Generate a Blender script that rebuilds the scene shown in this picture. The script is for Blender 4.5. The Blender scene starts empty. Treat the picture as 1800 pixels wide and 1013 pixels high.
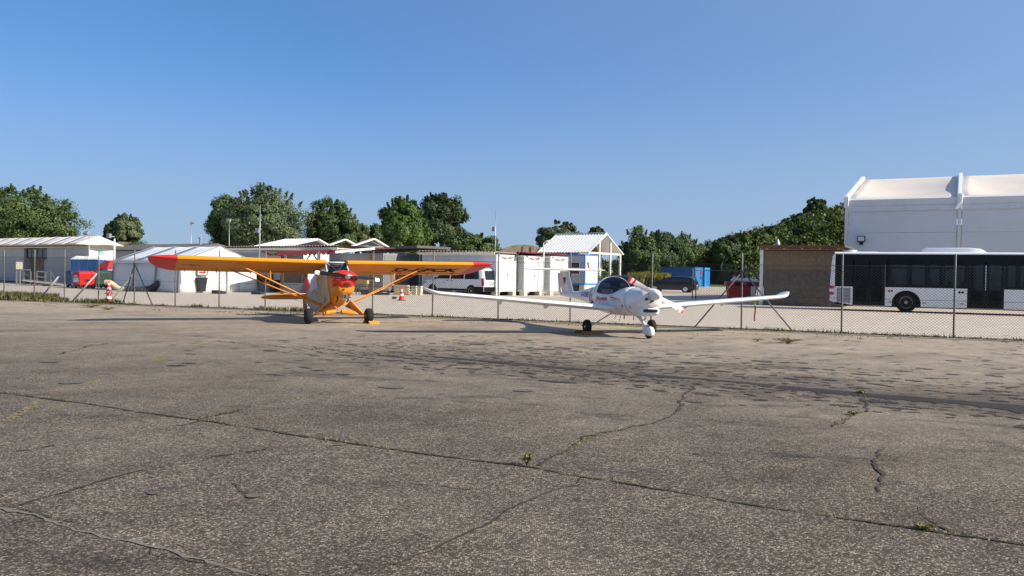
import bpy, bmesh, math, random
import numpy as np
from mathutils import Vector, Matrix

# ------------------------------------------------------------------ camera
PW, PH, F, EYE = 1800.0, 1013.0, 1440.0, 1.5
PITCH, ROLL = 0.01632, 0.017
scene = bpy.context.scene
C = scene.collection
ct, st_ = math.cos(PITCH), math.sin(PITCH)
cr, sr = math.cos(ROLL), math.sin(ROLL)
R0, U0, FW = Vector((1, 0, 0)), Vector((0, st_, ct)), Vector((0, ct, -st_))
RT = R0 * cr + U0 * sr
UP = U0 * cr - R0 * sr
cam = bpy.data.objects.new('camera', bpy.data.cameras.new('camera'))
C.objects.link(cam)
m = Matrix((RT, UP, -FW)).transposed().to_4x4()
m.translation = (0, 0, EYE)
cam.matrix_world = m
cam.data.sensor_width = 36.0
cam.data.lens = F / PW * 36.0
cam.data.clip_end = 3000
cam.data.clip_start = 0.05
scene.camera = cam

# ------------------------------------------------------------------ light
SUN_EL = math.radians(31.0)
SUN_AZ = math.radians(111.5)            # clockwise from +Y
world = bpy.data.worlds.new("World")
scene.world = world
world.use_nodes = True
wn = world.node_tree
sky = wn.nodes.new('ShaderNodeTexSky')
sky.sky_type = 'NISHITA'
sky.sun_disc = False
sky.sun_elevation = SUN_EL
sky.sun_rotation = SUN_AZ
sky.altitude = 0
sky.air_density = 0.7
sky.dust_density = 0.3
sky.ozone_density = 8.0
bg = wn.nodes['Background']
sc1 = wn.nodes.new('ShaderNodeVectorMath'); sc1.operation = 'SCALE'; sc1.inputs['Scale'].default_value = 0.1
gm = wn.nodes.new('ShaderNodeGamma'); gm.inputs[1].default_value = 0.66
tn = wn.nodes.new('ShaderNodeVectorMath'); tn.operation = 'MULTIPLY'; tn.inputs[1].default_value = (6.6, 9.4, 11.8)
wn.links.new(sky.outputs[0], sc1.inputs[0]); wn.links.new(sc1.outputs[0], gm.inputs[0]); wn.links.new(gm.outputs[0], tn.inputs[0])
# thin summer haze low over the horizon, all the way round
tcw = wn.nodes.new('ShaderNodeTexCoord'); sxw = wn.nodes.new('ShaderNodeSeparateXYZ'); wn.links.new(tcw.outputs['Generated'], sxw.inputs[0])
mrw = wn.nodes.new('ShaderNodeMapRange'); mrw.interpolation_type = 'SMOOTHSTEP'
mrw.inputs[1].default_value = 0.0; mrw.inputs[2].default_value = 0.26; mrw.inputs[3].default_value = 0.75; mrw.inputs[4].default_value = 0.0
wn.links.new(sxw.outputs[2], mrw.inputs[0])
hzm = wn.nodes.new('ShaderNodeMixRGB'); hzm.inputs[2].default_value = (3.6, 4.4, 5.6, 1)
wn.links.new(mrw.outputs[0], hzm.inputs[0]); wn.links.new(tn.outputs[0], hzm.inputs[1])
# forward scattering: the air grows paler towards the sun
dtw = wn.nodes.new('ShaderNodeVectorMath'); dtw.operation = 'DOT_PRODUCT'
dtw.inputs[1].default_value = (math.sin(SUN_AZ) * math.cos(SUN_EL), math.cos(SUN_AZ) * math.cos(SUN_EL), math.sin(SUN_EL))
wn.links.new(tcw.outputs['Generated'], dtw.inputs[0])
mr2 = wn.nodes.new('ShaderNodeMapRange'); mr2.inputs[1].default_value = -0.35; mr2.inputs[2].default_value = 1.0; mr2.inputs[3].default_value = 0.0; mr2.inputs[4].default_value = 0.6
wn.links.new(dtw.outputs['Value'], mr2.inputs[0])
fsm = wn.nodes.new('ShaderNodeMixRGB'); fsm.inputs[2].default_value = (5.0, 6.3, 8.2, 1)
wn.links.new(mr2.outputs[0], fsm.inputs[0]); wn.links.new(hzm.outputs[0], fsm.inputs[1])
wn.links.new(fsm.outputs[0], bg.inputs[0])
bg.inputs[1].default_value = 0.06
sun = bpy.data.objects.new('sun', bpy.data.lights.new('sun', 'SUN'))
C.objects.link(sun)
sun.data.energy = 4.6
sun.data.angle = math.radians(0.53)
sun.data.color = (1.0, 0.905, 0.77)
sd = Vector((math.sin(SUN_AZ) * math.cos(SUN_EL), math.cos(SUN_AZ) * math.cos(SUN_EL), math.sin(SUN_EL)))
sun.rotation_euler = sd.to_track_quat('Z', 'Y').to_euler()
sun.location = sd * 60
scene.view_settings.view_transform = 'Standard'
scene.view_settings.look = 'None'
scene.view_settings.exposure = 0.75
scene.view_settings.gamma = 1.0
scene.render.engine = 'CYCLES'
scene.cycles.max_bounces = 8
scene.cycles.transparent_max_bounces = 12
scene.cycles.use_denoising = True

# ------------------------------------------------------------------ survey helpers (a point of the photograph -> a place)
def gz(Y):
    return 0.0 if Y < 60 else min((Y - 60) * 0.009, 1.2)

def ray(px, py):
    dx, dy = px - PW / 2, py - PH / 2
    x = dx * cr + dy * sr
    y = -dx * sr + dy * cr
    return R0 * x - U0 * y + FW * F

def P(px, py, Y):
    r = ray(px, py)
    return Vector((0, 0, EYE)) + r * (Y / r.y)

def G(px, py):
    r = ray(px, py)
    t = -EYE / r.z
    return Vector((0, 0, EYE)) + r * t

def GX(px, Y):
    """ground point in column px at distance Y"""
    z = gz(Y)
    hor = 483 + ROLL * (px - 900)
    p = P(px, hor + (EYE - z) / Y * F, Y)
    return Vector((p.x, Y, z))

def ZZ(px, py, Y):
    return P(px, py, Y).z

# ------------------------------------------------------------------ materials
MATS = {}
def mat(name, col, rough=0.6, metal=0.0, var=0.12, scale=6.0, bump=0.0, bscale=40.0, dirt=0.0, spec=0.5, detail=4.0, coords='Object', stretch=None):
    if name in MATS: return MATS[name]
    mt = bpy.data.materials.new(name); mt.use_nodes = True
    n, l = mt.node_tree.nodes, mt.node_tree.links
    b = n['Principled BSDF']
    b.inputs['Roughness'].default_value = rough
    b.inputs['Metallic'].default_value = metal
    b.inputs['Specular IOR Level'].default_value = spec
    tc = n.new('ShaderNodeTexCoord')
    vec = tc.outputs[coords]
    if stretch:
        mp = n.new('ShaderNodeMapping'); mp.inputs['Scale'].default_value = stretch
        l.new(vec, mp.inputs[0]); vec = mp.outputs[0]
    nz = n.new('ShaderNodeTexNoise'); nz.inputs['Scale'].default_value = scale; nz.inputs['Detail'].default_value = detail
    l.new(vec, nz.inputs['Vector'])
    rp = n.new('ShaderNodeValToRGB')
    lo = [max(0, c * (1 - var)) for c in col]; hi = [min(1, c * (1 + var)) for c in col]
    rp.color_ramp.elements[0].position = 0.3; rp.color_ramp.elements[1].position = 0.7
    rp.color_ramp.elements[0].color = (*lo, 1); rp.color_ramp.elements[1].color = (*hi, 1)
    l.new(nz.outputs['Fac'], rp.inputs[0])
    out = rp.outputs[0]
    if dirt > 0:
        n2 = n.new('ShaderNodeTexNoise'); n2.inputs['Scale'].default_value = scale * 0.35; n2.inputs['Detail'].default_value = 8; n2.inputs['Roughness'].default_value = 0.7
        l.new(vec, n2.inputs['Vector'])
        r2 = n.new('ShaderNodeValToRGB'); r2.color_ramp.elements[0].position = 0.45; r2.color_ramp.elements[1].position = 0.75
        l.new(n2.outputs['Fac'], r2.inputs[0])
        mu = n.new('ShaderNodeMath'); mu.operation = 'MULTIPLY'; mu.inputs[1].default_value = dirt
        l.new(r2.outputs[0], mu.inputs[0])
        mx = n.new('ShaderNodeMixRGB'); mx.inputs[2].default_value = (0.10, 0.085, 0.065, 1)
        l.new(mu.outputs[0], mx.inputs[0]); l.new(out, mx.inputs[1]); out = mx.outputs[0]
    l.new(out, b.inputs['Base Color'])
    if bump > 0:
        n3 = n.new('ShaderNodeTexNoise'); n3.inputs['Scale'].default_value = bscale; n3.inputs['Detail'].default_value = 5
        l.new(vec, n3.inputs['Vector'])
        bp = n.new('ShaderNodeBump'); bp.inputs['Strength'].default_value = bump; bp.inputs['Distance'].default_value = 0.02
        l.new(n3.outputs['Fac'], bp.inputs['Height']); l.new(bp.outputs[0], b.inputs['Normal'])
    MATS[name] = mt
    return mt

def glass_mat(name, tint, see=0.5, rough=0.03):
    """thin glass sheet: part of the light goes straight through, the rest is a dark reflecting pane"""
    if name in MATS: return MATS[name]
    mt = bpy.data.materials.new(name); mt.use_nodes = True
    n, l = mt.node_tree.nodes, mt.node_tree.links
    b = n['Principled BSDF']
    b.inputs['Specular IOR Level'].default_value = 0.4; b.inputs['Base Color'].default_value = (0.006, 0.007, 0.009, 1); b.inputs['Roughness'].default_value = rough
    nz = n.new('ShaderNodeTexNoise'); nz.inputs['Scale'].default_value = 3
    mr = n.new('ShaderNodeMapRange'); mr.inputs[3].default_value = rough; mr.inputs[4].default_value = rough * 2 + 0.01
    l.new(nz.outputs['Fac'], mr.inputs[0]); l.new(mr.outputs[0], b.inputs['Roughness'])
    t = n.new('ShaderNodeBsdfTransparent'); t.inputs[0].default_value = (*tint, 1)
    mx = n.new('ShaderNodeMixShader'); mx.inputs[0].default_value = see
    l.new(b.outputs[0], mx.inputs[1]); l.new(t.outputs[0], mx.inputs[2])
    l.new(mx.outputs[0], n['Material Output'].inputs[0])
    MATS[name] = mt
    return mt

def leaf_mat(name, c1, c2, trans=0.3, c3=None):
    if name in MATS: return MATS[name]
    mt = bpy.data.materials.new(name); mt.use_nodes = True
    n, l = mt.node_tree.nodes, mt.node_tree.links
    n.remove(n['Principled BSDF'])
    at = n.new('ShaderNodeAttribute'); at.attribute_name = 'tone'
    rp = n.new('ShaderNodeValToRGB')
    rp.color_ramp.elements[0].color = (*c1, 1); rp.color_ramp.elements[1].color = (*c2, 1)
    if c3:
        e = rp.color_ramp.elements.new(0.85); e.color = (*c3, 1)
    l.new(at.outputs['Fac'], rp.inputs[0])
    d = n.new('ShaderNodeBsdfDiffuse'); t = n.new('ShaderNodeBsdfTranslucent')
    g = n.new('ShaderNodeBsdfGlossy'); g.inputs['Roughness'].default_value = 0.5; g.inputs[0].default_value = (0.5, 0.5, 0.5, 1)
    l.new(rp.outputs[0], d.inputs[0]); l.new(rp.outputs[0], t.inputs[0])
    mx = n.new('ShaderNodeMixShader'); mx.inputs[0].default_value = trans
    l.new(d.outputs[0], mx.inputs[1]); l.new(t.outputs[0], mx.inputs[2])
    m2 = n.new('ShaderNodeMixShader'); m2.inputs[0].default_value = 0.04
    l.new(mx.outputs[0], m2.inputs[1]); l.new(g.outputs[0], m2.inputs[2])
    l.new(m2.outputs[0], n['Material Output'].inputs[0])
    MATS[name] = mt
    return mt

# ------------------------------------------------------------------ mesh builder
class MB:
    def __init__(s): s.v = []; s.f = []
    def add(s, vs, fs):
        o = len(s.v); s.v += [tuple(v) for v in vs]; s.f += [tuple(i + o for i in f) for f in fs]; return s
    def box(s, x0, x1, y0, y1, z0, z1, M=None):
        vs = [Vector(p) for p in ((x0,y0,z0),(x1,y0,z0),(x1,y1,z0),(x0,y1,z0),(x0,y0,z1),(x1,y0,z1),(x1,y1,z1),(x0,y1,z1))]
        if M: vs = [M @ v for v in vs]
        return s.add(vs, [(0,3,2,1),(4,5,6,7),(0,1,5,4),(1,2,6,5),(2,3,7,6),(3,0,4,7)])
    def bar(s, a, b, w, h=None, up=(0,0,1)):
        """rectangular bar from a to b"""
        a, b = Vector(a), Vector(b); h = h or w
        d = (b - a).normalized(); upv = Vector(up)
        if abs(d.dot(upv)) > 0.98: upv = Vector((0, 1, 0))
        x = d.cross(upv).normalized() * w / 2; y = x.cross(d).normalized() * h / 2
        vs = [a-x-y, a+x-y, a+x+y, a-x+y, b-x-y, b+x-y, b+x+y, b-x+y]
        return s.add(vs, [(0,1,2,3),(7,6,5,4),(0,4,5,1),(1,5,6,2),(2,6,7,3),(3,7,4,0)])
    def tube(s, pts, r, n=8, cap=True):
        """tube through points; r number or list"""
        pts = [Vector(p) for p in pts]
        rs = r if isinstance(r, (list, tuple)) else [r] * len(pts)
        o = len(s.v); prev = None
        for i, p in enumerate(pts):
            d = (pts[min(i+1, len(pts)-1)] - pts[max(i-1, 0)]).normalized()
            if prev is None:
                a = Vector((0,0,1)) if abs(d.z) < 0.9 else Vector((0,1,0))
                x = d.cross(a).normalized()
            else:
                x = (prev - d * prev.dot(d)).normalized()
            prev = x; y = d.cross(x)
            for k in range(n):
                t = 2*math.pi*k/n
                s.v.append(tuple(p + (x*math.cos(t) + y*math.sin(t)) * rs[i]))
        for i in range(len(pts)-1):
            for k in range(n):
                a = o+i*n+k; b = o+i*n+(k+1)%n
                s.f.append((a, b, b+n, a+n))
        if cap:
            s.f.append(tuple(o+k for k in range(n))[::-1])
            s.f.append(tuple(o+(len(pts)-1)*n+k for k in range(n)))
        return s
    def loft(s, rings, closed=True, cap0=True, cap1=True):
        o = len(s.v); n = len(rings[0])
        for r in rings: s.v += [tuple(p) for p in r]
        for i in range(len(rings)-1):
            for k in range(n if closed else n-1):
                a = o+i*n+k; b = o+i*n+(k+1)%n
                s.f.append((a, b, b+n, a+n))
        if closed and cap0: s.f.append(tuple(o+k for k in range(n))[::-1])
        if closed and cap1: s.f.append(tuple(o+(len(rings)-1)*n+k for k in range(n)))
        return s
    def lathe(s, prof, c=(0,0,0), axis='z', n=16):
        """prof: (radius, height) list; revolved about axis through c"""
        rings = []
        for r, h in prof:
            ring = []
            for k in range(n):
                t = 2*math.pi*k/n
                a, b = r*math.cos(t), r*math.sin(t)
                p = {'z': (a, b, h), 'x': (h, a, b), 'y': (a, h, b)}[axis]
                ring.append((c[0]+p[0], c[1]+p[1], c[2]+p[2]))
            rings.append(ring)
        return s.loft(rings)
    def prism(s, poly, x0, x1, axis='x'):
        """extrude a 2D outline along an axis; axis x: poly=(y,z); y: poly=(x,z); z: poly=(x,y)"""
        def q(p, t):
            return {'x': (t, p[0], p[1]), 'y': (p[0], t, p[1]), 'z': (p[0], p[1], t)}[axis]
        return s.loft([[q(p, x0) for p in poly], [q(p, x1) for p in poly]])
    def build(s, name, m, parent=None, smooth=False, kind=None, bevel=0, xf=None, autosmooth=None):
        me = bpy.data.meshes.new(name)
        vs = s.v if xf is None else [tuple(xf(*p)) for p in s.v]
        me.from_pydata(vs, [], s.f)
        bm = bmesh.new(); bm.from_mesh(me)
        bmesh.ops.recalc_face_normals(bm, faces=bm.faces)
        bm.to_mesh(me); bm.free()
        me.materials.append(m)
        o = bpy.data.objects.new(name, me); C.objects.link(o)
        if parent: o.parent = parent
        if smooth:
            me.polygons.foreach_set('use_smooth', [True]*len(me.polygons))
            me.update()
            if autosmooth:
                me.set_sharp_from_angle(angle=math.radians(autosmooth))
        if bevel:
            bv = o.modifiers.new('b', 'BEVEL'); bv.width = bevel; bv.segments = 2; bv.limit_method = 'ANGLE'; bv.angle_limit = math.radians(40)
        if kind: o['kind'] = kind
        return o

def thing(name, label, cat, loc=(0,0,0), rz=0.0, group=None, scale=1.0):
    o = bpy.data.objects.new(name, None); C.objects.link(o)
    o.location = loc; o.rotation_euler = (0, 0, rz); o.scale = (scale,)*3
    o.empty_display_size = 0.2
    return tag(o, label, cat, group)

def tag(o, label=None, cat=None, group=None, kind=None):
    if label: o['label'] = label
    if cat: o['category'] = cat
    if group: o['group'] = group
    if kind: o['kind'] = kind
    return o

def share(name, me, parent, loc=(0,0,0), rot=(0,0,0), scale=(1,1,1)):
    o = bpy.data.objects.new(name, me); C.objects.link(o); o.parent = parent
    o.location = loc; o.rotation_euler = rot; o.scale = scale
    return o

def copy_tree(o, parent=None):
    c = o.copy(); C.objects.link(c)
    if parent: c.parent = parent
    for ch in list(o.children): copy_tree(ch, c)
    return c

def text_mesh(body, size, shear=0.0, bold=0.0):
    cu = bpy.data.curves.new('lettering', 'FONT'); cu.body = body; cu.size = size
    cu.align_x = 'CENTER'; cu.align_y = 'CENTER'; cu.shear = shear; cu.offset = bold
    cu.resolution_u = 3
    o = bpy.data.objects.new('lettering', cu); C.objects.link(o)
    dg = bpy.context.evaluated_depsgraph_get()
    me = bpy.data.meshes.new_from_object(o.evaluated_get(dg))
    bpy.data.objects.remove(o)
    return me

def text_obj(body, size, m, parent, fn, name='lettering', **kw):
    """fn maps flat lettering coordinates (x right, y up) to the local surface"""
    me = text_mesh(body, size, **kw)
    bm = bmesh.new(); bm.from_mesh(me)
    bmesh.ops.triangulate(bm, faces=bm.faces)
    for it in range(2):
        ed = [e for e in bm.edges if e.calc_length() > size * 0.3]
        if ed: bmesh.ops.subdivide_edges(bm, edges=ed, cuts=1)
        bmesh.ops.triangulate(bm, faces=bm.faces)
    for v in bm.verts: v.co = Vector(fn(v.co.x, v.co.y))
    bm.to_mesh(me); bm.free()
    me.materials.clear(); me.materials.append(m)
    o = bpy.data.objects.new(name, me); C.objects.link(o); o.parent = parent
    return o

RND = random.Random(7)
SITE = math.radians(-35.1)              # yard grid: local x runs right and nearer, local y right and farther
AX = Vector((math.cos(SITE), math.sin(SITE), 0)); AY = Vector((-math.sin(SITE), math.cos(SITE), 0))
HANG = math.radians(-28.6)
def lx(c, px, ax=None, py=480):
    """distance from c along direction ax at which the column px of the photograph is reached"""
    ax = AX if ax is None else ax
    r = ray(px, py); k = r.x/r.y
    return (k*c[1] - c[0])/(ax.x - k*ax.y)

# common materials
M_black = mat('rubber', (0.010, 0.010, 0.011), 0.9, var=0.2, bump=0.3)
M_dark = mat('dark_metal', (0.03, 0.032, 0.035), 0.5, var=0.2)
M_steel = mat('galvanised_steel', (0.33, 0.34, 0.35), 0.45, 0.7, var=0.15, scale=20)
M_post = mat('weathered_post', (0.13, 0.13, 0.13), 0.6, 0.3, var=0.25, scale=10)
M_white = mat('white_paint', (0.80, 0.80, 0.79), 0.45, var=0.03, dirt=0.08)
M_whitem = mat('white_metal', (0.76, 0.77, 0.78), 0.4, var=0.03, dirt=0.12)
M_red = mat('red_paint', (0.62, 0.02, 0.015), 0.4, var=0.08)
M_conc = mat('concrete', (0.42, 0.39, 0.34), 0.9, var=0.15, bump=0.3)
M_wood = mat('planed_wood', (0.42, 0.27, 0.13), 0.75, var=0.25, scale=8, stretch=(1, 1, 6))
M_brownwood = mat('brown_wood', (0.09, 0.045, 0.025), 0.75, var=0.25)
M_glassdark = mat('dark_glass', (0.012, 0.014, 0.018), 0.08, var=0.1, spec=0.8)
# ------------------------------------------------------------------ ground
def asphalt(nm='asphalt', tint=(1.03, 0.955, 0.86)):
    mt = bpy.data.materials.new(nm); mt.use_nodes = True
    n, l = mt.node_tree.nodes, mt.node_tree.links
    b = n['Principled BSDF']; b.inputs['Roughness'].default_value = 0.9; b.inputs['Specular IOR Level'].default_value = 0.25
    tc = n.new('ShaderNodeTexCoord')
    def noise(scale, detail=3, rough=0.5, vec=None, stretch=None, rot=0):
        z = n.new('ShaderNodeTexNoise'); z.inputs['Scale'].default_value = scale; z.inputs['Detail'].default_value = detail; z.inputs['Roughness'].default_value = rough
        v = vec or tc.outputs['Object']
        if stretch:
            mp = n.new('ShaderNodeMapping'); mp.vector_type = 'TEXTURE'; mp.inputs['Scale'].default_value = stretch; mp.inputs['Rotation'].default_value = (0, 0, rot)
            l.new(v, mp.inputs[0]); v = mp.outputs[0]
        l.new(v, z.inputs['Vector']); return z.outputs['Fac']
    def ramp(fac, p0, c0, p1, c1):
        r = n.new('ShaderNodeValToRGB'); e = r.color_ramp.elements
        e[0].position = p0; e[1].position = p1; e[0].color = (*c0, 1); e[1].color = (*c1, 1)
        l.new(fac, r.inputs[0]); return r.outputs[0]
    def mix(fac, a, c, blend='MIX'):
        x = n.new('ShaderNodeMixRGB'); x.blend_type = blend
        for i, v in ((0, fac), (1, a), (2, c)):
            if isinstance(v, (int, float)): x.inputs[i].default_value = v
            elif isinstance(v, tuple): x.inputs[i].default_value = (*v, 1)
            else: l.new(v, x.inputs[i])
        return x.outputs[0]
    def math_(op, a, c=None, clamp=False):
        x = n.new('ShaderNodeMath'); x.operation = op; x.use_clamp = clamp
        for i, v in ((0, a), (1, c)):
            if v is None: continue
            if isinstance(v, (int, float)): x.inputs[i].default_value = v
            else: l.new(v, x.inputs[i])
        return x.outputs[0]
    # aggregate: stones of varied tone in a dark binder
    vo = n.new('ShaderNodeTexVoronoi'); vo.inputs['Scale'].default_value = 78; l.new(tc.outputs['Object'], vo.inputs['Vector'])
    sp = n.new('ShaderNodeSeparateColor'); l.new(vo.outputs['Color'], sp.inputs[0])
    stone = ramp(math_('POWER', sp.outputs[0], 2.0), 0.0, (0.026, 0.023, 0.019), 1.0, (0.52, 0.475, 0.41))
    bright = ramp(sp.outputs[1], 0.955, (0, 0, 0), 0.98, (1, 1, 1))
    stone = mix(bright, stone, (0.62, 0.58, 0.51))
    binder = ramp(vo.outputs['Distance'], 0.35, (0, 0, 0), 0.75, (1, 1, 1))
    col = mix(math_('MULTIPLY', binder, 0.85), stone, (0.05, 0.046, 0.042))
    fine = noise(170, 2, 0.6)
    col = mix(0.18, col, ramp(fine, 0.35, (0.095, 0.086, 0.074), 0.68, (0.235, 0.212, 0.183)))
    # far part of the apron is paler
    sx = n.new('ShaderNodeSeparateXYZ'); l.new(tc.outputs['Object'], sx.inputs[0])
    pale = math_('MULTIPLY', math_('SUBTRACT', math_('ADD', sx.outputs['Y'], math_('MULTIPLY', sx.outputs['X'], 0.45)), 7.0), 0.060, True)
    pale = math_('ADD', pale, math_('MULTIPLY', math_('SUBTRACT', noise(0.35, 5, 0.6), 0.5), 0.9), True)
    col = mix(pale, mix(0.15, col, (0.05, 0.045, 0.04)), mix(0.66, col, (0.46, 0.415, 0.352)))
    # broad blotches
    big = ramp(noise(0.8, 9, 0.72), 0.3, (0.78, 0.78, 0.80), 0.7, (1.12, 1.10, 1.07))
    col = mix(1.0, col, big, 'MULTIPLY')
    mid = ramp(noise(3.2, 5, 0.6), 0.34, (0.87, 0.87, 0.87), 0.7, (1.08, 1.08, 1.07))
    col = mix(1.0, col, mid, 'MULTIPLY')
    # old tar band and scattered tar remains, running slightly across
    ang = math.atan2(-6.2, 10.2)
    mp = n.new('ShaderNodeMapping'); mp.vector_type = 'TEXTURE'; mp.inputs['Location'].default_value = (-3.84, 16.3, 0); mp.inputs['Rotation'].default_value = (0, 0, ang)
    l.new(tc.outputs['Object'], mp.inputs[0])
    s2 = n.new('ShaderNodeSeparateXYZ'); l.new(mp.outputs[0], s2.inputs[0])
    across = math_('ADD', s2.outputs['Y'], math_('MULTIPLY', math_('SUBTRACT', noise(0.45, 7, 0.7), 0.5), 0.55))
    dist = math_('ABSOLUTE', across)
    start = math_('MULTIPLY', math_('SUBTRACT', s2.outputs['X'], 0.5), 0.6, True)
    near = math_('SUBTRACT', 1.0, math_('MULTIPLY', across, -1.0), True)
    edge = math_('SUBTRACT', 1.0, math_('MULTIPLY', math_('SUBTRACT', across, 0.06), 9.0), True)
    core = math_('MULTIPLY', near, edge)
    halo = math_('SUBTRACT', 1.0, math_('MULTIPLY', dist, 0.42), True)
    halo2 = math_('SUBTRACT', 1.0, math_('MULTIPLY', dist, 0.15), True)
    st1 = noise(0.85, 8, 0.74, stretch=(1.7, 0.8, 1), rot=ang * 0.5)
    st2 = noise(1.6, 8, 0.8, stretch=(1.5, 0.6, 1), rot=0.1)
    t1 = math_('MULTIPLY', math_('SUBTRACT', math_('ADD', math_('MULTIPLY', core, 0.46), math_('MULTIPLY', st1, 1.0)), 0.57), 12, True)
    t2 = math_('MULTIPLY', math_('SUBTRACT', math_('ADD', math_('MULTIPLY', halo, 0.20), st2), 0.585), 14, True)
    t3 = math_('MULTIPLY', math_('SUBTRACT', math_('ADD', math_('MULTIPLY', halo2, 0.11), st1), 0.60), 18, True)
    tar = math_('MULTIPLY', math_('MAXIMUM', math_('MAXIMUM', t1, t2), t3), math_('MULTIPLY', start, 0.8))
    tar2 = math_('MULTIPLY', tar, 0.78)
    col = mix(tar2, col, mix(1.0, mix(0.35, col, (0.115, 0.11, 0.105)), (0.40, 0.41, 0.44), 'MULTIPLY'))
    # oil and rubber smudges
    sm = ramp(noise(0.42, 5, 0.55, stretch=(1.6, 0.6, 1), rot=0.5), 0.50, (1, 1, 1), 0.66, (0.76, 0.73, 0.71))
    col = mix(1.0, col, sm, 'MULTIPLY')
    col = mix(1.0, col, tint, 'MULTIPLY')
    l.new(col, b.inputs['Base Color'])
    bp = n.new('ShaderNodeBump'); bp.inputs['Strength'].default_value = 0.75; bp.inputs['Distance'].default_value = 0.006
    l.new(math_('ADD', math_('MULTIPLY', vo.outputs['Distance'], -1.0), fine), bp.inputs['Height'])
    l.new(bp.outputs[0], b.inputs['Normal'])
    return mt

A0 = G(0, 527); A1 = G(1800, 600)      # fence line
A0.z = A1.z = 0
FD = (A1 - A0).normalized()            # along the fence, to the right
FN = Vector((FD.y, -FD.x, 0)) * -1     # away from the camera
if FN.y < 0: FN = -FN
def FL(s, off=0.0, z=0.0):
    p = A0 + FD * s + FN * off; return Vector((p.x, p.y, z))

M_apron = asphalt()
M_yard = mat('yard_concrete', (0.50, 0.43, 0.345), 0.9, var=0.10, scale=1.2, bump=0.2, bscale=60, dirt=0.10, detail=9)
M_field = mat('dry_field', (0.11, 0.12, 0.045), 0.95, var=0.4, scale=0.5, detail=10)

def sheet(name, pts, m, z, kind='structure'):
    b = MB(); b.add([(p[0], p[1], (p[2] if len(p) > 2 else 0) + z) for p in pts], [tuple(range(len(pts)))])
    return b.build(name, m, kind=kind)
g = MB()
ys = [-60, 60, 100, 193, 2200]
for x in (-2200, 2200):
    for y in ys: g.v.append((x, y, gz(y) - 0.012))
for i in range(4): g.f.append((i, i+1, i+6, i+5))
g.build('ground', M_field, kind='structure')
a, b_, c_, d_ = FL(-60), FL(110), FL(110, -75), FL(-60, -75)
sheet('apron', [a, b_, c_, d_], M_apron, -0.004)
yd = MB()
y0a, y0b = FL(-60), FL(110)
rows = [[(y0a.x, y0a.y, 0), (y0b.x, y0b.y, 0)], [(-110, 60.0, 0), (110, 60.0, 0)], [(-110, 104, gz(104)), (110, 104, gz(104))]]
for r in rows: yd.v += [(p[0], p[1], p[2]) for p in r]
yd.f += [(0, 1, 3, 2), (2, 3, 5, 4)]
yd.build('yard', M_yard, kind='structure')

# cracks: dark open joints that wander, with ragged width
M_crack = mat('crack_soil', (0.034, 0.028, 0.018), 1.0, var=0.4, scale=20)
M_crack2 = mat('pale_patch', (0.17, 0.155, 0.135), 0.95, var=0.25, scale=60, bump=0.5, bscale=200)
def crack(pp, w0, w1, seed, jag=0.035, dens=0.9, m=None, z=0.0030, gap=0.0):
    r = random.Random(seed)
    pts = [G(*q) for q in pp]
    fine = []
    for i in range(len(pts)-1):
        L = (pts[i+1]-pts[i]).length
        k = max(2, int(L/0.06))
        for j in range(k): fine.append(pts[i].lerp(pts[i+1], j/k))
    fine.append(pts[-1])
    off = 0; b = MB(); prev = None; open_ = True
    for i, p in enumerate(fine):
        d = fine[min(i+1, len(fine)-1)] - fine[max(i-1, 0)]; d.z = 0
        if d.length < 1e-6: continue
        d.normalize(); nn = Vector((-d.y, d.x, 0))
        off = off*0.85 + r.uniform(-1, 1)*jag
        f = i/len(fine)
        w = (w0 + (w1-w0)*f) * r.uniform(0.2, 1.35)*(0.35+0.65*abs(math.sin(i*.11+seed)))
        if r.random() < gap: open_ = not open_
        q = p + nn*off
        cur = (q - nn*w/2, q + nn*w/2)
        if prev and open_:
            o = len(b.v)
            b.v += [(v.x, v.y, z) for v in (prev[0], prev[1], cur[1], cur[0])]
            b.f.append((o, o+1, o+2, o+3))
        prev = cur
    return b.build('pavement_crack', m or M_crack, kind='structure'), fine
CR = [
 ([(0,690),(120,706),(230,722),(350,738),(480,758),(620,780),(780,802),(925,822),(1010,837),(1130,855),(1280,880),(1430,903),(1560,923),(1700,942),(1800,958),(1900,975)], .06, .03, .012, 0.0),
 ([(350,738),(430,718),(500,706),(580,692)], .045, .02, .02, .06),
 ([(945,818),(1010,786),(1040,769),(1100,752),(1165,742),(1192,725),(1198,705),(1217,678)], .03, .035, .03, 0),
 ([(1017,840),(1010,850),(950,872),(900,893),(850,920),(760,965),(690,995),(630,1025)], .03, .02, .015, 0),
 ([(-40,880),(80,905),(180,940),(270,960),(370,985),(480,1016)], .010, .010, .018, .05),
 ([(40,888),(120,865),(240,832),(350,808),(470,790),(620,782)], .035, .028, .02, .10),
 ([(350,740),(240,762),(120,778),(0,800)], .035, .025, .02, .12),
 ([(1550,790),(1545,820),(1548,835),(1535,850),(1530,862)], .035, .03, .03, 0),
 ([(1220,797),(1300,808),(1400,825),(1545,843)], .028, .032, .02, .12),
 ([(1518,690),(1520,700),(1515,720),(1495,733),(1460,750)], .05, .02, .04, 0),
 ([(1612,890),(1625,910),(1650,925),(1665,934)], .018, .03, .02, 0),
 ([(380,600),(520,612),(640,622),(800,632)], .05, .02, .05, .10),
 ([(410,850),(430,865),(455,873),(490,880)], .012, .012, .02, 0),
 ([(900,893),(880,875),(830,862),(700,850),(560,842)], .015, .015, .02, .15),
 ([(100,625),(160,608),(260,600)], .03, .02, .04, .2),
 ([(1060,600),(1120,592),(1300,596),(1480,612)], .04, .03, .05, .2),
]
CRF = []
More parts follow.
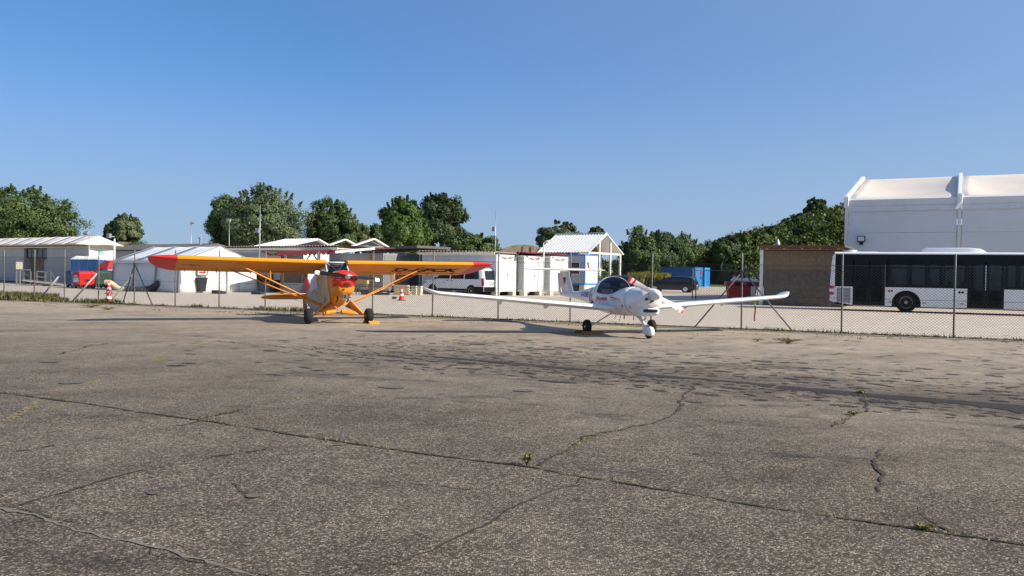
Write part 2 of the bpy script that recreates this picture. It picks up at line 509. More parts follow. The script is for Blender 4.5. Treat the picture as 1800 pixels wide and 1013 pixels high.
for i, (pp, w0, w1, jag, gap) in enumerate(CR):
    o, fine = crack(pp, w0, w1, 100+i, jag, z=0.0030+i*0.00015, gap=gap)
    o['label'] = None or 'wandering dark crack in the worn asphalt'; del o['label']
    CRF.append(fine)
crack([(-40,890),(60,905),(180,945),(270,965),(370,990),(480,1022)], .035, .035, 77, 0.02, m=M_crack2, z=0.0020)
crack([(270,962),(268,975),(420,998),(500,1020)], .012, .012, 79, 0.01)

M_old = asphalt('older_asphalt', (0.86, 0.80, 0.73))
pp_ = [G(-60, 893), G(60, 908), G(180, 946), G(270, 966), G(370, 991), G(480, 1022), G(700, 1100), G(-600, 1100)]
b = MB(); b.add([(p.x, p.y, -0.0012) for p in pp_], [tuple(range(len(pp_)))]); b.build('asphalt_patch', M_old, kind='structure')

# faded yellow paint dashes
def paint_mat():
    mt = mat('faded_yellow_paint', (0.32, 0.27, 0.09), 0.85, var=0.2, scale=30)
    mt2 = bpy.data.materials.get('faded_yellow_paint'); n, l = mt2.node_tree.nodes, mt2.node_tree.links
    b = n['Principled BSDF']; z = n.new('ShaderNodeTexNoise'); z.inputs['Scale'].default_value = 28; z.inputs['Detail'].default_value = 6
    tc = n.new('ShaderNodeTexCoord'); l.new(tc.outputs['Object'], z.inputs['Vector'])
    r = n.new('ShaderNodeValToRGB'); r.color_ramp.elements[0].position = 0.47; r.color_ramp.elements[1].position = 0.6
    l.new(z.outputs['Fac'], r.inputs[0])
    mu = n.new('ShaderNodeMath'); mu.operation = 'MULTIPLY'; mu.inputs[1].default_value = 0.75
    l.new(r.outputs[0], mu.inputs[0]); l.new(mu.outputs[0], b.inputs['Alpha'])
    return mt
MY = paint_mat()
for q in ([(268,636),(286,636),(300,628),(280,628)], [(148,676),(166,676),(182,669),(164,669)], [(0,742),(20,742),(84,704),(66,704)], [(335,610),(348,610),(392,598),(380,598)]):
    b = MB(); b.add([(G(*p).x, G(*p).y, 0.0075) for p in q], [(0,1,2,3)]); o = b.build('painted_dash', MY, kind='structure')
# brittle tar remains: ragged thin flakes along an old taxi line, sharp along its far edge
def tar_mat():
    mt = asphalt('tar_remains', (0.36, 0.36, 0.39)); return mt
M_tar = tar_mat()
rt_ = random.Random(12)
T0, T1 = G(560, 609), G(1840, 717); T0.z = T1.z = 0
TD = (T1 - T0).normalized(); TNn = Vector((-TD.y, TD.x, 0)); TL = (T1 - T0).length
taken = []
def flake(b, c, L, W, ang, n=16):
    # keep flakes apart: no two thin patches may lie on one another
    rel = c - T0; s_c, o_c = rel.dot(TD), rel.dot(TNn); da = ang - ta
    hx, hy = L*.50*abs(math.cos(da)) + W*.3*abs(math.sin(da)), W*.66*abs(math.cos(da)) + L*.45*abs(math.sin(da))
    wj = int(s_c/.055); ws = [STRIP.get(j, 0) for j in range(int((s_c-hx)/.055), int((s_c+hx)/.055)+1)]
    if ws and max(ws) > 0 and o_c + hy > -max(ws) - .02 and o_c - hy < .09: return
    for (x, y, a, h) in taken:
        if abs(x-s_c) < a+hx and abs(y-o_c) < h+hy: return
    taken.append((s_c, o_c, hx, hy))
    d = Vector((math.cos(ang), math.sin(ang), 0)); e = Vector((-d.y, d.x, 0)); up, lo = [], []
    for i in range(n+1):
        t = i/n; env = math.sin(math.pi*t)**.6
        up.append(c + d*(L*(t-.5)) + e*(W*.5*env*rt_.uniform(.1, 1.2) + W*.03))
        lo.append(c + d*(L*(t-.5)) - e*(W*.5*env*rt_.uniform(.15, 1.3) + W*.02))
    o = len(b.v); z = 0.0013
    for p, q in zip(up, lo): b.v += [(p.x, p.y, z), (q.x, q.y, z)]
    for i in range(n): b.f.append((o+2*i, o+2*i+1, o+2*i+3, o+2*i+2))
bt = MB(); ta = math.atan2(TD.y, TD.x); STRIP = {}
# the continuous line, straight far edge and torn near edge
prev = None; k = 0; s_ = TL*.22; wv = .15
while s_ < TL*2.2:
    f = min(1.0, s_/TL); wv = max(.15, min(1.0, wv + rt_.gauss(0, .035))); tear = rt_.random()**3*.16*f
    w = wv*(.30 + .75*f) + tear
    p = T0 + TD*s_ + TNn*(.03*math.sin(s_*1.7) + rt_.gauss(0, .012)); q = p - TNn*w
    if prev and not (rt_.random() < .10*(1.2-f)):
        bt.add([(prev[0].x, prev[0].y, .0011), (prev[1].x, prev[1].y, .0011), (q.x, q.y, .0011), (p.x, p.y, .0011)], [(0,1,2,3)])
    STRIP[int(s_/.055)] = w; prev = (p, q); s_ += .055
for i in range(4200):
    s0 = rt_.uniform(.0, 1.9)*TL
    if rt_.random() < .6: off = -abs(rt_.gauss(0, .5)) - .1 - STRIP.get(int(s0/.055), 0)
    else: off = abs(rt_.gauss(0, 1.6)) + .1
    c = T0 + TD*s0 + TNn*off
    L = (.07 + .42*rt_.random()**2.2)*(1.35 if off < 0 else 1.0); flake(bt, c, L, L*rt_.uniform(.3, .85), ta + rt_.gauss(0, .3))
for i in range(260):
    c = G(rt_.uniform(300, 1800), rt_.uniform(590, 660)); L = rt_.uniform(.08, .35); flake(bt, c, L, L*rt_.uniform(.2, .7), rt_.gauss(0, .6))
o_ = bt.build('tar_remains', M_tar, kind='stuff')

# dark round sealed spots
M_spot = mat('tar_spot', (0.10, 0.09, 0.075), 0.9, var=0.3, scale=15)
for (px, py, w) in ((690, 681, .20), (88, 636, .18), (124, 673, .17), (448, 872, .07), (920, 687, .16), (270, 868, .05)):
    c = G(px, py); b = MB(); r = random.Random(px)
    b.add([(c.x + math.cos(t*.4189)*w*r.uniform(.7, 1), c.y + math.sin(t*.4189)*w*.9*r.uniform(.6, 1), 0.0060) for t in range(15)], [tuple(range(15))])
    b.build('tar_spot', M_spot, kind='structure')
# kerb line under the fence and sun-bleached edge
M_edge = mat('broken_edge', (0.27, 0.245, 0.205), 0.95, var=0.3, scale=14, bump=0.6, dirt=0.35)
b = MB(); r = random.Random(5); s = -20
prevp = None
while s < 75:
    w1, w2 = -0.30 - r.random()*.25, 0.22 + r.random()*.15
    cur = (FL(s, w1, 0.009), FL(s, w2, 0.009))
    if prevp: b.add([prevp[0], cur[0], cur[1], prevp[1]], [(0,1,2,3)])
    prevp = cur; s += 0.35
b.build('ground_strip', M_edge, kind='structure')
# ------------------------------------------------------------------ foliage
def leaves(name, cen, nor, size, tone, m, parent=None, kind=None, aspect=0.6, rs=None):
    rs = rs or np.random.RandomState(1)
    N = len(cen)
    nor = nor / (np.linalg.norm(nor, axis=1, keepdims=True) + 1e-9)
    rnd = rs.normal(size=(N, 3))
    u = np.cross(nor, rnd); u /= (np.linalg.norm(u, axis=1, keepdims=True) + 1e-9)
    v = np.cross(nor, u)
    sz = size[:, None]
    a = cen - u*sz*0.5; c = cen + u*sz*0.5
    b = cen + v*sz*0.5*aspect - nor*sz*0.08; d = cen - v*sz*0.5*aspect - nor*sz*0.08
    vs = np.stack([a, b, c, d], 1).reshape(-1, 3).astype(np.float32)
    me = bpy.data.meshes.new(name)
    me.vertices.add(4*N); me.vertices.foreach_set('co', vs.ravel())
    me.loops.add(4*N); me.loops.foreach_set('vertex_index', np.arange(4*N, dtype=np.int32))
    me.polygons.add(N); me.polygons.foreach_set('loop_start', np.arange(0, 4*N, 4, dtype=np.int32))
    me.polygons.foreach_set('loop_total', np.full(N, 4, dtype=np.int32))
    me.update(calc_edges=True)
    at = me.attributes.new('tone', 'FLOAT', 'POINT')
    at.data.foreach_set('value', np.repeat(tone, 4).astype(np.float32))
    me.materials.append(m)
    o = bpy.data.objects.new(name, me); C.objects.link(o)
    if parent: o.parent = parent
    if kind: o['kind'] = kind
    return o

M_bark = mat('bark', (0.07, 0.055, 0.04), 0.95, var=0.3, scale=8, bump=0.6)
M_lf_mid = leaf_mat('leaf_mid_green', (0.040, 0.076, 0.022), (0.120, 0.172, 0.050))
M_lf_bright = leaf_mat('leaf_bright_green', (0.040, 0.090, 0.018), (0.120, 0.200, 0.042))
M_lf_dark = leaf_mat('leaf_dark_green', (0.028, 0.054, 0.020), (0.082, 0.122, 0.043))
M_lf_willow = leaf_mat('leaf_willow_green', (0.070, 0.104, 0.046), (0.175, 0.215, 0.105))
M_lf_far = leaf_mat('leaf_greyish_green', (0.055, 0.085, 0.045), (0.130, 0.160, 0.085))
M_lf_bush = leaf_mat('leaf_bush_green', (0.040, 0.070, 0.016), (0.140, 0.175, 0.042))

def crown_leaves(cx, cy, cz, rx, ry, rz, nclump, per, leaf, seed, shape='round', crown_r=0.24, gaps=0.0, spikes=0):
    rs = np.random.RandomState(seed)
    cen, nor, tone = [], [], []
    for k in range(nclump):
        # clumps fill the crown, most of them near its skin
        while True:
            d = rs.normal(size=3); d /= np.linalg.norm(d)
            if d[2] > -0.9: break
        rad = rs.uniform(0.12, 0.92) ** 0.55
        wob = 1 + 0.13*math.sin(3*math.atan2(d[1], d[0]) + seed) + 0.12*math.sin(5*d[2]*2 + seed*1.7 + 2*math.atan2(d[0], d[1]))
        if shape == 'cone' and d[2] > 0: wob *= 1 - 0.25*abs(d[2])*abs(d[0])*2
        p = d*rad*wob
        cr_ = rs.uniform(0.6, 1.25)*crown_r
        n = int(per*rs.uniform(0.7, 1.3))
        q = rs.normal(size=(n, 3)); q /= np.linalg.norm(q, axis=1, keepdims=True)
        q[:, 2] *= 0.8
        rr = rs.uniform(0.35, 1.15, size=(n, 1)) ** 0.7
        c = p + q*rr*cr_
        base = rs.uniform(0.15, 0.75)
        cen.append(c*np.array([rx, ry, rz]) + np.array([cx, cy, cz]))
        nor.append(q*0.8 + d*0.55 + rs.normal(size=(n, 3))*0.38 + np.array([0, 0, 0.2]))
        tone.append(np.clip(base + rs.normal(size=n)*0.16, 0, 1))
    for k in range(spikes):    # shoots standing out of the outline
        az = rs.uniform(0, 2*math.pi); el = rs.uniform(0.1, 1.45)
        d = np.array([math.cos(az)*math.cos(el), math.sin(az)*math.cos(el), math.sin(el)])
        L = rs.uniform(0.06, 0.2); n = int(per*0.35)
        t = rs.uniform(0, 1, size=(n, 1))
        up = np.array([0, 0, 1.0])*0.6 + d*0.6
        c = d*0.92 + up*t*L + rs.normal(size=(n, 3))*0.022*(1.3-t)
        cen.append(c*np.array([rx, ry, rz]) + np.array([cx, cy, cz]))
        nor.append(rs.normal(size=(n, 3)) + np.array([0, 0, 0.3]))
        tone.append(np.clip(rs.uniform(0.3, 0.8) + rs.normal(size=n)*0.15, 0, 1))
    cen = np.concatenate(cen); nor = np.concatenate(nor); tone = np.concatenate(tone)
    size = rs.uniform(0.6, 1.35, size=len(cen))*leaf
    return cen, nor, size, tone

def tree(name, label, pxl, pxr, pytop, Y, m, seed, pybot=None, leaf=0.27, dens=1.0, group=None, spikes=25, clump=0.27, shape='round', depth=0.8, base=None, cat='tree', trunk=True):
    px = (pxl + pxr)/2
    c = P(px, 483, Y)
    z0 = gz(Y) if base is None else base
    rx = abs(pxr - pxl)/2/F*Y
    ztop = ZZ(px, pytop, Y)
    zbot = ZZ(px, pybot, Y) if pybot else z0 + (ztop - z0)*0.16
    rz = (ztop - zbot)/2; cz = (ztop + zbot)/2
    t = thing(name, label, cat, (c.x, Y, z0), 0, group)
    nclump = int(95*dens*max(1, (rx*rz)/22)); nclump = min(nclump, 380)
    per = int(280)
    k = 1.02
    cen, nor, size, tone = crown_leaves(0, 0, cz - z0, rx*k, rx*k*depth, rz*k, nclump, per, leaf, seed, shape, clump, spikes=spikes)
    leaves('crown', cen, nor, size, tone, m, t, rs=np.random.RandomState(seed+5))
    if trunk:
        b = MB(); r = random.Random(seed)
        tr = max(0.12, rz*0.075)
        topz = cz - z0 + rz*0.4
        pts = [(r.uniform(-.1, .1)*i, r.uniform(-.1, .1)*i, topz*i/5) for i in range(6)]
        b.tube(pts, [tr*(1.25 - 0.19*i) for i in range(6)], 8)
        for i in range(7):
            a = r.uniform(0, 6.28); h = topz*r.uniform(.3, .8); L = rx*r.uniform(.45, .75)
            p0 = Vector((0, 0, h)); p2 = Vector((math.cos(a)*L, math.sin(a)*L*depth, h + rz*r.uniform(.2, .6)))
            b.tube([p0, p0.lerp(p2, .5) + Vector((0, 0, -.1*rz)), p2], [tr*.5, tr*.32, tr*.1], 6)
        b.build('trunk', M_bark, t, smooth=True)
    return t

# horizon filler: far woodland seen in the gaps
rs = np.random.RandomState(3)
N = 26000
xs = rs.uniform(-330, 260, N); top = 5.0 + 2.0*np.sin(xs*0.05) + 1.5*np.sin(xs*0.17+1) + 1.0*np.sin(xs*0.41)
zz = 1.0 + rs.uniform(0, 1, N)**0.8*top*0.85
yy = 330 + rs.uniform(-8, 8, N)
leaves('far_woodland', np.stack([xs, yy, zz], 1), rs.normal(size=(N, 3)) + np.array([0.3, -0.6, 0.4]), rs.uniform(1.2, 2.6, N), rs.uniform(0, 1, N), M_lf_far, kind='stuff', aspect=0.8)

tree('broadleaf_tree', 'big round dark green tree at the left edge behind the cream-roofed building', -62, 132, 334, 105, M_lf_mid, 11, pybot=452, spikes=60, dens=1.25)
tree('small_tree', 'small two-lobed tree alone in the gap of sky above the low buildings', 196, 243, 379, 118, M_lf_willow, 12, pybot=432, spikes=14, leaf=.4)
tree('small_tree', 'dark little lobe tree touching the left side of the lone small tree', 181, 205, 396, 121, M_lf_dark, 13, pybot=428, spikes=8, leaf=.4)
tree('willow_tree', 'darker lower lobe at the left side of the big pale willow behind the marquee', 364, 448, 352, 102, M_lf_mid, 14, pybot=452, spikes=20, leaf=.27, dens=1.5)
tree('willow_tree', 'big pale grey-green willow with a smooth domed crown behind the yellow left wing', 393, 540, 332, 97, M_lf_willow, 15, pybot=462, spikes=30, leaf=.25, dens=1.9, clump=.24)
tree('broadleaf_tree', 'spiky-topped mid green tree left of the two big dark trees', 536, 628, 356, 108, M_lf_mid, 16, pybot=450, spikes=60)
tree('low_tree', 'low green tree filling the dip right of the spiky-topped tree', 610, 650, 394, 112, M_lf_bush, 17, pybot=455, spikes=12)
tree('low_tree', 'low dark tree tucked against the left of the bright chestnut tree', 640, 685, 396, 114, M_lf_mid, 18, pybot=458, spikes=10)
tree('chestnut_tree', 'rounded bright green tree standing before a darker spiky one', 666, 750, 350, 92, M_lf_bright, 19, pybot=455, spikes=25, dens=1.2, leaf=.3)
tree('broadleaf_tree', 'tall very dark tree with ragged outer branches left of the antenna mast', 722, 822, 346, 99, M_lf_dark, 20, pybot=452, spikes=80, dens=1.2)
tree('low_tree', 'long low dark tree sloping down towards the antenna mast', 795, 872, 412, 102, M_lf_mid, 21, pybot=462, spikes=8)
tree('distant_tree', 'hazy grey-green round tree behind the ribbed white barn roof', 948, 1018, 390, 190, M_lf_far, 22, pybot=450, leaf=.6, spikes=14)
tree('distant_tree', 'tiny dark bush top showing just above the ridge of the white barn', 1032, 1065, 402, 170, M_lf_dark, 23, pybot=440, leaf=.55, spikes=10)
tree('conifer_tree', 'dark green pointed tree next to the right gable of the white barn', 1080, 1160, 403, 112, M_lf_mid, 24, pybot=500, spikes=30, shape='cone', dens=1.3)
tree('broadleaf_tree', 'rounded dark green tree between the pointed tree and the blue shipping containers', 1124, 1200, 408, 116, M_lf_dark, 25, pybot=500, spikes=20, dens=1.3)
tree('broadleaf_tree', 'lighter green tree above the blue shipping containers', 1168, 1232, 414, 130, M_lf_mid, 26, pybot=500, spikes=16, dens=1.3)
tree('low_tree', 'low green tree above the right end of the blue shipping containers', 1200, 1272, 428, 134, M_lf_bush, 27, pybot=500, spikes=14, dens=1.3)

# the overgrown earth mound on the right
prof = [(1250, 500), (1256, 450), (1266, 434), (1290, 424), (1320, 418), (1350, 411), (1380, 401), (1405, 391), (1435, 380), (1470, 376), (1520, 374), (1600, 380), (1750, 410), (1900, 460)]
b = MB(); rings = []
MY0 = 136.0
for px, py in prof:
    c = P(px, py, MY0); z0 = gz(MY0)
    h = max(0.3, c.z - z0 - 0.6)
    ring = [(c.x, MY0 - 20 + 40*k/10, z0 + h*math.sin(math.pi*k/10)**0.8 - (0.4 if k in (0, 10) else 0)) for k in range(11)]
    rings.append(ring)
b.loft(rings, closed=False)
b.build('earth_mound', M_field, smooth=True, kind='structure')
def mound_at(px, f):
    """point on the near slope: f = 0 foot .. 1 crest"""
    for i in range(len(prof)-1):
        if prof[i][0] <= px <= prof[i+1][0]:
            t = (px-prof[i][0])/(prof[i+1][0]-prof[i][0]); py = prof[i][1]*(1-t)+prof[i+1][1]*t
    c = P(px, py, MY0); h = max(.3, c.z-gz(MY0)-.6)
    k = f*5
    return Vector((c.x, MY0-20+4*k, gz(MY0)+h*math.sin(math.pi*k/10)**0.8))
rs = np.random.RandomState(8); cs, ns, ss, ts = [], [], [], []
for i in range(420):
    px = rs.uniform(1254, 1560); f = rs.uniform(0.0, 1.0)**1.5
    p = mound_at(px, f); r = rs.uniform(1.1, 2.4)
    n = 150
    q = rs.normal(size=(n, 3)); q /= np.linalg.norm(q, axis=1, keepdims=True)
    cs.append(np.array(p) + q*r*np.array([1.1, 1, .8])*rs.uniform(.5, 1, size=(n, 1)) + [0, 0, r*.3]); ns.append(q + rs.normal(size=(n, 3))*.5)
    ss.append(rs.uniform(.3, .7, n)); ts.append(np.clip(rs.uniform(.1, .8) + rs.normal(size=n)*.15, 0, 1))
leaves('undergrowth', np.concatenate(cs), np.concatenate(ns), np.concatenate(ss), np.concatenate(ts), M_lf_bush, kind='stuff')
MB_ = [(1250, 1286, 422, .2, M_lf_mid, 'lowest bush at the left foot of the overgrown mound'),
       (1258, 1300, 417, .35, M_lf_dark, 'dark bush above the left end of the red skip'),
       (1283, 1330, 411, .5, M_lf_bush, 'yellowish green bush on the lower slope of the mound'),
       (1315, 1352, 407, .6, M_lf_mid, 'mid green bush above the left corner of the chipboard shed'),
       (1340, 1385, 400, .7, M_lf_bush, 'broad bush on the mound directly over the chipboard shed'),
       (1366, 1392, 388, .8, M_lf_mid, 'small pointed bush halfway up the skyline of the mound'),
       (1385, 1430, 378, .85, M_lf_dark, 'dark bush left below the tree on top of the mound'),
       (1412, 1450, 350, .95, M_lf_dark, 'airy dark tree standing highest on the overgrown mound'),
       (1440, 1492, 365, .9, M_lf_bush, 'bright green bush on the mound beside the hangar tent corner'),
       (1405, 1460, 392, .55, M_lf_mid, 'wide green bush on the slope under the highest tree'),
       (1450, 1500, 390, .45, M_lf_bush, 'bush low on the mound by the hangar tent wall')]
for i, (l_, r_, t_, f, m, lab) in enumerate(MB_):
    Y = MY0 - 20 + 20*f
    tree('mound_bush' if 'tree' not in lab.split()[2] else 'mound_tree', lab, l_, r_, t_, Y, m, 40+i, pybot=t_+ (38 if i != 7 else 45), leaf=.33, spikes=26, dens=.8, cat='tree' if 'airy' in lab else 'bush',
         base=mound_at((l_+r_)/2, f).z - .3)

# grass and weeds --------------------------------------------------
M_grass = leaf_mat('grass_blade', (0.055, 0.085, 0.018), (0.20, 0.22, 0.06), 0.35, (0.30, 0.27, 0.11))
M_weed = leaf_mat('weed_leaf', (0.06, 0.09, 0.02), (0.22, 0.23, 0.05), 0.3, (0.30, 0.25, 0.10))
M_drygrass = leaf_mat('dry_blade', (0.12, 0.10, 0.04), (0.30, 0.25, 0.13), 0.3)
def blades(name, pts, hts, m, seed, width=0.012, lean=0.5, **kw):
    rs = np.random.RandomState(seed); N = len(pts)
    pts = np.array(pts, dtype=float); hts = np.array(hts, dtype=float)
    az = rs.uniform(0, 2*math.pi, N); ln = rs.uniform(0.1, 1, N)*lean
    side = np.stack([np.cos(az), np.sin(az), np.zeros(N)], 1); fw_ = np.stack([-np.sin(az), np.cos(az), np.zeros(N)], 1)
    w = (width*rs.uniform(.6, 1.5, N))[:, None]
    up = np.array([0, 0, 1.0])
    mid = pts + up*(hts*.55)[:, None] + fw_*(hts*ln*.25)[:, None]
    tip = pts + up*(hts*rs.uniform(.8, 1, N))[:, None] + fw_*(hts*ln*.8)[:, None]
    vs = np.stack([pts - side*w*.5, pts + side*w*.5, mid + side*w*.45, tip, mid - side*w*.45], 1).reshape(-1, 3).astype(np.float32)
    me = bpy.data.meshes.new(name)
    me.vertices.add(5*N); me.vertices.foreach_set('co', vs.ravel())
    me.loops.add(5*N); me.loops.foreach_set('vertex_index', np.arange(5*N, dtype=np.int32))
    me.polygons.add(N); me.polygons.foreach_set('loop_start', np.arange(0, 5*N, 5, dtype=np.int32)); me.polygons.foreach_set('loop_total', np.full(N, 5, dtype=np.int32))
    me.update(calc_edges=True)
    at = me.attributes.new('tone', 'FLOAT', 'POINT'); at.data.foreach_set('value', np.repeat(np.clip(rs.normal(.5, .25, N), 0, 1), 5).astype(np.float32))
    me.materials.append(m)
    o = bpy.data.objects.new(name, me); C.objects.link(o); o['kind'] = 'stuff'
    return o
r = random.Random(21)
# dense grass left
pts, hts = [], []
for i in range(16000):
    s = r.uniform(-9, 3.4); w = r.uniform(-.35, 2.6 - max(0, s)*.55)
    pts.append(FL(s, w)); hts.append(r.uniform(.12, .42)*(1.0 if s < 1.5 else .6)*(0.5 + 0.5*abs(math.sin(s*2.1+w))))
blades('long_grass', pts, hts, M_grass, 1, width=.022)
# weeds along the foot of the fence
pts, hts = [], []
for k in range(150):
    s0 = r.uniform(2, 45)
    if s0 > 17 and r.random() < .45: continue
    big = r.random() ** 3
    n = int(14 + 110*big*(1.3 if s0 < 17 else .55)); sp = .10 + .35*big
    for i in range(n):
        s = s0 + r.gauss(0, sp); w = r.gauss(.0, .10)
        pts.append(FL(s, w)); hts.append(r.uniform(.03, .09 + .22*big)*(1 if s0 < 17 else .55))
blades('fence_weeds', pts, hts, M_grass, 2, width=.018)
pts, hts = [], []
for i in range(9000):
    s = r.uniform(-5, 48); pts.append(FL(s, r.gauss(.02, .12))); hts.append(r.uniform(.02, .07))
blades('dry_litter', pts, hts, M_drygrass, 3, width=.02, lean=2.0)
# scattered scraps of dry growth on the far apron
pts, hts = [], []
for k in range(60):
    p0 = FL(r.uniform(-4, 44), -r.uniform(.4, 3.0)); n = r.randint(6, 30); a = r.uniform(.1, .5)
    for i in range(n):
        pts.append(p0 + FD*r.gauss(0, a) + FN*r.gauss(0, .04)); hts.append(r.uniform(.02, .06))
blades('apron_litter', pts, hts, M_drygrass, 4, width=.016, lean=1.5)
# growth in the cracks
pts, hts = [], []
for ci, dens, h in ((0, .5, .020), (1, .6, .02), (2, .45, .018), (3, .15, .01), (9, .35, .02), (5, .2, .012), (10, .2, .015), (11, .4, .02), (14, .5, .03)):
    fine = CRF[ci]
    for i in range(len(fine)-1):
        patch = 0.5 + 0.5*math.sin(i*.13 + ci) * math.sin(i*.047 + 2*ci)
        for k in range(int(dens*14*patch**2)):
            p = fine[i].lerp(fine[i+1], r.random()); pts.append(Vector((p.x + r.gauss(0, .012), p.y + r.gauss(0, .012), 0))); hts.append(h*r.uniform(.5, 1.6))
blades('crack_moss', pts, hts, M_grass, 5, width=.008, lean=1.2)

def weed(label, px, py, rad, h, n, seed, name='weed_tuft'):
    """a single rooted weed: stems, each carrying leaves"""
    p = G(px, py); rs = random.Random(seed); cen, nor = [], []
    b = MB(); t = thing(name, label, 'weed', (p.x, p.y, 0))
    for k in range(n):
        a = rs.uniform(0, 6.28); L = rad*rs.uniform(.3, 1); hh = h*rs.uniform(.5, 1)
        tip = Vector((math.cos(a)*L, math.sin(a)*L, hh)); mid = Vector((math.cos(a)*L*.35, math.sin(a)*L*.35, hh*.7))
        b.tube([(0, 0, 0), mid, tip], [.003, .002, .001], 3)
        for j in range(7):
            q = mid.lerp(tip, j/6) + Vector((rs.gauss(0, .006), rs.gauss(0, .006), rs.gauss(0, .004))); cen.append(q)
            nor.append((rs.gauss(0, .7), rs.gauss(0, .7), 1))
    b.build('stem', M_lf_bush, t)
    cen = np.array(cen); nor = np.array(nor)
    leaves('foliage', cen, nor, np.random.RandomState(seed).uniform(.012, .03, len(cen))*(1 + rad*2), np.random.RandomState(seed).uniform(.2, 1, len(cen)), M_weed, t)
weed('bright green weed in the main crack left of the branching crack', 926, 818, .06, .09, 22, 1)
weed('low spreading weed on the far apron right of the white aircraft', 1385, 603, .40, .11, 60, 2)
weed('yellow-green weed at the top end of the short crack on the right', 1517, 692, .10, .04, 30, 3)
weed('small yellow-green weed at the lower bend of the short crack on the right', 1500, 729, .08, .035, 30, 4)
weed('flat weed in the main crack near the right edge', 1628, 929, .07, .025, 22, 5)
weed('low dry weed in front of the fence left of the traffic cone', 160, 541, .40, .12, 50, 6)
weed('tiny weed between the traffic cone and the left fence brace', 190, 545, .32, .10, 40, 7)
weed('sparse small weed beside the spreading one on the far apron', 1332, 600, .18, .07, 20, 8)

# ------------------------------------------------------------------ chain link fence
FPX = [7, 60, 113, 173, 236, 308, 385, 466, 558, 654.6, 760, 875.5, 1002, 1144, 1303, 1479, 1676]
def s_at(px):
    r_ = ray(px, 560); # intersect vertical plane through the fence with the column
    # solve (A0 + FD s) x / y = rx/ry at ground level, refine for roll
    s = 0
    py = 560
    for it in range(6):
        r_ = ray(px, py); k = r_.x / r_.y
        s = (k*A0.y - A0.x)/(FD.x - k*FD.y)
        q = A0 + FD*s; py = 483 + ROLL*(px-900) + (EYE)/q.y*F
    return s
fs = [s_at(px) for px in FPX]
step = (fs[-1]-fs[0])/(len(fs)-1)
fs = [fs[0] - step] + fs + [fs[-1] + step, fs[-1] + 2*step]
fence = thing('chain_link_fence', 'long grey chain-link fence with plain steel posts between the apron and the yard', 'fence', tuple(A0), math.atan2(FD.y, FD.x))
HP, HM = 2.22, 1.88
MPOST = bpy.data.meshes.new('post')
b = MB(); b.lathe([(.025, -.1), (.025, HP), (.012, HP+.02)], n=10)
p0 = b.build('post', M_post, fence, smooth=True, autosmooth=40); p0.location = (fs[0], 0, 0)
for s in fs[1:]: share('post', p0.data, fence, (s, 0, 0), (0, random.Random(s).uniform(-.012, .012), 0))
M_wire = mat('fence_wire', (0.055, 0.055, 0.055), 0.8, 0.0, var=0.2, spec=0.2)
CELL = 0.075
L = step; n = int(round(L/CELL)); CELL = L/n
nv = int(round(HM/CELL)); HM2 = nv*CELL
def mesh_bay():
    b = MB(); rr = .0029
    for k in range(-nv, n):
        x0, z0 = k*CELL, 0.03
        a_ = max(0, -k); e_ = min(nv, n-k)
        for sgn in (0, 1):
            pA = Vector(((k+a_)*CELL, .004 if sgn else -.004, z0 + a_*CELL)); pB = Vector(((k+e_)*CELL, .004 if sgn else -.004, z0 + e_*CELL))
            if sgn: pA.x = L - pA.x; pB.x = L - pB.x
            b.tube([pA, pB], rr, 3, cap=False)
    return b
mb = mesh_bay().build('wire_mesh', M_wire, fence)
mb.location = (fs[0], -.03, 0)
mb.scale.x = (fs[1]-fs[0])/L
for i in range(1, len(fs)-1): share('wire_mesh', mb.data, fence, (fs[i], -.03, 0), (0, 0, 0), ((fs[i+1]-fs[i])/L, 1, 1))
for z in (0.04, 1.0, HM2 + .035):
    b = MB(); b.tube([(fs[0], -.035, z), (fs[-1], -.035, z)], .0045, 5); b.build('tension_wire', M_wire, fence)
def brace(s0, z0, s1, off1, m, rad=.022):
    b = MB(); b.tube([(s0, -.02 if off1 <= 0 else .02, z0), (s1, off1, 0.0)], rad, 8); return b.build('brace', m, fence, smooth=True)
def s_px(px): return s_at(px)
brace(s_at(1303), 1.72, s_at(1218), .25, M_post); brace(s_at(1303), 1.72, s_at(1395), -.12, M_post)
brace(s_at(236), 1.72, s_at(203), .35, M_dark); brace(s_at(236), 1.72, s_at(272), -.1, M_post)
# white props leaning from the fence towards the apron
fz = lambda px, py: None
for (tx, ty, bx, by) in ((105, 486, 66, 526), (172, 481, 125, 529), (233, 483, 197, 524)):
    s = s_at(tx); q = A0 + FD*s
    ztop = ZZ(tx, ty, q.y - .05)
    g_ = G(bx, by + 3); loc = Vector((g_.x - A0.x, g_.y - A0.y, 0))
    b = MB(); b.tube([(s, -.03, ztop), (loc.dot(FD), loc.dot(FN), 0)], .036, 8)
    b.build('brace', M_white, fence, smooth=True)
# ================================================================== AIRCRAFT
M_yel = mat('orange_yellow_fabric', (0.71, 0.262, 0.004), 0.5, var=0.05, scale=2.0, bump=0.06, bscale=4)
M_yelm = mat('orange_yellow_metal', (0.66, 0.24, 0.010), 0.35, var=0.06)
M_redf = mat('red_gloss', (0.72, 0.022, 0.012), 0.28, var=0.06)
M_redfab = mat('red_fabric', (0.62, 0.02, 0.014), 0.5, var=0.06)
M_blk = mat('black_paint', (0.012, 0.012, 0.014), 0.3, var=0.1)
M_wtip = mat('white_tip', (0.80, 0.80, 0.80), 0.35, var=0.03)
M_alu = mat('polished_aluminium', (0.62, 0.63, 0.65), 0.25, 0.9, var=0.05)
M_canvas = mat('beige_canvas', (0.60, 0.50, 0.34), 0.85, var=0.12, scale=3, bump=0.5, bscale=7)
M_canvasw = mat('silver_canvas', (0.66, 0.68, 0.68), 0.5, var=0.1, scale=3, bump=0.5, bscale=8)
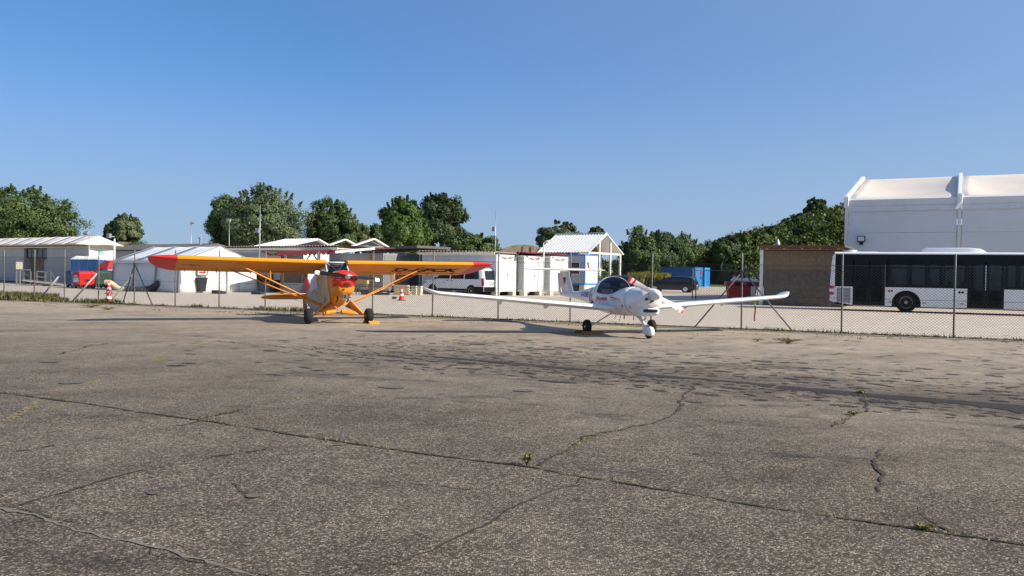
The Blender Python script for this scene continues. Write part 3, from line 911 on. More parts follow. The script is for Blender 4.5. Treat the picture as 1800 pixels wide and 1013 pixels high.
M_dope = mat('dark_red_fabric', (0.30, 0.015, 0.02), 0.5, var=0.1)
M_gel = mat('white_gelcoat', (0.72, 0.73, 0.745), 0.18, var=0.015, scale=2, spec=0.5)
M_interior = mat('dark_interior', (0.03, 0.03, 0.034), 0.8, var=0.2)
M_seat = mat('grey_seat', (0.16, 0.16, 0.17), 0.8, var=0.1)
M_glc = glass_mat('canopy_glass', (0.66, 0.72, 0.80), 0.75, 0.02)
M_glp = glass_mat('windscreen_plastic', (0.72, 0.78, 0.88), 0.62, 0.05)
M_grey_mark = mat('blue_lettering', (0.03, 0.06, 0.25), 0.5, var=0.1)
M_redlet = mat('red_lettering', (0.55, 0.01, 0.015), 0.5, var=0.1)

def interp(tab, y):
    """smooth (Catmull-Rom) interpolation of rows (y, a, b, c...)"""
    if y <= tab[0][0]: return tab[0][1:]
    if y >= tab[-1][0]: return tab[-1][1:]
    for i in range(len(tab)-1):
        if tab[i][0] <= y <= tab[i+1][0]:
            t = (y-tab[i][0])/(tab[i+1][0]-tab[i][0])
            p0, p1, p2, p3 = tab[max(i-1,0)], tab[i], tab[i+1], tab[min(i+2,len(tab)-1)]
            out = []
            for k in range(1, len(p1)):
                a, b, c, d = p0[k], p1[k], p2[k], p3[k]
                m1 = (c-a)*0.5 if i > 0 else (c-b); m2 = (d-b)*0.5 if i < len(tab)-2 else (c-b)
                out.append((2*t**3-3*t*t+1)*b + (t**3-2*t*t+t)*m1 + (-2*t**3+3*t*t)*c + (t**3-t*t)*m2)
            return tuple(out)

def sring(y, hw, zt, zb, e=2.4, n=28, cx=0.0, tp=0.0):
    ring = []; zc = (zt+zb)/2; hh = (zt-zb)/2
    for k in range(n):
        t = 2*math.pi*k/n; c, s = math.cos(t), math.sin(t)
        ring.append((cx + (1-tp*(.5-.5*math.copysign(abs(s)**(2/e), s)))*hw*math.copysign(abs(c)**(2/e), c), y, zc + hh*math.copysign(abs(s)**(2/e), s)))
    return ring

def airfoil(th=0.12, flat=True, n=9):
    """(chord fraction, thickness fraction) loop: upper surface nose to tail, then back below"""
    up, lo = [], []
    for i in range(n+1):
        x = (i/n)**2.0
        yt = 5*th*(0.2969*math.sqrt(x) - 0.126*x - 0.3516*x*x + 0.2843*x**3 - 0.1015*x**4)
        if flat: up.append((x, yt*1.5)); lo.append((x, -yt*(0.35 + 1.1*math.exp(-x*9))))
        else: up.append((x, yt*1.15)); lo.append((x, -yt*0.85))
    return up + lo[::-1][:-1][1:] if False else up + lo[::-1][1:-1]

def wing_ring(x, le, chord, z, th, inc=0.0, flat=True, n=9):
    ring = []
    for c, t in airfoil(th, flat, n):
        yy = c*chord; zz = t*chord
        ring.append((x, le + yy*math.cos(inc) + zz*math.sin(inc), z - yy*math.sin(inc) + zz*math.cos(inc)))
    return ring

def blade(mb_fn, R, hubr, root_w, tip_w, angle, y0, zc, pitch0, pitch1, r0, r1, sweep=0.0, n=8, thick=0.12):
    """one propeller blade in the disc plane; returns rings from r0 to r1"""
    rings = []
    for i in range(n+1):
        r = r0 + (r1-r0)*i/n; f = (r-hubr)/(R-hubr); f = max(0, min(1, f))
        w = root_w + (tip_w-root_w)*f
        w *= (0.55 + 0.45*min(1, f*5)) * (1 if f < .93 else math.sqrt(max(.02, 1-((f-.93)/.075)**2))*.9+.1)
        p = pitch0 + (pitch1-pitch0)*f
        ring = []
        for (u, v) in ((-.5, 0), (-.2, .5), (.15, .42), (.5, 0), (.15, -.3), (-.2, -.35)):
            a = u*w; t = v*thick*w
            lx = a*math.cos(p) - t*math.sin(p); ly = a*math.sin(p) + t*math.cos(p)
            X = r*math.cos(angle) - lx*math.sin(angle); Z = r*math.sin(angle) + lx*math.cos(angle)
            ring.append((X, y0 + ly, zc + Z))
        rings.append(ring)
    return rings

def wheel(parent, x, y, r, w, m_rim, name='wheel', z=None, blocks=True):
    z = r if z is None else z
    h = w/2
    wo = MB(); wo.lathe([(r*.52, -h*.85), (r*.80, -h), (r*.95, -h*.75), (r, -h*.3), (r, h*.3), (r*.95, h*.75), (r*.80, h), (r*.52, h*.85)], (x, y, z), 'x', 28)
    wh = wo.build(name, M_black, parent, smooth=True, autosmooth=50)
    rb = MB(); rb.lathe([(.02, -h*.9), (r*.18, -h*.9), (r*.25, -h*.6), (r*.46, -h*.55), (r*.54, -h*.86), (r*.54, h*.86), (r*.46, h*.55), (r*.25, h*.6), (r*.18, h*.9), (.02, h*.9)], (x, y, z), 'x', 24)
    rb.build('rim', m_rim, wh, smooth=True, autosmooth=40)
    return wh

# ---- yellow high-wing taildragger ---------------------------------
TH = math.radians(11.0); HUBZ = 1.46
def AF(x, y, z):
    return (x, y*math.cos(TH) + z*math.sin(TH), HUBZ + z*math.cos(TH) - y*math.sin(TH))
gp = G(596, 569)
YAW1 = math.radians(25.5)
pl = thing('taildragger_aircraft', 'orange-yellow high-wing taildragger aeroplane with red nose and wing tips', 'aeroplane', (0, 0, 0), YAW1, None, 0.945)
# put the middle between the main wheels on the measured spot
loc = Vector((gp.x, gp.y, 0)); off = Matrix.Rotation(YAW1, 3, 'Z') @ Vector((0, .98*0.945, 0)); pl.location = loc - off
# fuselage: (y, half width, top, bottom)
FT = [(0.10, .24, .15, -.24), (0.20, .30, .21, -.33), (0.45, .34, .26, -.42), (0.80, .355, .30, -.50), (1.10, .36, .33, -.58), (1.45, .36, .345, -.66), (2.9, .36, .36, -.64), (3.4, .34, .38, -.58), (4.6, .20, .36, -.30), (5.6, .07, .35, .02), (6.05, .03, .34, .12)]
b = MB(); rings = []
for i in range(10):
    y = .085 + (0.62-.085)*i/9; hw, zt, zb = interp(FT, y)
    q = 1 - 0.30*max(0, 1-(y-.085)/.10)**2
    rings.append([(p[0]*q, p[1], (p[2]+.06)*q-.06) for p in sring(y, hw, zt, max(zb, -.30), 2.6, 32)])
b.loft(rings)
cowl = b.build('cowling', M_redf, pl, smooth=True, xf=AF, autosmooth=50)
b = MB(); b.loft([sring(y, .33*s, -.16, zb, 3.0, 24, 0, .25) for y, s, zb in ((.22, .75, -.40), (.30, .93, -.48), (.62, .98, -.53), (.80, .99, -.55))])
b.build('chin_cowling', M_yelm, pl, smooth=True, xf=AF, autosmooth=50)
for sx in (-1, 1):      # cylinder cheeks and their openings
    b = MB(); b.loft([sring(y, .09*s, .09*s-.0, -.11*s-.0, 2.4, 18, sx*.275) for y, s in ((.14, .80), (.17, .95), (.42, 1.0), (.58, .85), (.74, .4))])
    b.build('cowling_cheek', M_redf, pl, smooth=True, xf=AF, autosmooth=55)
    b = MB(); b.loft([[(p[0], p[1], p[2]) for p in sring(.128, .085, .045, -.06, 3, 16, sx*.255)], sring(.16, .085, .045, -.06, 3, 16, sx*.255)])
    b.build('air_inlet', M_blk, pl, xf=AF)
b = MB(); b.box(-.09, .09, .085, .16, -.245, -.15); b.build('carburettor_inlet', M_blk, pl, bevel=.015, xf=AF)
b = MB(); b.lathe([(.001, .092), (.03, .092), (.03, .13), (.001, .13)], (0, 0, -.31), 'y', 14); b.build('inlet_hole', M_blk, pl, xf=AF)
b = MB(); b.box(-.10, .02, .20, .46, -.64, -.50); b.build('oil_cooler_scoop', M_alu, pl, bevel=.012, xf=AF)
b = MB(); b.box(-.085, .005, .192, .21, -.63, -.515); b.build('scoop_opening', M_blk, pl, xf=AF)
for x in (-.2, .12):
    b = MB(); b.tube([(x, .5, -.5), (x, .52, -.64), (x-.02, .6, -.68)], .024, 8); b.build('exhaust_pipe', M_dark, pl, smooth=True, xf=AF)
b = MB(); rings = []
for i in range(34):
    y = .62 + (6.05-.62)*i/33; hw, zt, zb = interp(FT, y)
    rings.append(sring(y, hw, zt if not 1.2 < y < 3.1 else zt, zb, 4.5 if y > .9 else 3.2, 28, 0, .27))
b.loft(rings)
b.build('fuselage', M_yel, pl, smooth=True, xf=AF, autosmooth=50)
# cabin frame and glazing
b = MB()
top = .70; W = .325
for sx in (-1, 1):
    for pts in (((sx*.34, 1.12, .32), (sx*W, 1.42, top)), ((sx*W, 1.42, top), (sx*W, 2.9, top-.06)), ((sx*.34, 2.0, .34), (sx*W, 2.0, top-.03)), ((sx*.34, 2.9, .36), (sx*W, 2.9, top-.06)), ((sx*.34, 2.9, .36), (sx*.25, 3.7, .38)), ((sx*W, 2.9, top-.06), (sx*.2, 3.8, .40))):
        b.tube(pts, .016, 8)
b.tube([(-W, 1.42, top), (W, 1.42, top)], .018, 8); b.tube([(-W, 1.9, top-.03), (W, 1.9, top-.03)], .014, 8)
b.tube([(0, 1.08, .335), (-W+.02, 1.42, top-.01)], .014, 8); b.tube([(0, 1.08, .335), (W-.10, 1.42, top-.01)], .014, 8)
b.tube([(-W, 1.42, top), (W, 1.9, top-.03)], .010, 6)
b.build('cabin_frame', M_whitem, pl, smooth=True, xf=AF)
b = MB(); b.loft([[(-.34, 1.12, .33), (-.17, 1.04, .34), (0, 1.02, .345), (.17, 1.04, .34), (.34, 1.12, .33)], [(-.335, 1.27, .52), (-.17, 1.22, .53), (0, 1.21, .53), (.17, 1.22, .53), (.335, 1.27, .52)], [(-.325, 1.42, .70), (-.17, 1.42, .705), (0, 1.42, .706), (.17, 1.42, .705), (.325, 1.42, .70)]], closed=False)
o = b.build('windscreen', M_glp, pl, smooth=True, xf=AF); so = o.modifiers.new('s', 'SOLIDIFY'); so.thickness = .004
b = MB(); b.add([(-.32, 1.42, .71), (.32, 1.42, .71), (.32, 2.5, .68), (-.32, 2.5, .68)], [(0,1,2,3)])
o = b.build('skylight', M_glp, pl, xf=AF); so = o.modifiers.new('s', 'SOLIDIFY'); so.thickness = .004
for sx in (-1, 1):
    b = MB(); b.add([(sx*.345, 1.16, .34), (sx*.345, 2.9, .37), (sx*.33, 2.9, .63), (sx*.33, 1.43, .69)], [(0,1,2,3)])
    o = b.build('side_window', M_glp, pl, xf=AF); so = o.modifiers.new('s', 'SOLIDIFY'); so.thickness = .004
b = MB(); b.box(-.30, .30, 1.32, 1.38, .12, .43); b.build('instrument_panel', M_interior, pl, bevel=.02, xf=AF)
for y in (1.95, 2.7):
    b = MB(); b.box(-.24, .24, y, y+.1, -.2, .48); b.box(-.24, .24, y-.42, y, -.2, -.08); b.build('seat', M_seat, pl, bevel=.04, xf=AF)
b = MB(); b.add([(-.34, 3.0, .37), (.34, 3.0, .37), (.31, 2.95, .62), (-.31, 2.95, .62)], [(0,1,2,3)]); b.build('rear_bulkhead', M_interior, pl, xf=AF)
# turtle deck behind the cabin
b = MB(); b.loft([[(x, y, z) for x, z in ((-w, .36), (-w*.8, .36+h*.75), (-w*.4, .36+h), (w*.4, .36+h), (w*.8, .36+h*.75), (w, .36))] for y, w, h in ((2.95, .34, .27), (3.6, .28, .15), (4.6, .17, .05), (5.3, .10, .01))])
b.build('turtle_deck', M_yel, pl, smooth=True, xf=AF)
# canvas cover hanging over the far half of the right flank
rc = random.Random(4)
zb_ = lambda y: interp(FT, y)[2]
def cover(name, m, y0, y1, x_off, ztop, zbot, sx, wr=.02, ny=26, nz=9):
    b = MB(); rings = []
    for i in range(ny):
        y = y0 + (y1-y0)*i/(ny-1); hw, zt, zb = interp(FT, y)
        row = []
        for j in range(nz):
            f = j/(nz-1); z = ztop(y)*(1-f) + zbot(y)*f
            k = 1.0 if z < zt else max(.6, 1-(z-zt)*.9)
            row.append((sx*((1-.27*min(1, max(0, (zt-z)/(zt-zb_(y)))))*hw*k + x_off + wr*math.sin(y*9+f*4)*math.sin(f*5+1) + rc.uniform(-.006, .006)), y, z))
        rings.append(row)
    b.loft(rings, closed=False)
    o = b.build(name, m, pl, smooth=True, xf=AF); so = o.modifiers.new('s', 'SOLIDIFY'); so.thickness = .008; return o
cover('canvas_cover', M_canvas, 1.15, 5.2, .022, lambda y: interp(FT, y)[1]-.02, lambda y: interp(FT, y)[2]+.03, -1)
cover('sunshade_cover', M_canvasw, 2.4, 3.7, .034, lambda y: interp(FT, y)[1]+.24-.1*max(0, y-3), lambda y: interp(FT, y)[1]-.30, -1, .012)
# wings
HS = 5.36; LE = 1.20; CH = 1.60; ZW = .66; DIH = math.radians(.6); INC = math.radians(3.0); TIP = HS - .78
def wz(x): return ZW + math.tan(DIH)*(abs(x)-.3)
def wring(x, sgn):
    ax = abs(x); f = max(0, (ax-TIP)/(HS-TIP)); k = math.sqrt(max(0.0, 1-min(1, f)**2.3))
    le = LE + (1-k)*.42; ch = CH*(.02+.98*k) - (1-k)*.05
    ch = max(.05, CH*k*.93+.07*CH*(1-f)); le = LE + .16*(1-k)
    return wing_ring(x, le, ch, wz(x) + .02*f, .115*(.35+.65*k), INC)
for sx in (-1, 1):
    b = MB(); b.loft([wring(sx*(.335 + (TIP-.335)*i/8), sx) for i in range(9)])
    w = b.build('wing', M_yel, pl, smooth=True, xf=AF, autosmooth=40)
    b = MB(); b.loft([wring(sx*(TIP + (HS-.004-TIP)*(1-(1-i/9)**1.6)), sx) for i in range(10)])
    b.build('wing_tip', M_redfab, w, smooth=True, xf=AF, autosmooth=50)
    # rib tapes under and over the wing, hinge brackets
    zu = lambda x, c: wz(x) - c*CH*math.sin(INC) - 0.024
    for k in range(13):
        x = sx*(.7 + k*.31)
        b = MB(); pts = [(x, LE + c*CH, wz(x) - c*CH*math.sin(INC) + t*CH) for c, t in airfoil(.115, True, 9)[10:]]
        b.loft([[(p[0]-.012, p[1], p[2]-.0015) for p in pts], [(p[0]+.012, p[1], p[2]-.0015) for p in pts]], closed=False)
        b.build('rib_tape', M_yel, w, xf=AF)
    b = MB(); b.bar((sx*1.0, LE+CH*.79, wz(1)-.09), (sx*4.55, LE+CH*.79, wz(4.5)-.09), .012, .006); b.build('aileron_gap', M_blk, w, xf=AF)
    for x in (2.4, 3.4, 4.3):
        b = MB(); b.bar((sx*x, LE+CH*.70, wz(x)-.08), (sx*x, LE+CH*.9, wz(x)-.14), .02, .05); b.build('hinge_bracket', M_yelm, w, xf=AF)
    # lift struts
    r1, r2 = (sx*3.0, LE+.32, wz(3.0)-.045), (sx*3.08, LE+1.12, wz(3.08)-.09)
    rt = (sx*.37, 1.75, -.60)
    for a, nm in ((r1, 'front'), (r2, 'rear')):
        b = MB(); b.bar(rt if nm == 'front' else (sx*.37, 1.9, -.60), a, .085 if nm == 'front' else .06, .035)
        b.build('lift_strut', M_yelm, pl, bevel=.012, xf=AF)
    q = Vector(rt).lerp(Vector(r1), .60); q2 = Vector((sx*.37, 1.9, -.60)).lerp(Vector(r2), .60)
    b = MB(); b.tube([q, (q.x, q.y+.02, wz(q.x)-.05)], .014, 6); b.tube([q2, (q2.x, q2.y, wz(q2.x)-.09)], .012, 6); b.tube([q, q2], .011, 6)
    b.tube([q2, (q.x+sx*.55, q.y+.1, wz(q.x)-.06)], .010, 6)
    b.build('jury_strut', M_yelm, pl, xf=AF)
# registration under the left wing (viewer's right)
def under(u, v):
    x = 3.12 + u; c = .50 - (v - .18*0)/CH
    t = airfoil(.115, True, 9)
    return AF(x, LE + c*CH, wz(x) - c*CH*math.sin(INC) - (.35+1.1*math.exp(-9*c))*5*.115*(0.2969*math.sqrt(c)-.126*c-.3516*c*c+.2843*c**3-.1015*c**4)*CH - .009)
text_obj('D-EFCK', .66, mat('matt_black', (.012, .012, .012), .9, spec=.1), pl, under, shear=.12, bold=.022)
def mark_under(u, v):
    x = -4.15 + u; c = .45 - v/CH
    return AF(x, LE + c*CH, wz(x) - c*CH*math.sin(INC) - .035)
b = MB(); b.box(-.28, -.11, -.012, .012, 0, .003); b.box(.11, .28, -.012, .012, 0, .003)
b.box(-.09, .09, .05, .075, 0, .003); b.box(-.09, .09, -.075, -.05, 0, .003); b.box(-.09, -.065, -.05, .05, 0, .003); b.box(.065, .09, -.05, .05, 0, .003); b.box(-.04, .04, -.03, .03, 0, .003)
b.build('wing_emblem', M_blk, pl, xf=lambda x, y, z: (lambda p: (p[0], p[1], p[2]-z))(mark_under(x, y)))
# tail
b = MB()
def tailplane(sx):
    out = [(0.0, 5.15), (.25*sx, 5.12), (.8*sx, 5.2), (1.3*sx, 5.38), (1.55*sx, 5.65), (1.6*sx, 5.9), (1.5*sx, 6.15), (1.2*sx, 6.28), (.5*sx, 6.30), (0.0, 6.2)]
    return out
for sx in (-1, 1):
    b = MB(); b.loft([[(x, y, .30) for x, y in tailplane(sx)], [(x, y, .335) for x, y in tailplane(sx)]])
    b.build('tailplane', M_yel, pl, smooth=True, bevel=.012, xf=AF, autosmooth=30)
fin = [(4.95, .36), (5.3, .62), (5.6, .93), (5.85, 1.04), (6.0, 1.05), (6.0, .15)]
b = MB(); b.prism(fin, -.022, .022); b.build('fin', M_redfab, pl, bevel=.012, xf=AF)
rud = [(6.02, 1.05), (6.2, 1.0), (6.4, .80), (6.52, .5), (6.52, .2), (6.42, -.02), (6.2, -.12), (6.02, -.10)]
b = MB(); b.prism(rud, -.025, .025); b.build('rudder', M_dope, pl, bevel=.012, xf=AF)
for sx in (-1, 1):
    b = MB(); b.tube([(sx*.9, 5.45, .33), (sx*.02, 5.7, .85)], .006, 5); b.tube([(sx*.9, 5.45, .30), (sx*.03, 5.6, .02)], .006, 5); b.build('bracing_wire', M_alu, pl, xf=AF)
ty = AF(0, 6.1, 0)
b = MB(); b.tube([AF(0, 5.6, .02), (0, ty[1]-.1, .28), (0, ty[1]+.08, .20)], .016, 6); b.tube([(-.045, ty[1]+.02, .2), (-.045, ty[1]+.12, .1)], .01, 5); b.tube([(.045, ty[1]+.02, .2), (.045, ty[1]+.12, .1)], .01, 5)
b.build('tail_spring', M_dark, pl)
wheel(pl, 0, ty[1]+.12, .10, .06, M_dark, 'tail_wheel')
# propeller and spinner
PA = math.radians(180-6.2)
b = MB(); b.lathe([(.001, -.10), (.05, -.08), (.085, -.03), (.10, .04), (.10, .07)], (0, 0, 0), 'y', 20)
spn = b.build('spinner', M_alu, pl, smooth=True, xf=AF)
b = MB()
for k in (0, 1):
    b.loft(blade(None, .97, .05, .13, .115, PA + math.pi*k, .0, 0, math.radians(50), math.radians(14), .04, .83, thick=.16))
pr = b.build('propeller', M_blk, pl, smooth=True, xf=AF, autosmooth=50)
for k in (0, 1):
    b = MB(); b.loft(blade(None, .97, .05, .13, .115, PA + math.pi*k, .0, 0, math.radians(50), math.radians(14), .83, .968, thick=.16))
    b.build('blade_tip', M_wtip, pr, smooth=True, xf=AF, autosmooth=50)
# main gear
TW = .93; YG = .98
def LF(x, y, z): return (x, y, z)
bl = AF(0, 1.3, -.58); bz = bl[2]
for sx in (-1, 1):
    wheel(pl, sx*TW, YG, .235, .21, M_dark, 'main_wheel')
    ax = (sx*(TW-.13), YG, .24)
    a1, a2 = AF(sx*.33, 1.05, -.56), AF(sx*.34, 1.75, -.63)
    b = MB(); b.bar(a1, ax, .07, .035); b.bar(a2, ax, .045, .03); b.bar(ax, (sx*TW, YG, .235), .05, .05)
    b.build('gear_leg', M_yelm, pl, bevel=.01)
    v = [Vector(a1), Vector(ax), Vector(a2)]
    nn = (v[1]-v[0]).cross(v[2]-v[0]).normalized()*.006
    b = MB(); b.loft([[p+nn for p in v], [p-nn for p in v]]); b.build('gear_fairing', M_yel, pl)
    ctr = Vector((sx*.06, YG+.10, bz-.27)); axx = Vector((sx*(TW-.16), YG+.02, .27))
    s0, s1 = ctr.lerp(axx, .04), ctr.lerp(axx, .60)
    b = MB(); b.tube([ctr, axx], .018, 8); b.tube([ctr, AF(sx*-.26, 1.3, -.58)], .016, 8)
    b.build('shock_strut', M_yelm, pl, smooth=True)
    b = MB(); b.tube([s0, s0.lerp(s1, .04), s0.lerp(s1, .96), s1], [.05, .075, .075, .05], 12)
    b.build('bungee_cover', M_yelm, pl, smooth=True, autosmooth=50)
    b = MB(); b.tube([AF(sx*.36, 1.45, -.4), AF(sx*.40, 1.3, -.66)], .012, 6); b.bar(AF(sx*.34, 1.55, -.68), AF(sx*.46, 1.55, -.70), .1, .02); b.build('boarding_step', M_dark, pl)
b = MB(); b.tube([(0, .3, .0), (0, .3, .1)], .012, 6)
# ---- chocks (things of their own)
M_orange = mat('orange_wood', (0.75, 0.27, 0.01), 0.6, var=0.15)
M_ochre = mat('worn_ochre_wood', (0.25, 0.12, 0.03), 0.8, var=0.2)
def chock(name, label, p, rz, w, l, h, m):
    t = thing(name, label, 'wheel chock', (p[0], p[1], 0), rz)
    for k, yy in enumerate((-l, l)):
        s = -1 if k == 0 else 1
        b = MB(); b.prism([(yy, 0), (yy+s*.16, 0), (yy+s*.12, h*.35), (yy+s*.01, h)], -w/2, w/2); b.build('wedge', m, t, bevel=.006)
    b = MB(); b.bar((w/2-.02, -l, .02), (w/2-.02, l, .02), .03, .03); b.build('link_bar', m, t)
    return t
Rz = Matrix.Rotation(YAW1, 3, 'Z')
wp = pl.location + Rz @ Vector((TW*.945+.02, YG*.945, 0))
chock('wheel_chock', 'bright orange wooden chock at the left main wheel of the yellow aeroplane', wp + Vector((.05, 0, 0)), YAW1, .30, .245, .085, M_orange)

# ---- white low-wing trainer ---------------------------------------
KS = 0.965; YAW2 = math.radians(17)
kp = G(1141, 595.5)
kt = thing('low_wing_aircraft', 'glossy white low-wing T-tail aeroplane with bubble canopy and red-striped propeller', 'aeroplane', (0, 0, 0), YAW2, None, KS)
kt.location = Vector((kp.x, kp.y, 0)) - Matrix.Rotation(YAW2, 3, 'Z') @ Vector((0, .38*KS, 0))
KT = [(0.22, .175, 1.235, .935, 2.2), (0.30, .30, 1.262, .80, 2.5), (0.45, .355, 1.268, .69, 2.5), (0.70, .41, 1.282, .62, 2.5), (1.0, .46, 1.295, .57, 2.4), (1.5, .54, 1.30, .52, 2.3), (2.0, .56, 1.30, .50, 2.3), (2.6, .545, 1.27, .51, 2.3), (3.1, .47, 1.36, .54, 2.2), (3.6, .33, 1.30, .62, 2.1), (4.3, .20, 1.19, .74, 2.0), (5.2, .135, 1.09, .83, 2.0), (6.2, .09, 1.04, .87, 2.0), (6.75, .05, 1.01, .90, 2.0)]
KTc = [(0.22, .175, 1.245, .935, 2.2), (0.30, .30, 1.285, .80, 2.5), (0.45, .38, 1.305, .655, 2.6), (0.70, .44, 1.335, .60, 2.5), (1.05, .495, 1.36, .56, 2.4), (1.5, .54, 1.25, .52, 2.3), (2.0, .56, 1.16, .50, 2.3), (2.6, .545, 1.17, .51, 2.3), (3.1, .47, 1.27, .54, 2.2), (3.6, .33, 1.30, .62, 2.1)]
def kring(y, n=36, tab=KT):
    hw, zt, zb, e = interp(tab, y); return sring(y, hw, zt, zb, e, n)
def kside(y, z, s=-1, o=.004):
    hw, zt, zb, e = interp(KT, y); zc = (zt+zb)/2; hh = (zt-zb)/2
    t = min(1, abs((z-zc)/hh)); return (s*(hw*(1-t**e)**(1/e) + o), y, z)
# fuselage with the cockpit left open (sill line) under the canopy
def sill(y):
    tab = [(1.28, 1.36), (1.45, 1.22), (1.7, 1.10), (2.0, 1.06), (2.35, 1.07), (2.6, 1.12), (2.8, 1.22), (3.0, 1.33)]
    return interp(tab, y)[0]
b = MB(); rings = []
ysf = [.22, .235, .26, .30, .36, .45, .55, .68, .82, .95]
b.loft([kring(y) for y in ysf], cap1=False)
# cockpit zone: open profile below the sill
def full(y, n=36):
    hw, zt, zb, e = interp(CAN, y) if 1.25 < y < 3.25 else interp(KT, y)
CAN = [(0.95,) + tuple(interp(KT, .95)), (1.25, .495, 1.405, .545, 2.3), (1.6, .535, 1.525, .51, 2.2), (2.0, .56, 1.59, .50, 2.2), (2.4, .55, 1.58, .50, 2.2), (2.8, .51, 1.515, .52, 2.2), (3.1, .45, 1.40, .55, 2.2), (3.5, .34, 1.30, .60, 2.1)]
def shell(y, phi0, phi1, n=16, o=0.0, tab=None):
    hw, zt, zb, e = interp(tab or CAN, y); zc = (zt+zb)/2; hh = (zt-zb)/2; out = []
    for k in range(n+1):
        t = phi0 + (phi1-phi0)*k/n; c, s = math.cos(t), math.sin(t)
        out.append(((hw+o)*math.copysign(abs(c)**(2/e), c), y, zc + (hh+o)*math.copysign(abs(s)**(2/e), s)))
    return out
def phi_at(y, z):
    hw, zt, zb, e = interp(CAN, y); zc = (zt+zb)/2; hh = (zt-zb)/2
    s = max(-1, min(1, (z-zc)/hh)); return math.asin(math.copysign(abs(s)**(e/2), s))
low, cano, rear = [], [], []
N_ = 22
yy_ = [0.95 + (3.5-0.95)*i/N_ for i in range(N_+1)]
SILL = [(0.95, 1.285), (1.1, 1.25), (1.3, 1.155), (1.55, 1.075), (1.85, 1.055), (2.3, 1.075), (2.62, 1.11), (2.9, 1.17), (3.2, 1.24), (3.5, 1.285)]
for y in yy_:
    ph = phi_at(y, interp(SILL, y)[0])
    low.append(shell(y, ph, -math.pi - ph, 30))
b.loft(low, closed=False)
b.loft([kring(y) for y in (3.5, 3.7, 4.0, 4.3, 4.8, 5.2, 5.7, 6.2, 6.5, 6.75)], cap0=False)
fus = b.build('fuselage', M_gel, kt, smooth=True, autosmooth=50)
so = fus.modifiers.new('s', 'SOLIDIFY'); so.thickness = .012; so.offset = -1
b = MB(); gl = []
for y in [y for y in yy_ if y <= 2.62]:
    ph = phi_at(y, interp(SILL, y)[0]); gl.append(shell(y, ph, math.pi-ph, 24, -.001))
b.loft(gl, closed=False)
o = b.build('canopy', M_glc, kt, smooth=True); so = o.modifiers.new('s', 'SOLIDIFY'); so.thickness = .005; so.offset = -1
# white hoop, rear fairing and canopy rim
b = MB(); b.loft([shell(y, phi_at(y, interp(SILL, y)[0]), math.pi-phi_at(y, interp(SILL, y)[0]), 24, .006) for y in (2.60, 2.66, 2.76)], closed=False)
o = b.build('canopy_hoop', M_gel, kt, smooth=True); so = o.modifiers.new('s', 'SOLIDIFY'); so.thickness = .02
b = MB(); b.loft([shell(y, phi_at(y, interp(SILL, y)[0]), math.pi-phi_at(y, interp(SILL, y)[0]), 24, .004) for y in (2.74, 2.86, 2.98, 3.1, 3.25, 3.38, 3.5)], closed=False)
o = b.build('rear_fairing', M_gel, kt, smooth=True)
b = MB()
for s in (0, 1):
    pts = []
    for y in [y for y in yy_ if y <= 2.7]:
        ph = phi_at(y, interp(SILL, y)[0]); p = shell(y, ph if s == 0 else math.pi-ph, ph if s == 0 else math.pi-ph, 1, .003)[0]; pts.append(p)
    b.tube(pts, .013, 6)
b.build('canopy_rim', M_gel, kt, smooth=True)
# cockpit
b = MB(); b.box(-.30, .30, 1.3, 2.9, .62, .80); b.box(-.46, -.43, 1.3, 3.1, .8, 1.04); b.box(.43, .46, 1.3, 3.1, .8, 1.04); b.build('cockpit_tub', M_interior, kt)
b = MB(); b.loft([[(-.44, 1.05, 1.0), (-.40, 1.10, 1.19), (-.2, 1.08, 1.25), (.2, 1.08, 1.25), (.40, 1.10, 1.19), (.44, 1.05, 1.0)], [(-.46, 1.5, .95), (-.42, 1.5, 1.15), (-.2, 1.53, 1.22), (.2, 1.53, 1.22), (.42, 1.5, 1.15), (.46, 1.5, .95)]]); b.build('instrument_panel', M_interior, kt, smooth=True)
for sx in (-1, 1):
    b = MB(); b.loft([[(sx*.24+x, 2.25+.28*f, .78+f*.42) for x in (-.19, .19)] + [(sx*.24+x, 2.35+.28*f, .78+f*.42) for x in (.19, -.19)] for f in (0, .5, 1)])
    b.box(sx*.24-.19, sx*.24+.19, 1.85, 2.3, .78, .88); b.build('seat', M_seat, kt, bevel=.03)
    b = MB(); b.box(sx*.24-.1, sx*.24+.1, 2.53, 2.60, 1.24, 1.36); b.build('head_rest', M_seat, kt, bevel=.03)
    b = MB(); b.tube([(sx*.24, 1.75, .85), (sx*.24, 1.72, 1.12)], .015, 6); b.build('control_stick', M_blk, kt)
# nose details
b = MB(); b.loft([sring(.40, .215, .745, .655, 5, 20), sring(.345, .215, .745, .655, 5, 20)]); b.build('air_inlet', M_blk, kt, smooth=True, autosmooth=40)
b = MB(); b.loft([sring(y, w, t, bb, 3.2, 24) for y, w, t, bb in ((.34, .235, .79, .60), (.37, .265, .82, .575), (.6, .28, .82, .55), (1.0, .22, .80, .53), (1.25, .08, .7, .56))]); b.build('chin_scoop', M_gel, kt, smooth=True, autosmooth=50)
b = MB(); b.loft([sring(.325, .20, .745, .66, 5, 20), sring(.345, .20, .745, .66, 5, 20)]); b.build('scoop_mouth', M_blk, kt, smooth=True, autosmooth=40)
for x, z, r in ((-.17, 1.00, .036), (.0, .965, .034), (-.05, .93, .02)):
    b = MB(); b.lathe([(.001, .20), (r, .20), (r, .30), (.001, .30)], (x, 0, z), 'y', 14); b.build('inlet_hole', M_blk if r < .036 else M_dark, kt)
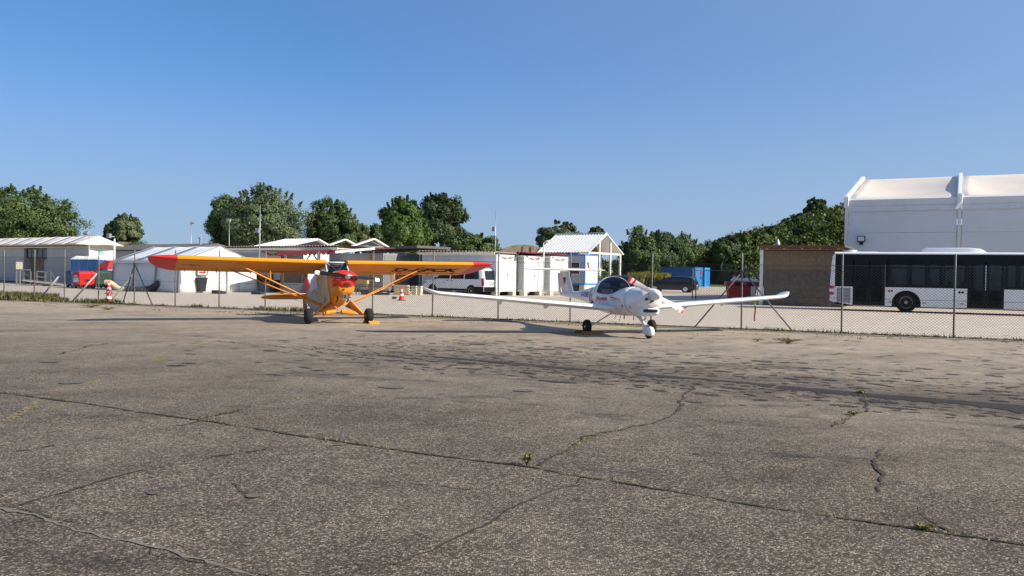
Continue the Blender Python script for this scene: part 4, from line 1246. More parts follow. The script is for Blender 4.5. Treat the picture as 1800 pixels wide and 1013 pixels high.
for y, z, s in ((1.05, .80, .03), (.72, .78, .022), (1.45, .84, .012), (.9, 1.22, .008), (1.1, 1.15, .008), (.75, 1.1, .008)):
    p = kside(y, z); b = MB(); b.lathe([(.001, -.004), (s, -.004), (s, .004), (.001, .004)], p, 'x', 10); b.build('vent_hole', M_blk, kt)
for p0, p1, r in (((.1, 1.5, .52), (.12, 1.55, .40), .012), ((-.25, 1.35, .55), (-.27, 1.30, .44), .014), ((-.1, 1.9, .50), (-.1, 1.98, .34), .008), ((-.05, 2.3, .5), (-.05, 2.4, .38), .008)):
    b = MB(); b.tube([p0, p1], r, 6); b.build('drain_pipe', M_dark, kt)
# wing
KR, KE = (1.62, 1.18, .70), (1.92, .72, 1.075)     # (leading edge y, chord, z) at root and tip
KHS = 5.40
def kw(x):
    f = (abs(x)-.40)/(KHS-.40)
    return tuple(a+(c-a)*f for a, c in zip(KR, KE))
for sx in (-1, 1):
    b = MB(); rg = []
    for i in range(12):
        x = sx*(.30 + (5.0-.30)*i/11); le, ch, z = kw(x); rg.append(wing_ring(x, le, ch, z, .145, math.radians(2.5), False, 10))
    b.loft(rg); w = b.build('wing', M_gel, kt, smooth=True, autosmooth=50)
    b = MB(); rg = []
    for i in range(7):
        f = i/6; x = sx*(5.0 + .40*f); le, ch, z = kw(x); k = 1-.45*f**2.2
        rg.append(wing_ring(x, le+.28*f**2, ch*k, z + .11*f**2, .145*(1-.35*f**2), math.radians(2.5), False, 10))
    b.loft(rg); b.build('wing_tip', M_gel, w, smooth=True, autosmooth=50)
    for x in (2.0, 3.3) if sx < 0 else (2.2, 3.4):
        le, ch, z = kw(x); b = MB(); b.prism([(le+ch*.55, z-.05), (le+ch*1.02, z-.07), (le+ch*.95, z-.17), (le+ch*.8, z-.16)], sx*x-.012, sx*x+.012); b.build('hinge_fairing', M_gel, w)
    b = MB(); le, ch, z = kw(2.6); p = [];
    for x in (.9, 4.9):
        le, ch, z = kw(x); p.append((sx*x, le+ch*.78, z+.018))
    b.bar(p[0], p[1], .006, .004); b.build('flap_gap', M_dark, w)
    # root fairing
    b = MB(); rg = []
    for x, g2 in ((.28, 1.30), (.40, 1.12), (.52, 1.03), (.66, 1.0)):
        le, ch, z = kw(x); rg.append(wing_ring(sx*x, le-(g2-1)*.9, ch+(g2-1)*1.9, z+(g2-1)*.05, .145*g2, math.radians(2.5), False, 10))
    b.loft(rg); b.build('root_fairing', M_gel, w, smooth=True, autosmooth=60)
# fin, tailplane
def fin_ring(z, le, te, t):
    return [(t*v, le+(te-le)*u, z) for u, v in ((0, 0), (.06, .6), (.25, 1), (.6, .7), (1, .08), (1, -.08), (.6, -.7), (.25, -1), (.06, -.6))]
b = MB(); b.loft([fin_ring(.92, 5.45, 6.72, .055), fin_ring(1.10, 5.72, 6.76, .055), fin_ring(1.4, 5.95, 6.85, .05), fin_ring(1.70, 6.12, 6.92, .045)]); b.build('fin', M_gel, kt, smooth=True, autosmooth=60)
b = MB(); b.loft([fin_ring(1.02, 6.78, 7.02, .035), fin_ring(1.64, 6.94, 7.14, .03)]); b.build('rudder', M_gel, kt, smooth=True, autosmooth=60)
b = MB(); rg = []
for i in range(13):
    x = -1.33 + 2.66*i/12; f = (abs(x)/1.33); k = 1 if f < .95 else .6
    rg.append(wing_ring(x, 6.12+.16*f, (.76-.20*f)*k, 1.745, .10, 0, False, 8))
b.loft(rg); b.build('tailplane', M_gel, kt, smooth=True, autosmooth=60)
flag = [(0.0, 0.0, 0.0), (.5, .0, .0), (.75, .5, .0)]
for i, (nm, col) in enumerate((('flag_black', (.01, .01, .01)), ('flag_red', (.55, .01, .01)), ('flag_gold', (.75, .45, .01)))):
    m_ = mat(nm, col, .5, var=.05)
    b = MB()
    for s in (-1, 1):
        z0 = 1.50 - i*.075; b.box(s*.050-.004, s*.050+.004, 6.25, 6.48, z0-.075, z0)
    b.build('flag_stripe', m_, kt)
text_obj('KATANA', .18, M_redlet, kt, lambda u, v: kside(2.16 - (u + v*.12), .95 + v, -1, .009), bold=.004)
text_obj('D-EZBO', .26, M_grey_mark, kt, lambda u, v: kside(4.15 - u, 1.0 + v*.8, -1, .006), bold=.004)
b = MB()
for k in range(5):
    y0 = 1.72 - k*.005
pts = [(1.62, .965), (1.45, .955), (1.25, .925), (1.05, .90)]
for j, (w_, dz) in enumerate(((.035, .045), (.022, 0.0), (.012, -.035))):
    b = MB(); b.loft([[kside(y, z+dz+w_*(1-i/3)*.5), kside(y, z+dz-w_*(1-i/3)*.5-.002)] for i, (y, z) in enumerate(pts)], closed=False); b.build('stripe', M_redlet if j == 0 else M_conc, kt)
# gear
for sx in (-1, 1):
    wheel(kt, sx*.96, 2.16, .19, .15, M_alu, 'main_wheel')
    b = MB(); b.loft([[(sx*(x+dx), y+dy, z) for dx, dy in ((-.012, -.055), (.012, -.055), (.012, .055), (-.012, .055))] for x, y, z in ((.25, 2.05, .56), (.40, 2.06, .50), (.62, 2.10, .36), (.82, 2.14, .225), (.90, 2.16, .19))])
    b.build('gear_leg', M_gel, kt, bevel=.008)
YN = .40
b = MB(); b.tube([(0, 1.15, .60), (0, .98, .52), (0, .70, .36), (0, .50, .27)], [.055, .045, .036, .034], 10); b.build('nose_leg', M_gel, kt, smooth=True)
b = MB(); b.tube([(0, .62, .60), (0, .60, .50), (0, .80, .40)], [.03, .028, .02], 8); b.build('nose_strut', M_gel, kt, smooth=True)
for sx in (-1, 1):
    b = MB(); b.tube([(sx*.075, .52, .27), (sx*.08, YN, .16)], .015, 6); b.build('fork_arm', M_gel, kt, smooth=True)
wheel(kt, 0, YN, .165, .11, M_alu, 'nose_wheel')
b = MB(); b.loft([sring(y, w, t, z, 2.6, 20) for y, w, t, z in ((.19, .03, .22, .12), (.205, .06, .26, .085), (.26, .08, .30, .07), (.40, .085, .325, .06), (.56, .07, .31, .08), (.68, .045, .26, .13), (.75, .02, .22, .17))]); b.build('wheel_fairing', M_gel, kt, smooth=True, autosmooth=70)
# propeller
kp_a = math.radians(180-27.5)
b = MB(); b.lathe([(.001, -.165), (.035, -.15), (.075, -.10), (.11, -.03), (.135, .06), (.14, .20)], (0, .02, 1.105), 'y', 24); b.build('spinner', M_gel, kt, smooth=True)
def kblade(r0, r1, m, name, par, n=6):
    b = MB()
    for k in (0, 1):
        b.loft(blade(None, .86, .10, .12, .150, kp_a + math.pi*k, .03, 1.105, math.radians(42), math.radians(16), r0, r1, n=n, thick=.15))
        if par is not kt: o = b.build(name, m, par, smooth=True, autosmooth=50); b = MB()
    return o if par is not kt else b.build(name, m, par, smooth=True, autosmooth=50)
kb = kblade(.08, .665, M_wtip, 'propeller', kt, 9)
kblade(.665, .725, M_redf, 'red_stripe', kb, 2); kblade(.725, .785, M_wtip, 'white_stripe', kb, 2); kblade(.785, .858, M_redf, 'red_stripe', kb, 4)
b = MB()
a2 = kp_a + math.pi; b.lathe([(.001, -.022), (.022, -.022), (.022, -.016), (.001, -.016)], (.40*math.cos(a2), 0, 1.105+.40*math.sin(a2)), 'y', 12); b.build('maker_badge', M_grey_mark, kb)
Rk = Matrix.Rotation(YAW2, 3, 'Z')
wk = kt.location + Rk @ Vector((-.96*KS, 2.16*KS, 0))
chock('wheel_chock', 'worn ochre wooden chock at the right main wheel of the white aeroplane', wk, YAW2, .45, .20, .08, M_ochre)
# red streamer hanging under the far wing tip
le, ch, z = kw(4.1)
q = kt.location + Rk @ (Vector((4.15, le+.2, z-.05))*KS)
st = thing('warning_streamer', 'red remove-before-flight streamer with yellow clip hanging under the white wing', 'streamer', tuple(q))
b = MB(); b.loft([[(-.02+.01*math.sin(k), .004, -.14-.07*k), (.02+.01*math.sin(k), -.004, -.14-.07*k)] for k in range(7)], closed=False); o = b.build('ribbon', M_dope, st); so = o.modifiers.new('s', 'SOLIDIFY'); so.thickness = .003
b = MB(); b.box(-.018, .018, -.012, .012, -.15, .0); b.build('clip', mat('yellow_plastic', (.45, .42, .05), .5), st, bevel=.004)
# ================================================================== YARD BUILDINGS
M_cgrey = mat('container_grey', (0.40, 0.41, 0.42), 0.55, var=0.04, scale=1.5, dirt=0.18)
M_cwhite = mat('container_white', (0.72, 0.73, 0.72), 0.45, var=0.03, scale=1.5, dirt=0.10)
M_frame = mat('frame_grey', (0.22, 0.23, 0.25), 0.5, var=0.1)
M_corr = mat('corrugated_sheet', (0.20, 0.16, 0.14), 0.7, var=0.25, dirt=0.3)
M_batten = mat('cream_batten', (0.85, 0.74, 0.56), 0.7, var=0.15)  # brightened: light through the roof sheet is put into the colour
M_block = mat('cream_block', (0.58, 0.54, 0.45), 0.9, var=0.12, bump=0.3)
M_tarp = mat('cream_tarpaulin', (0.66, 0.60, 0.53), 0.6, var=0.05, scale=.7, dirt=0.12)
M_tent = mat('white_tarpaulin', (0.67, 0.68, 0.69), 0.5, var=0.03, scale=.8, dirt=0.08, bump=0.15, bscale=2)
M_osb = mat('chipboard', (0.21, 0.145, 0.095), 0.85, var=0.22, scale=9, bump=0.4, bscale=30, dirt=0.15)
M_osb2 = mat('dark_chipboard', (0.135, 0.112, 0.09), 0.85, var=0.25, scale=5, bump=0.4, bscale=30, dirt=0.25)  # greyer, darker tone for the lower row of shed boards
M_wine = mat('wine_red_canvas', (0.16, 0.022, 0.032), 0.7, var=0.15)
M_bluef = mat('bright_blue_paint', (0.02, 0.22, 0.62), 0.4, var=0.06)
M_blueb = mat('cabin_blue', (0.012, 0.12, 0.34), 0.45, var=0.06)
M_bluec = mat('shipping_blue', (0.008, 0.10, 0.30), 0.5, var=0.10, dirt=0.12)
M_blue2 = mat('shipping_light_blue', (0.03, 0.30, 0.68), 0.45, var=0.08, dirt=0.05)
M_ribroof = mat('white_sheet_roof', (0.70, 0.71, 0.70), 0.4, var=0.04, dirt=0.08)
M_beam = mat('pale_beam', (0.60, 0.61, 0.60), 0.5, var=0.06)
M_rooff = mat('roofing_felt', (0.10, 0.095, 0.09), 0.9, var=0.2)
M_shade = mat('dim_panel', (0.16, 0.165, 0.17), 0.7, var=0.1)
M_mint = mat('sticker_green', (0.10, 0.55, 0.42), .5, var=.05)
M_teal = mat('garland_blue', (0.05, 0.45, 0.6), .6, var=.05)
M_gred = mat('garland_red', (0.5, 0.03, 0.04), .6, var=.05)
M_ggrn = mat('garland_green', (0.04, 0.12, 0.05), .8, var=.2)

def corner(px, Y):
    p = GX(px, Y); return p

def garland(label, c, y0, y1, z, xo):
    t = thing('garland', label, 'garland', tuple(c), SITE, 'paper garlands on the container ends')
    n = 14; pts = []
    for i in range(n+1):
        f = i/n; pts.append(Vector((xo, y0+(y1-y0)*f, z - .22*math.sin(math.pi*f) + .02*math.sin(i*2.3))))
    b = MB(); b.tube(pts, .022, 5); b.build('cord', M_ggrn, t)
    me = {}
    for i in range(1, n):
        m_ = (M_gred, M_teal, M_cwhite, M_ggrn, M_gred)[i % 5]
        if m_.name not in me:
            b = MB(); b.loft([[(0, -.07, 0), (.02, -.03, -.05), (0, .05, -.07), (0, .08, .03)], [(.04, -.07, .02), (.05, -.03, -.03), (.04, .05, -.05), (.03, .08, .04)]])
            o = b.build('ornament', m_, t); me[m_.name] = o.data; o.location = pts[i]
        else: share('ornament', me[m_.name], t, pts[i], (i, 0, 0))
    return t

def container(name, label, c, L=6.06, W=2.44, H=2.6, lift=.30, side=M_cgrey, end=M_cwhite, doors=True, frame=M_cwhite, blocks=True, rows=6, group=None, cat='container'):
    """site cabin: x in [-L, 0], y in [0, W]; the long side looks left-front (y=0), the end looks right-front (x=0)"""
    t = thing(name, label, cat, tuple(c), SITE, group)
    z0, z1 = lift, lift + H
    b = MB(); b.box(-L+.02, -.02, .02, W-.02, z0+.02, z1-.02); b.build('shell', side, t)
    b = MB()
    for x in (-L, -.10):
        b.box(x, x+.10, -.01, .09, z0, z1); b.box(x, x+.10, W-.09, W+.01, z0, z1)
    for y in (-.01, W-.09):
        b.box(-L+.10, -.10, y, y+.10, z0, z0+.13); b.box(-L+.10, -.10, y, y+.10, z1-.13, z1)
    for x in (-L, -.10):
        b.box(x, x+.10, .09, W-.09, z0, z0+.13); b.box(x, x+.10, .09, W-.09, z1-.13, z1)
    b.build('frame', frame, t)
    h = (H-.26)/rows; proto = None
    for k in range(rows):
        if proto is None:
            b = MB(); b.box(-L+.11, -.11, -.004, .03, .008, h-.008); proto = b.build('panel', side, t); proto.location = (0, 0, z0+.13)
        else: share('panel', proto.data, t, (0, 0, z0+.13+h*k))
    if doors:
        lw = (W-.20)/2
        for k in range(2):
            y0 = .10 + lw*k
            b = MB(); b.box(-.03, .012, y0+.008, y0+lw-.008, z0+.14, z1-.14); d = b.build('door_leaf', end, t, bevel=.004)
            for (za, zb) in ((.30, 1.30), (1.42, H*.80-.12)):
                b = MB(); b.box(.012, .026, y0+.09, y0+lw-.09, z0+za, z0+za+.02); b.box(.012, .026, y0+.09, y0+lw-.09, z0+zb-.02, z0+zb); b.box(.012, .026, y0+.09, y0+.11, z0+za, z0+zb); b.box(.012, .026, y0+lw-.11, y0+lw-.09, z0+za, z0+zb)
                b.build('door_moulding', end, d)
        b = MB(); b.box(.012, .04, W/2+.04, W/2+.10, z0+1.05, z0+1.25); b.build('handle', M_steel, t)
    else:
        b = MB(); b.box(-.03, .012, .11, W-.11, z0+.14, z1-.14); b.build('end_panel', end, t)
    if blocks:
        pr = None
        for x in (-L+.1, -L/2-.2, -.42):
            for y in (.0, W-.42):
                if pr is None:
                    b = MB(); b.box(0, .42, 0, .42, 0, lift); pr = b.build('foot_block', M_block, t); pr.location = (x, y, 0)
                else: share('foot_block', pr.data, t, (x, y, 0))
    return t

def corr_roof(label, c, x0, x1, y0, y1, z, slope=0.0, pitch=.29, amp=.12, batten=True, rz=SITE, m=None):
    t = thing('corrugated_roof', label, 'roof', tuple(c), rz)
    n = int((x1-x0)/pitch*8); top, bot = [], []
    for i in range(n+1):
        x = x0 + (x1-x0)*i/n; ph = (x-x0)/pitch*2*math.pi
        zz_ = z + amp*abs(math.cos(ph/2))**.7 + slope*(x-x0)
        top.append((x, zz_+.012)); bot.append((x, zz_-.012))
    ring0 = [(x, y0, zz_) for x, zz_ in top] + [(x, y0, zz_) for x, zz_ in bot[::-1]]
    ring1 = [(x, y1, zz_) for x, zz_ in top] + [(x, y1, zz_) for x, zz_ in bot[::-1]]
    b = MB()
    nn = len(top)
    for i in range(nn-1):
        q = [ring0[i], ring0[i+1], ring1[i+1], ring1[i]]; b.add(q, [(0,1,2,3)])
        q = [(p[0], p[1], p[2]-.02) for p in q]; b.add(q, [(0,1,2,3)])
        b.add([ring0[i], ring0[i+1], (ring0[i+1][0], y0, ring0[i+1][2]-.02), (ring0[i][0], y0, ring0[i][2]-.02)], [(0,1,2,3)])
    b.build('roof_sheet', m or M_corr, t)
    if batten:
        b = MB(); b.box(x0+.05, x1-.05, y0-.05, y0-.01, z-.19, z-.02); b.box(x0+.05, x1-.05, y1-.10, y1-.06, z-.13, z-.006); b.build('fascia_board', M_batten, t)
        pr = None; k = 0; xx = x0+.15
        while xx < x1-.1:
            if pr is None:
                b = MB(); b.box(0, .06, y0-.02, y1, z-.12, z-.01); pr = b.build('rafter', M_batten, t); pr.location = (xx, 0, 0)
            else: share('rafter', pr.data, t, (xx, 0, 0))
            xx += .5
    return t

def post_to(pxa, pya, Y, z): return P(pxa, pya, Y)

# --- row of three lit container ends right of the van
Yc = 57.0
c1 = corner(872, Yc)
L1 = -lx(c1, 742)
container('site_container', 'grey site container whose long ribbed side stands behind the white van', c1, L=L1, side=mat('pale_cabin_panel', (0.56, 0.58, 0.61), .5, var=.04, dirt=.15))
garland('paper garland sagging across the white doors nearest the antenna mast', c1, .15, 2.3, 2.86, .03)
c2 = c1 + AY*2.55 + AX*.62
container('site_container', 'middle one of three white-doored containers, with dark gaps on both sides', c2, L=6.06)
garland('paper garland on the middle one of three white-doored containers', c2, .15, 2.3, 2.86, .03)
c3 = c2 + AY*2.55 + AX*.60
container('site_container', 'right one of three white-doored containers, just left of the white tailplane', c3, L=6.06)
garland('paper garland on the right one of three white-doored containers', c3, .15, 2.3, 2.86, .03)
corr_roof('scalloped brown corrugated roof over the container behind the white van', c1, -L1-.1, .15, -.35, 2.6, 3.06, slope=-.012)
corr_roof('wine-red corrugated roof over the two right white-doored containers', c2, -6.2, .35, -.3, 5.3, 3.02, slope=0, m=M_wine, batten=False)

# --- blue framed cabin
Yb = 71.0; cb = corner(1027.5, Yb)
t = container('blue_framed_cabin', 'white cabin with bright blue frame standing on cream blocks', cb, L=6.06, W=2.30, H=2.65, lift=.62, side=M_cgrey, end=M_cwhite, doors=False, frame=M_bluef, blocks=False, rows=5, cat='cabin')
for i, (xa, xb) in enumerate(((-2.55, -1.65), (-1.45, -.55))):
    b = MB(); b.box(xa-.07, xb+.07, -.05, -.01, 1.50, 2.62); f = b.build('window', M_cwhite, t)
    for j, (za, zb) in enumerate(((1.57, 2.02), (2.10, 2.55))):
        b = MB(); b.box(xa, xb, -.062, -.052, za, zb); b.build('pane', M_glassdark, f)
for x, w, m_ in ((-2.9, 1.3, M_block), (-.55, .5, M_block), (-1.4, .7, M_brownwood)):
    b = MB(); b.box(x, x+w, .0, 2.2, 0, .61); b.build('foot_block', m_, t)
b = MB(); b.box(-.35, -.03, .05, 2.25, .0, .61); b.build('foot_block', M_block, t)
g_ = thing('wall_decoration', 'small red and green decoration on the blue framed cabin wall', 'decoration', tuple(cb), SITE)
for k, (y, z, m_) in enumerate(((.35, 2.35, M_ggrn), (.45, 2.1, M_gred), (.6, 2.0, M_cwhite), (.72, 1.9, M_gred))):
    b = MB(); b.box(.02, .08, y, y+.22, z, z+.26); b.build('ornament', m_, g_, bevel=.03)

# --- white open barn
Yn = 84.0
apex = P(1074.6, 411.8, 0+85.5); eaveL = P(1031, 442.3, 82.5)
cn = GX(1031, 82.5)
Wn = 7.0; He = eaveL.z - cn.z; Hr = apex.z - cn.z; Ln = 5.6
bn = thing('open_barn', 'white ribbed-roof open barn with a framed gable in front of the dark trees', 'barn', tuple(cn), SITE)
def qn(x, y):    # roof height over y
    f = y/Wn; return He + (Hr-He)*(1-abs(2*f-1))
for side_ in (0, 1):
    ya, yb = (-.25, Wn/2) if side_ == 0 else (Wn/2, Wn+.25)
    b = MB()
    for z_ in (0, -.05):
        b.add([(.25, ya, qn(0, ya)+z_+.05), (.25, yb, qn(0, yb)+z_+.05), (-Ln-.25, yb, qn(0, yb)+z_+.05), (-Ln-.25, ya, qn(0, ya)+z_+.05)], [(0,1,2,3)])
    rs_ = b.build('roof_panel', M_ribroof, bn)
    pr = None
    for k in range(18):
        x = .2 - k*(Ln+.4)/17
        if pr is None:
            b = MB(); b.bar((0, ya, qn(0, ya)+.075), (0, yb, qn(0, yb)+.075), .07, .05, up=(0,0,1)); pr = b.build('roof_rib', M_ribroof, bn); pr.location = (x, 0, 0)
        else: share('roof_rib', pr.data, bn, (x, 0, 0))
b = MB(); b.bar((.3, Wn/2, Hr+.13), (-Ln-.3, Wn/2, Hr+.13), .30, .04); b.build('ridge_cap', M_ribroof, bn)
for s_ in (0, 1):
    b = MB(); b.bar((.22, -.3 if s_ == 0 else Wn+.3, qn(0, 0)-.10), (.22, Wn/2, Hr-.02), .10, .26, up=(1, 0, 0)); b.build('barge_board', M_beam, bn)
for y, h in ((.08, He), (Wn*.33, qn(0, Wn*.33)), (Wn*.67, qn(0, Wn*.67)), (Wn-.08, He)):
    b = MB(); b.box(.0, .18, y-.09, y+.09, 0, h-.05); b.build('gable_post', M_beam, bn)
b = MB(); b.box(.02, .16, .17, Wn-.17, He-.20, He-.02); b.build('tie_beam', M_beam, bn)
for y in (.08, Wn-.08):
    for x in (-Ln/2, -Ln):
        b = MB(); b.box(x, x+.15, y-.08, y+.08, 0, He-.05); b.build('side_post', M_beam, bn)
b = MB(); b.box(-2.2, -2.1, .2, Wn-.2, He-.3, He+.05); b.add([(-2.15, .2, He), (-2.15, Wn-.2, He), (-2.15, Wn/2, Hr-.1)], [(0,1,2)]); b.build('inner_gable', M_osb, bn)
b = MB(); b.box(-2.2, -2.1, Wn*.72, Wn-.2, 0, He-.3); b.build('inner_wall', M_block, bn)
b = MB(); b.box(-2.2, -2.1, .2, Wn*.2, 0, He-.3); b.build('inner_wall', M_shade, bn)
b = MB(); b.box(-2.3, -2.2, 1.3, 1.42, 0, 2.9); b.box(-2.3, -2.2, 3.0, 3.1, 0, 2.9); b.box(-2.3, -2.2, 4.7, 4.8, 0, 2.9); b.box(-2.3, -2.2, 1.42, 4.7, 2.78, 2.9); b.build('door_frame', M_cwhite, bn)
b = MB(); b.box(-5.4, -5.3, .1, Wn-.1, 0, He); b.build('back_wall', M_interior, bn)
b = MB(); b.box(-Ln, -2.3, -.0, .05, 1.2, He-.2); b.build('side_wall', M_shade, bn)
# greenery in the barn's front
rs = np.random.RandomState(50)
for (px, Y, hh, ww, nm, lab) in ((1062, 79, 1.9, 1.1, 'shrub', 'leafy shrub standing in front of the left half of the white barn'), (1081, 80.5, 1.5, .9, 'shrub', 'smaller pale-tipped shrub in front of the right half of the white barn')):
    p = GX(px, Y); t = thing(nm, lab, 'shrub', tuple(p))
    n = 900; q = rs.normal(size=(n, 3)); q /= np.linalg.norm(q, axis=1, keepdims=True); c_ = q*rs.uniform(.3, 1, size=(n, 1))*[ww, ww*.7, hh/2] + [0, 0, hh/2]
    leaves('foliage', c_, q+rs.normal(size=(n, 3))*.6, rs.uniform(.08, .22, n), rs.uniform(0, 1, n), M_lf_bush if 'smaller' in lab else M_lf_mid, t)
    b = MB(); b.tube([(0, 0, 0), (.1, 0, hh*.6)], .04, 6); b.build('stem', M_bark, t)

# maize field right of the barn
pts, hts = [], []
rr_ = random.Random(31)
for i in range(9000):
    px = rr_.uniform(1112, 1172); Y = rr_.uniform(92, 104)
    p = GX(px, Y); pts.append(p); hts.append(rr_.uniform(.9, 1.9))
M_maize = leaf_mat('maize_blade', (0.10, 0.13, 0.02), (0.26, 0.25, 0.055), .35)
blades('maize_field', pts, hts, M_maize, 9, width=.09, lean=.6)

# --- flat roofed workshop between the yellow wing halves and the van container
Yw = 60.0; cw = corner(673, Yw)
container('olive_container', 'olive-grey container standing behind the nose of the yellow aeroplane', cw, L=6.2, W=2.6, H=2.75, lift=.15, side=mat('olive_grey_panel', (0.27, 0.27, 0.24), .6, var=.06, dirt=.15), end=M_shade, doors=False, frame=M_frame, rows=5)
# recessed back cabin under the flat roof
cr_ = c1 - AX*(L1+.12)
wk_ = thing('covered_workshop', 'shaded open workshop bay under a flat dark roof left of the white van', 'shelter', tuple(cr_), SITE)
b = MB(); b.box(-6.8, .0, 3.0, 3.1, 0, 3.0); b.build('back_wall', M_cgrey, wk_)
b = MB(); b.box(-.12, .0, -.1, 3.0, 0, 3.15); b.build('side_wall', M_frame, wk_)
for x0 in (-5.6, -3.9, -2.2):
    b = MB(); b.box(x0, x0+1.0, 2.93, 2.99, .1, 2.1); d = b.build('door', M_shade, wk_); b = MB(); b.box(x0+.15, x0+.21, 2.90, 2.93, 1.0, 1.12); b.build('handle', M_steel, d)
b = MB(); b.box(-3.0, -2.6, 2.90, 2.94, 2.25, 2.65); pc = b.build('wall_plaque', M_blk, wk_); b = MB(); b.box(-2.93, -2.67, 2.892, 2.9, 2.32, 2.58); b.build('plaque_face', M_cgrey, pc)
b = MB(); b.loft([[(-6.4, -.6, 3.12), (.10, -.6, 3.36), (.10, 3.3, 3.36), (-6.4, 3.3, 3.12)], [(-6.4, -.6, 3.30), (.10, -.6, 3.54), (.10, 3.3, 3.54), (-6.4, 3.3, 3.30)]]); b.build('flat_roof', M_rooff, wk_)
b = MB(); b.box(-2.6, -1.4, .2, .26, 2.98, 3.05); b.build('sunlit_beam', M_batten, wk_)  # roof beam; its sunlit look is put into the cream colour
b = MB(); b.box(-6.3, -6.2, -.4, -.3, 0, 3.1); b.build('roof_post', M_frame, wk_)

# --- long low cabins behind the marquee, their lit ends
Yd = 58.5; cd = corner(455, Yd)
container('site_container', 'grey container with dark wavy roof edge behind the white marquee', cd, L=9.4, H=2.75, lift=.15)
garland('paper garland on the white container end between the marquee and the pergola', cd, .15, 2.3, 2.86, .03)
ce = cd + AY*2.9 + AX*1.35
container('site_container', 'white-ended container half hidden behind the wine-red pergola', ce, L=7, H=2.75, lift=.15, doors=True)
corr_roof('long dark corrugated roof with a scalloped edge behind the white marquee', cd, -9.4, 8.6, -.45, 2.7, 3.10, slope=.0)
cf = corner(333, 72); 
t = container('low_grey_building', 'long low grey building seen between the cream-roofed building and the marquee', cf, L=13, W=5, H=3.0, lift=.1, doors=False, blocks=False, rows=3, cat='building')
b = MB(); b.prism([(-.5, 3.12), (2.5, 3.75), (5.5, 3.12), (5.5, 3.0), (-.5, 3.0)], -13.4, .4); b.build('roof', M_rooff, t)
b = MB(); b.lathe([(.12, 3.3), (.12, 4.15), (.18, 4.15), (.18, 4.3), (.1, 4.3)], (-1.4, 2.0, 0), 'z', 10); b.build('chimney', M_steel, t)

# white gabled pavilions behind
def pavilion(label, pxl, pxa, pxr, pya, pye, Y, solid):
    a_, l_, r_ = P(pxa, pya, Y+1.2), P(pxl, pye, Y-.3), P(pxr, pye+2, Y+2.6)
    base = GX((pxl+pxr)/2, Y+1)
    t = thing('gabled_pavilion', label, 'pavilion', tuple(base))
    o = Vector(base); back = -AX*4.5
    A_, Lp, Rp = a_-o, l_-o, r_-o
    for u, v_ in ((A_, Lp), (A_, Rp)):
        b = MB(); b.bar(u, v_, .12, .34, up=(AX.x, AX.y, 0)); b.build('barge_board', M_beam, t)
    if solid == 2:
        for u, v_ in ((A_, Lp), (A_, Rp)):
            b = MB(); b.loft([[u, v_, v_+back, u+back], [u+Vector((0,0,.06)), v_+Vector((0,0,.06)), v_+back+Vector((0,0,.06)), u+back+Vector((0,0,.06))]]); b.build('roof_panel', M_ribroof, t)
        pr = None
        for k in range(12):
            d = back*(k/11)
            b = MB(); b.bar(A_+Vector((0,0,.09)), Lp+Vector((0,0,.09)), .06, .05)
            if pr is None: pr = b.build('roof_rib', M_ribroof, t); pr.location = d
            else: share('roof_rib', pr.data, t, d)
    if solid:
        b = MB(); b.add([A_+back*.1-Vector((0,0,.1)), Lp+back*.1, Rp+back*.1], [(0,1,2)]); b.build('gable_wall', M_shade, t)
    for v_ in (Lp, Rp):
        b = MB(); b.bar((v_.x, v_.y, 0), v_, .12, .12); b.build('post', M_beam, t)
        b = MB(); b.bar((v_.x+back.x, v_.y+back.y, 0), v_+back, .12, .12); b.build('post', M_beam, t)
    b = MB(); b.bar(Lp, Rp, .1, .1); b.build('tie_beam', M_frame, t)
pavilion('white ribbed-roof pavilion peeking over the low roofs above the left yellow wing', 500, 559, 585, 421, 434, 76, 2)
pavilion('bare white pavilion frame in the middle of the three gables', 570, 607, 634, 421, 434, 78, 0)
pavilion('dark-fronted pavilion with white barge boards, right of the three gables', 618, 657, 682, 420, 433, 74, 1)

# --- wine red pergola in front
Yp = 53.0
pg0, pg1 = P(486, 442, Yp), P(662, 436.5, Yp+1.0)
pg = thing('pergola', 'wine-red canvas pergola with brown posts above the yellow wing root', 'pergola', (pg0.x, Yp, 0))
o = Vector((pg0.x, Yp, 0)); a_, b1 = pg0-o, pg1-o
bk = Vector((.9, 2.2, .12))
b = MB(); b.loft([[a_, b1, b1+bk, a_+bk], [a_+Vector((0,0,-.05)), b1+Vector((0,0,-.05)), b1+bk+Vector((0,0,-.05)), a_+bk+Vector((0,0,-.05))]]); b.build('canvas_roof', M_wine, pg)
# scalloped valance with small round windows, left two thirds
n = 14; L_ = (b1-a_); pr = None
for k in range(n):
    p = a_ + L_*(k/n)*.62; w = L_.length*.62/n
    b = MB(); b.prism([(0, 0), (0, -.22), (w*.2, -.30), (w*.5, -.33), (w*.8, -.30), (w, -.22), (w, 0)], -.01, .01, 'y')
    if pr is None: pr = b.build('valance_flap', M_wine, pg); pr.location = p
    else: share('valance_flap', pr.data, pg, p)
aw0, aw1 = P(589, 443.5, Yp-.2)-o, P(659, 437, Yp+.6)-o
b = MB(); b.bar(aw0, aw1, .08, .16); b.build('awning_bar', M_cwhite, pg, bevel=.02)
for px in (496, 560, 652):
    q = P(px, 446, Yp+.2)-o; b = MB(); b.box(q.x-.09, q.x+.09, .2, .38, 0, q.z+.05); b.build('post', M_brownwood, pg)
q = P(548, 444, Yp+.2)-o
for dx, zt_ in ((-.55, -.75), (.5, -.75)):
    b = MB(); b.bar((q.x, .3, q.z), (q.x+dx, .3, q.z+zt_), .08, .08); b.build('brace', M_brownwood, pg)
q0, q1 = P(560, 450, Yp)-o, P(560, 500, Yp)-o
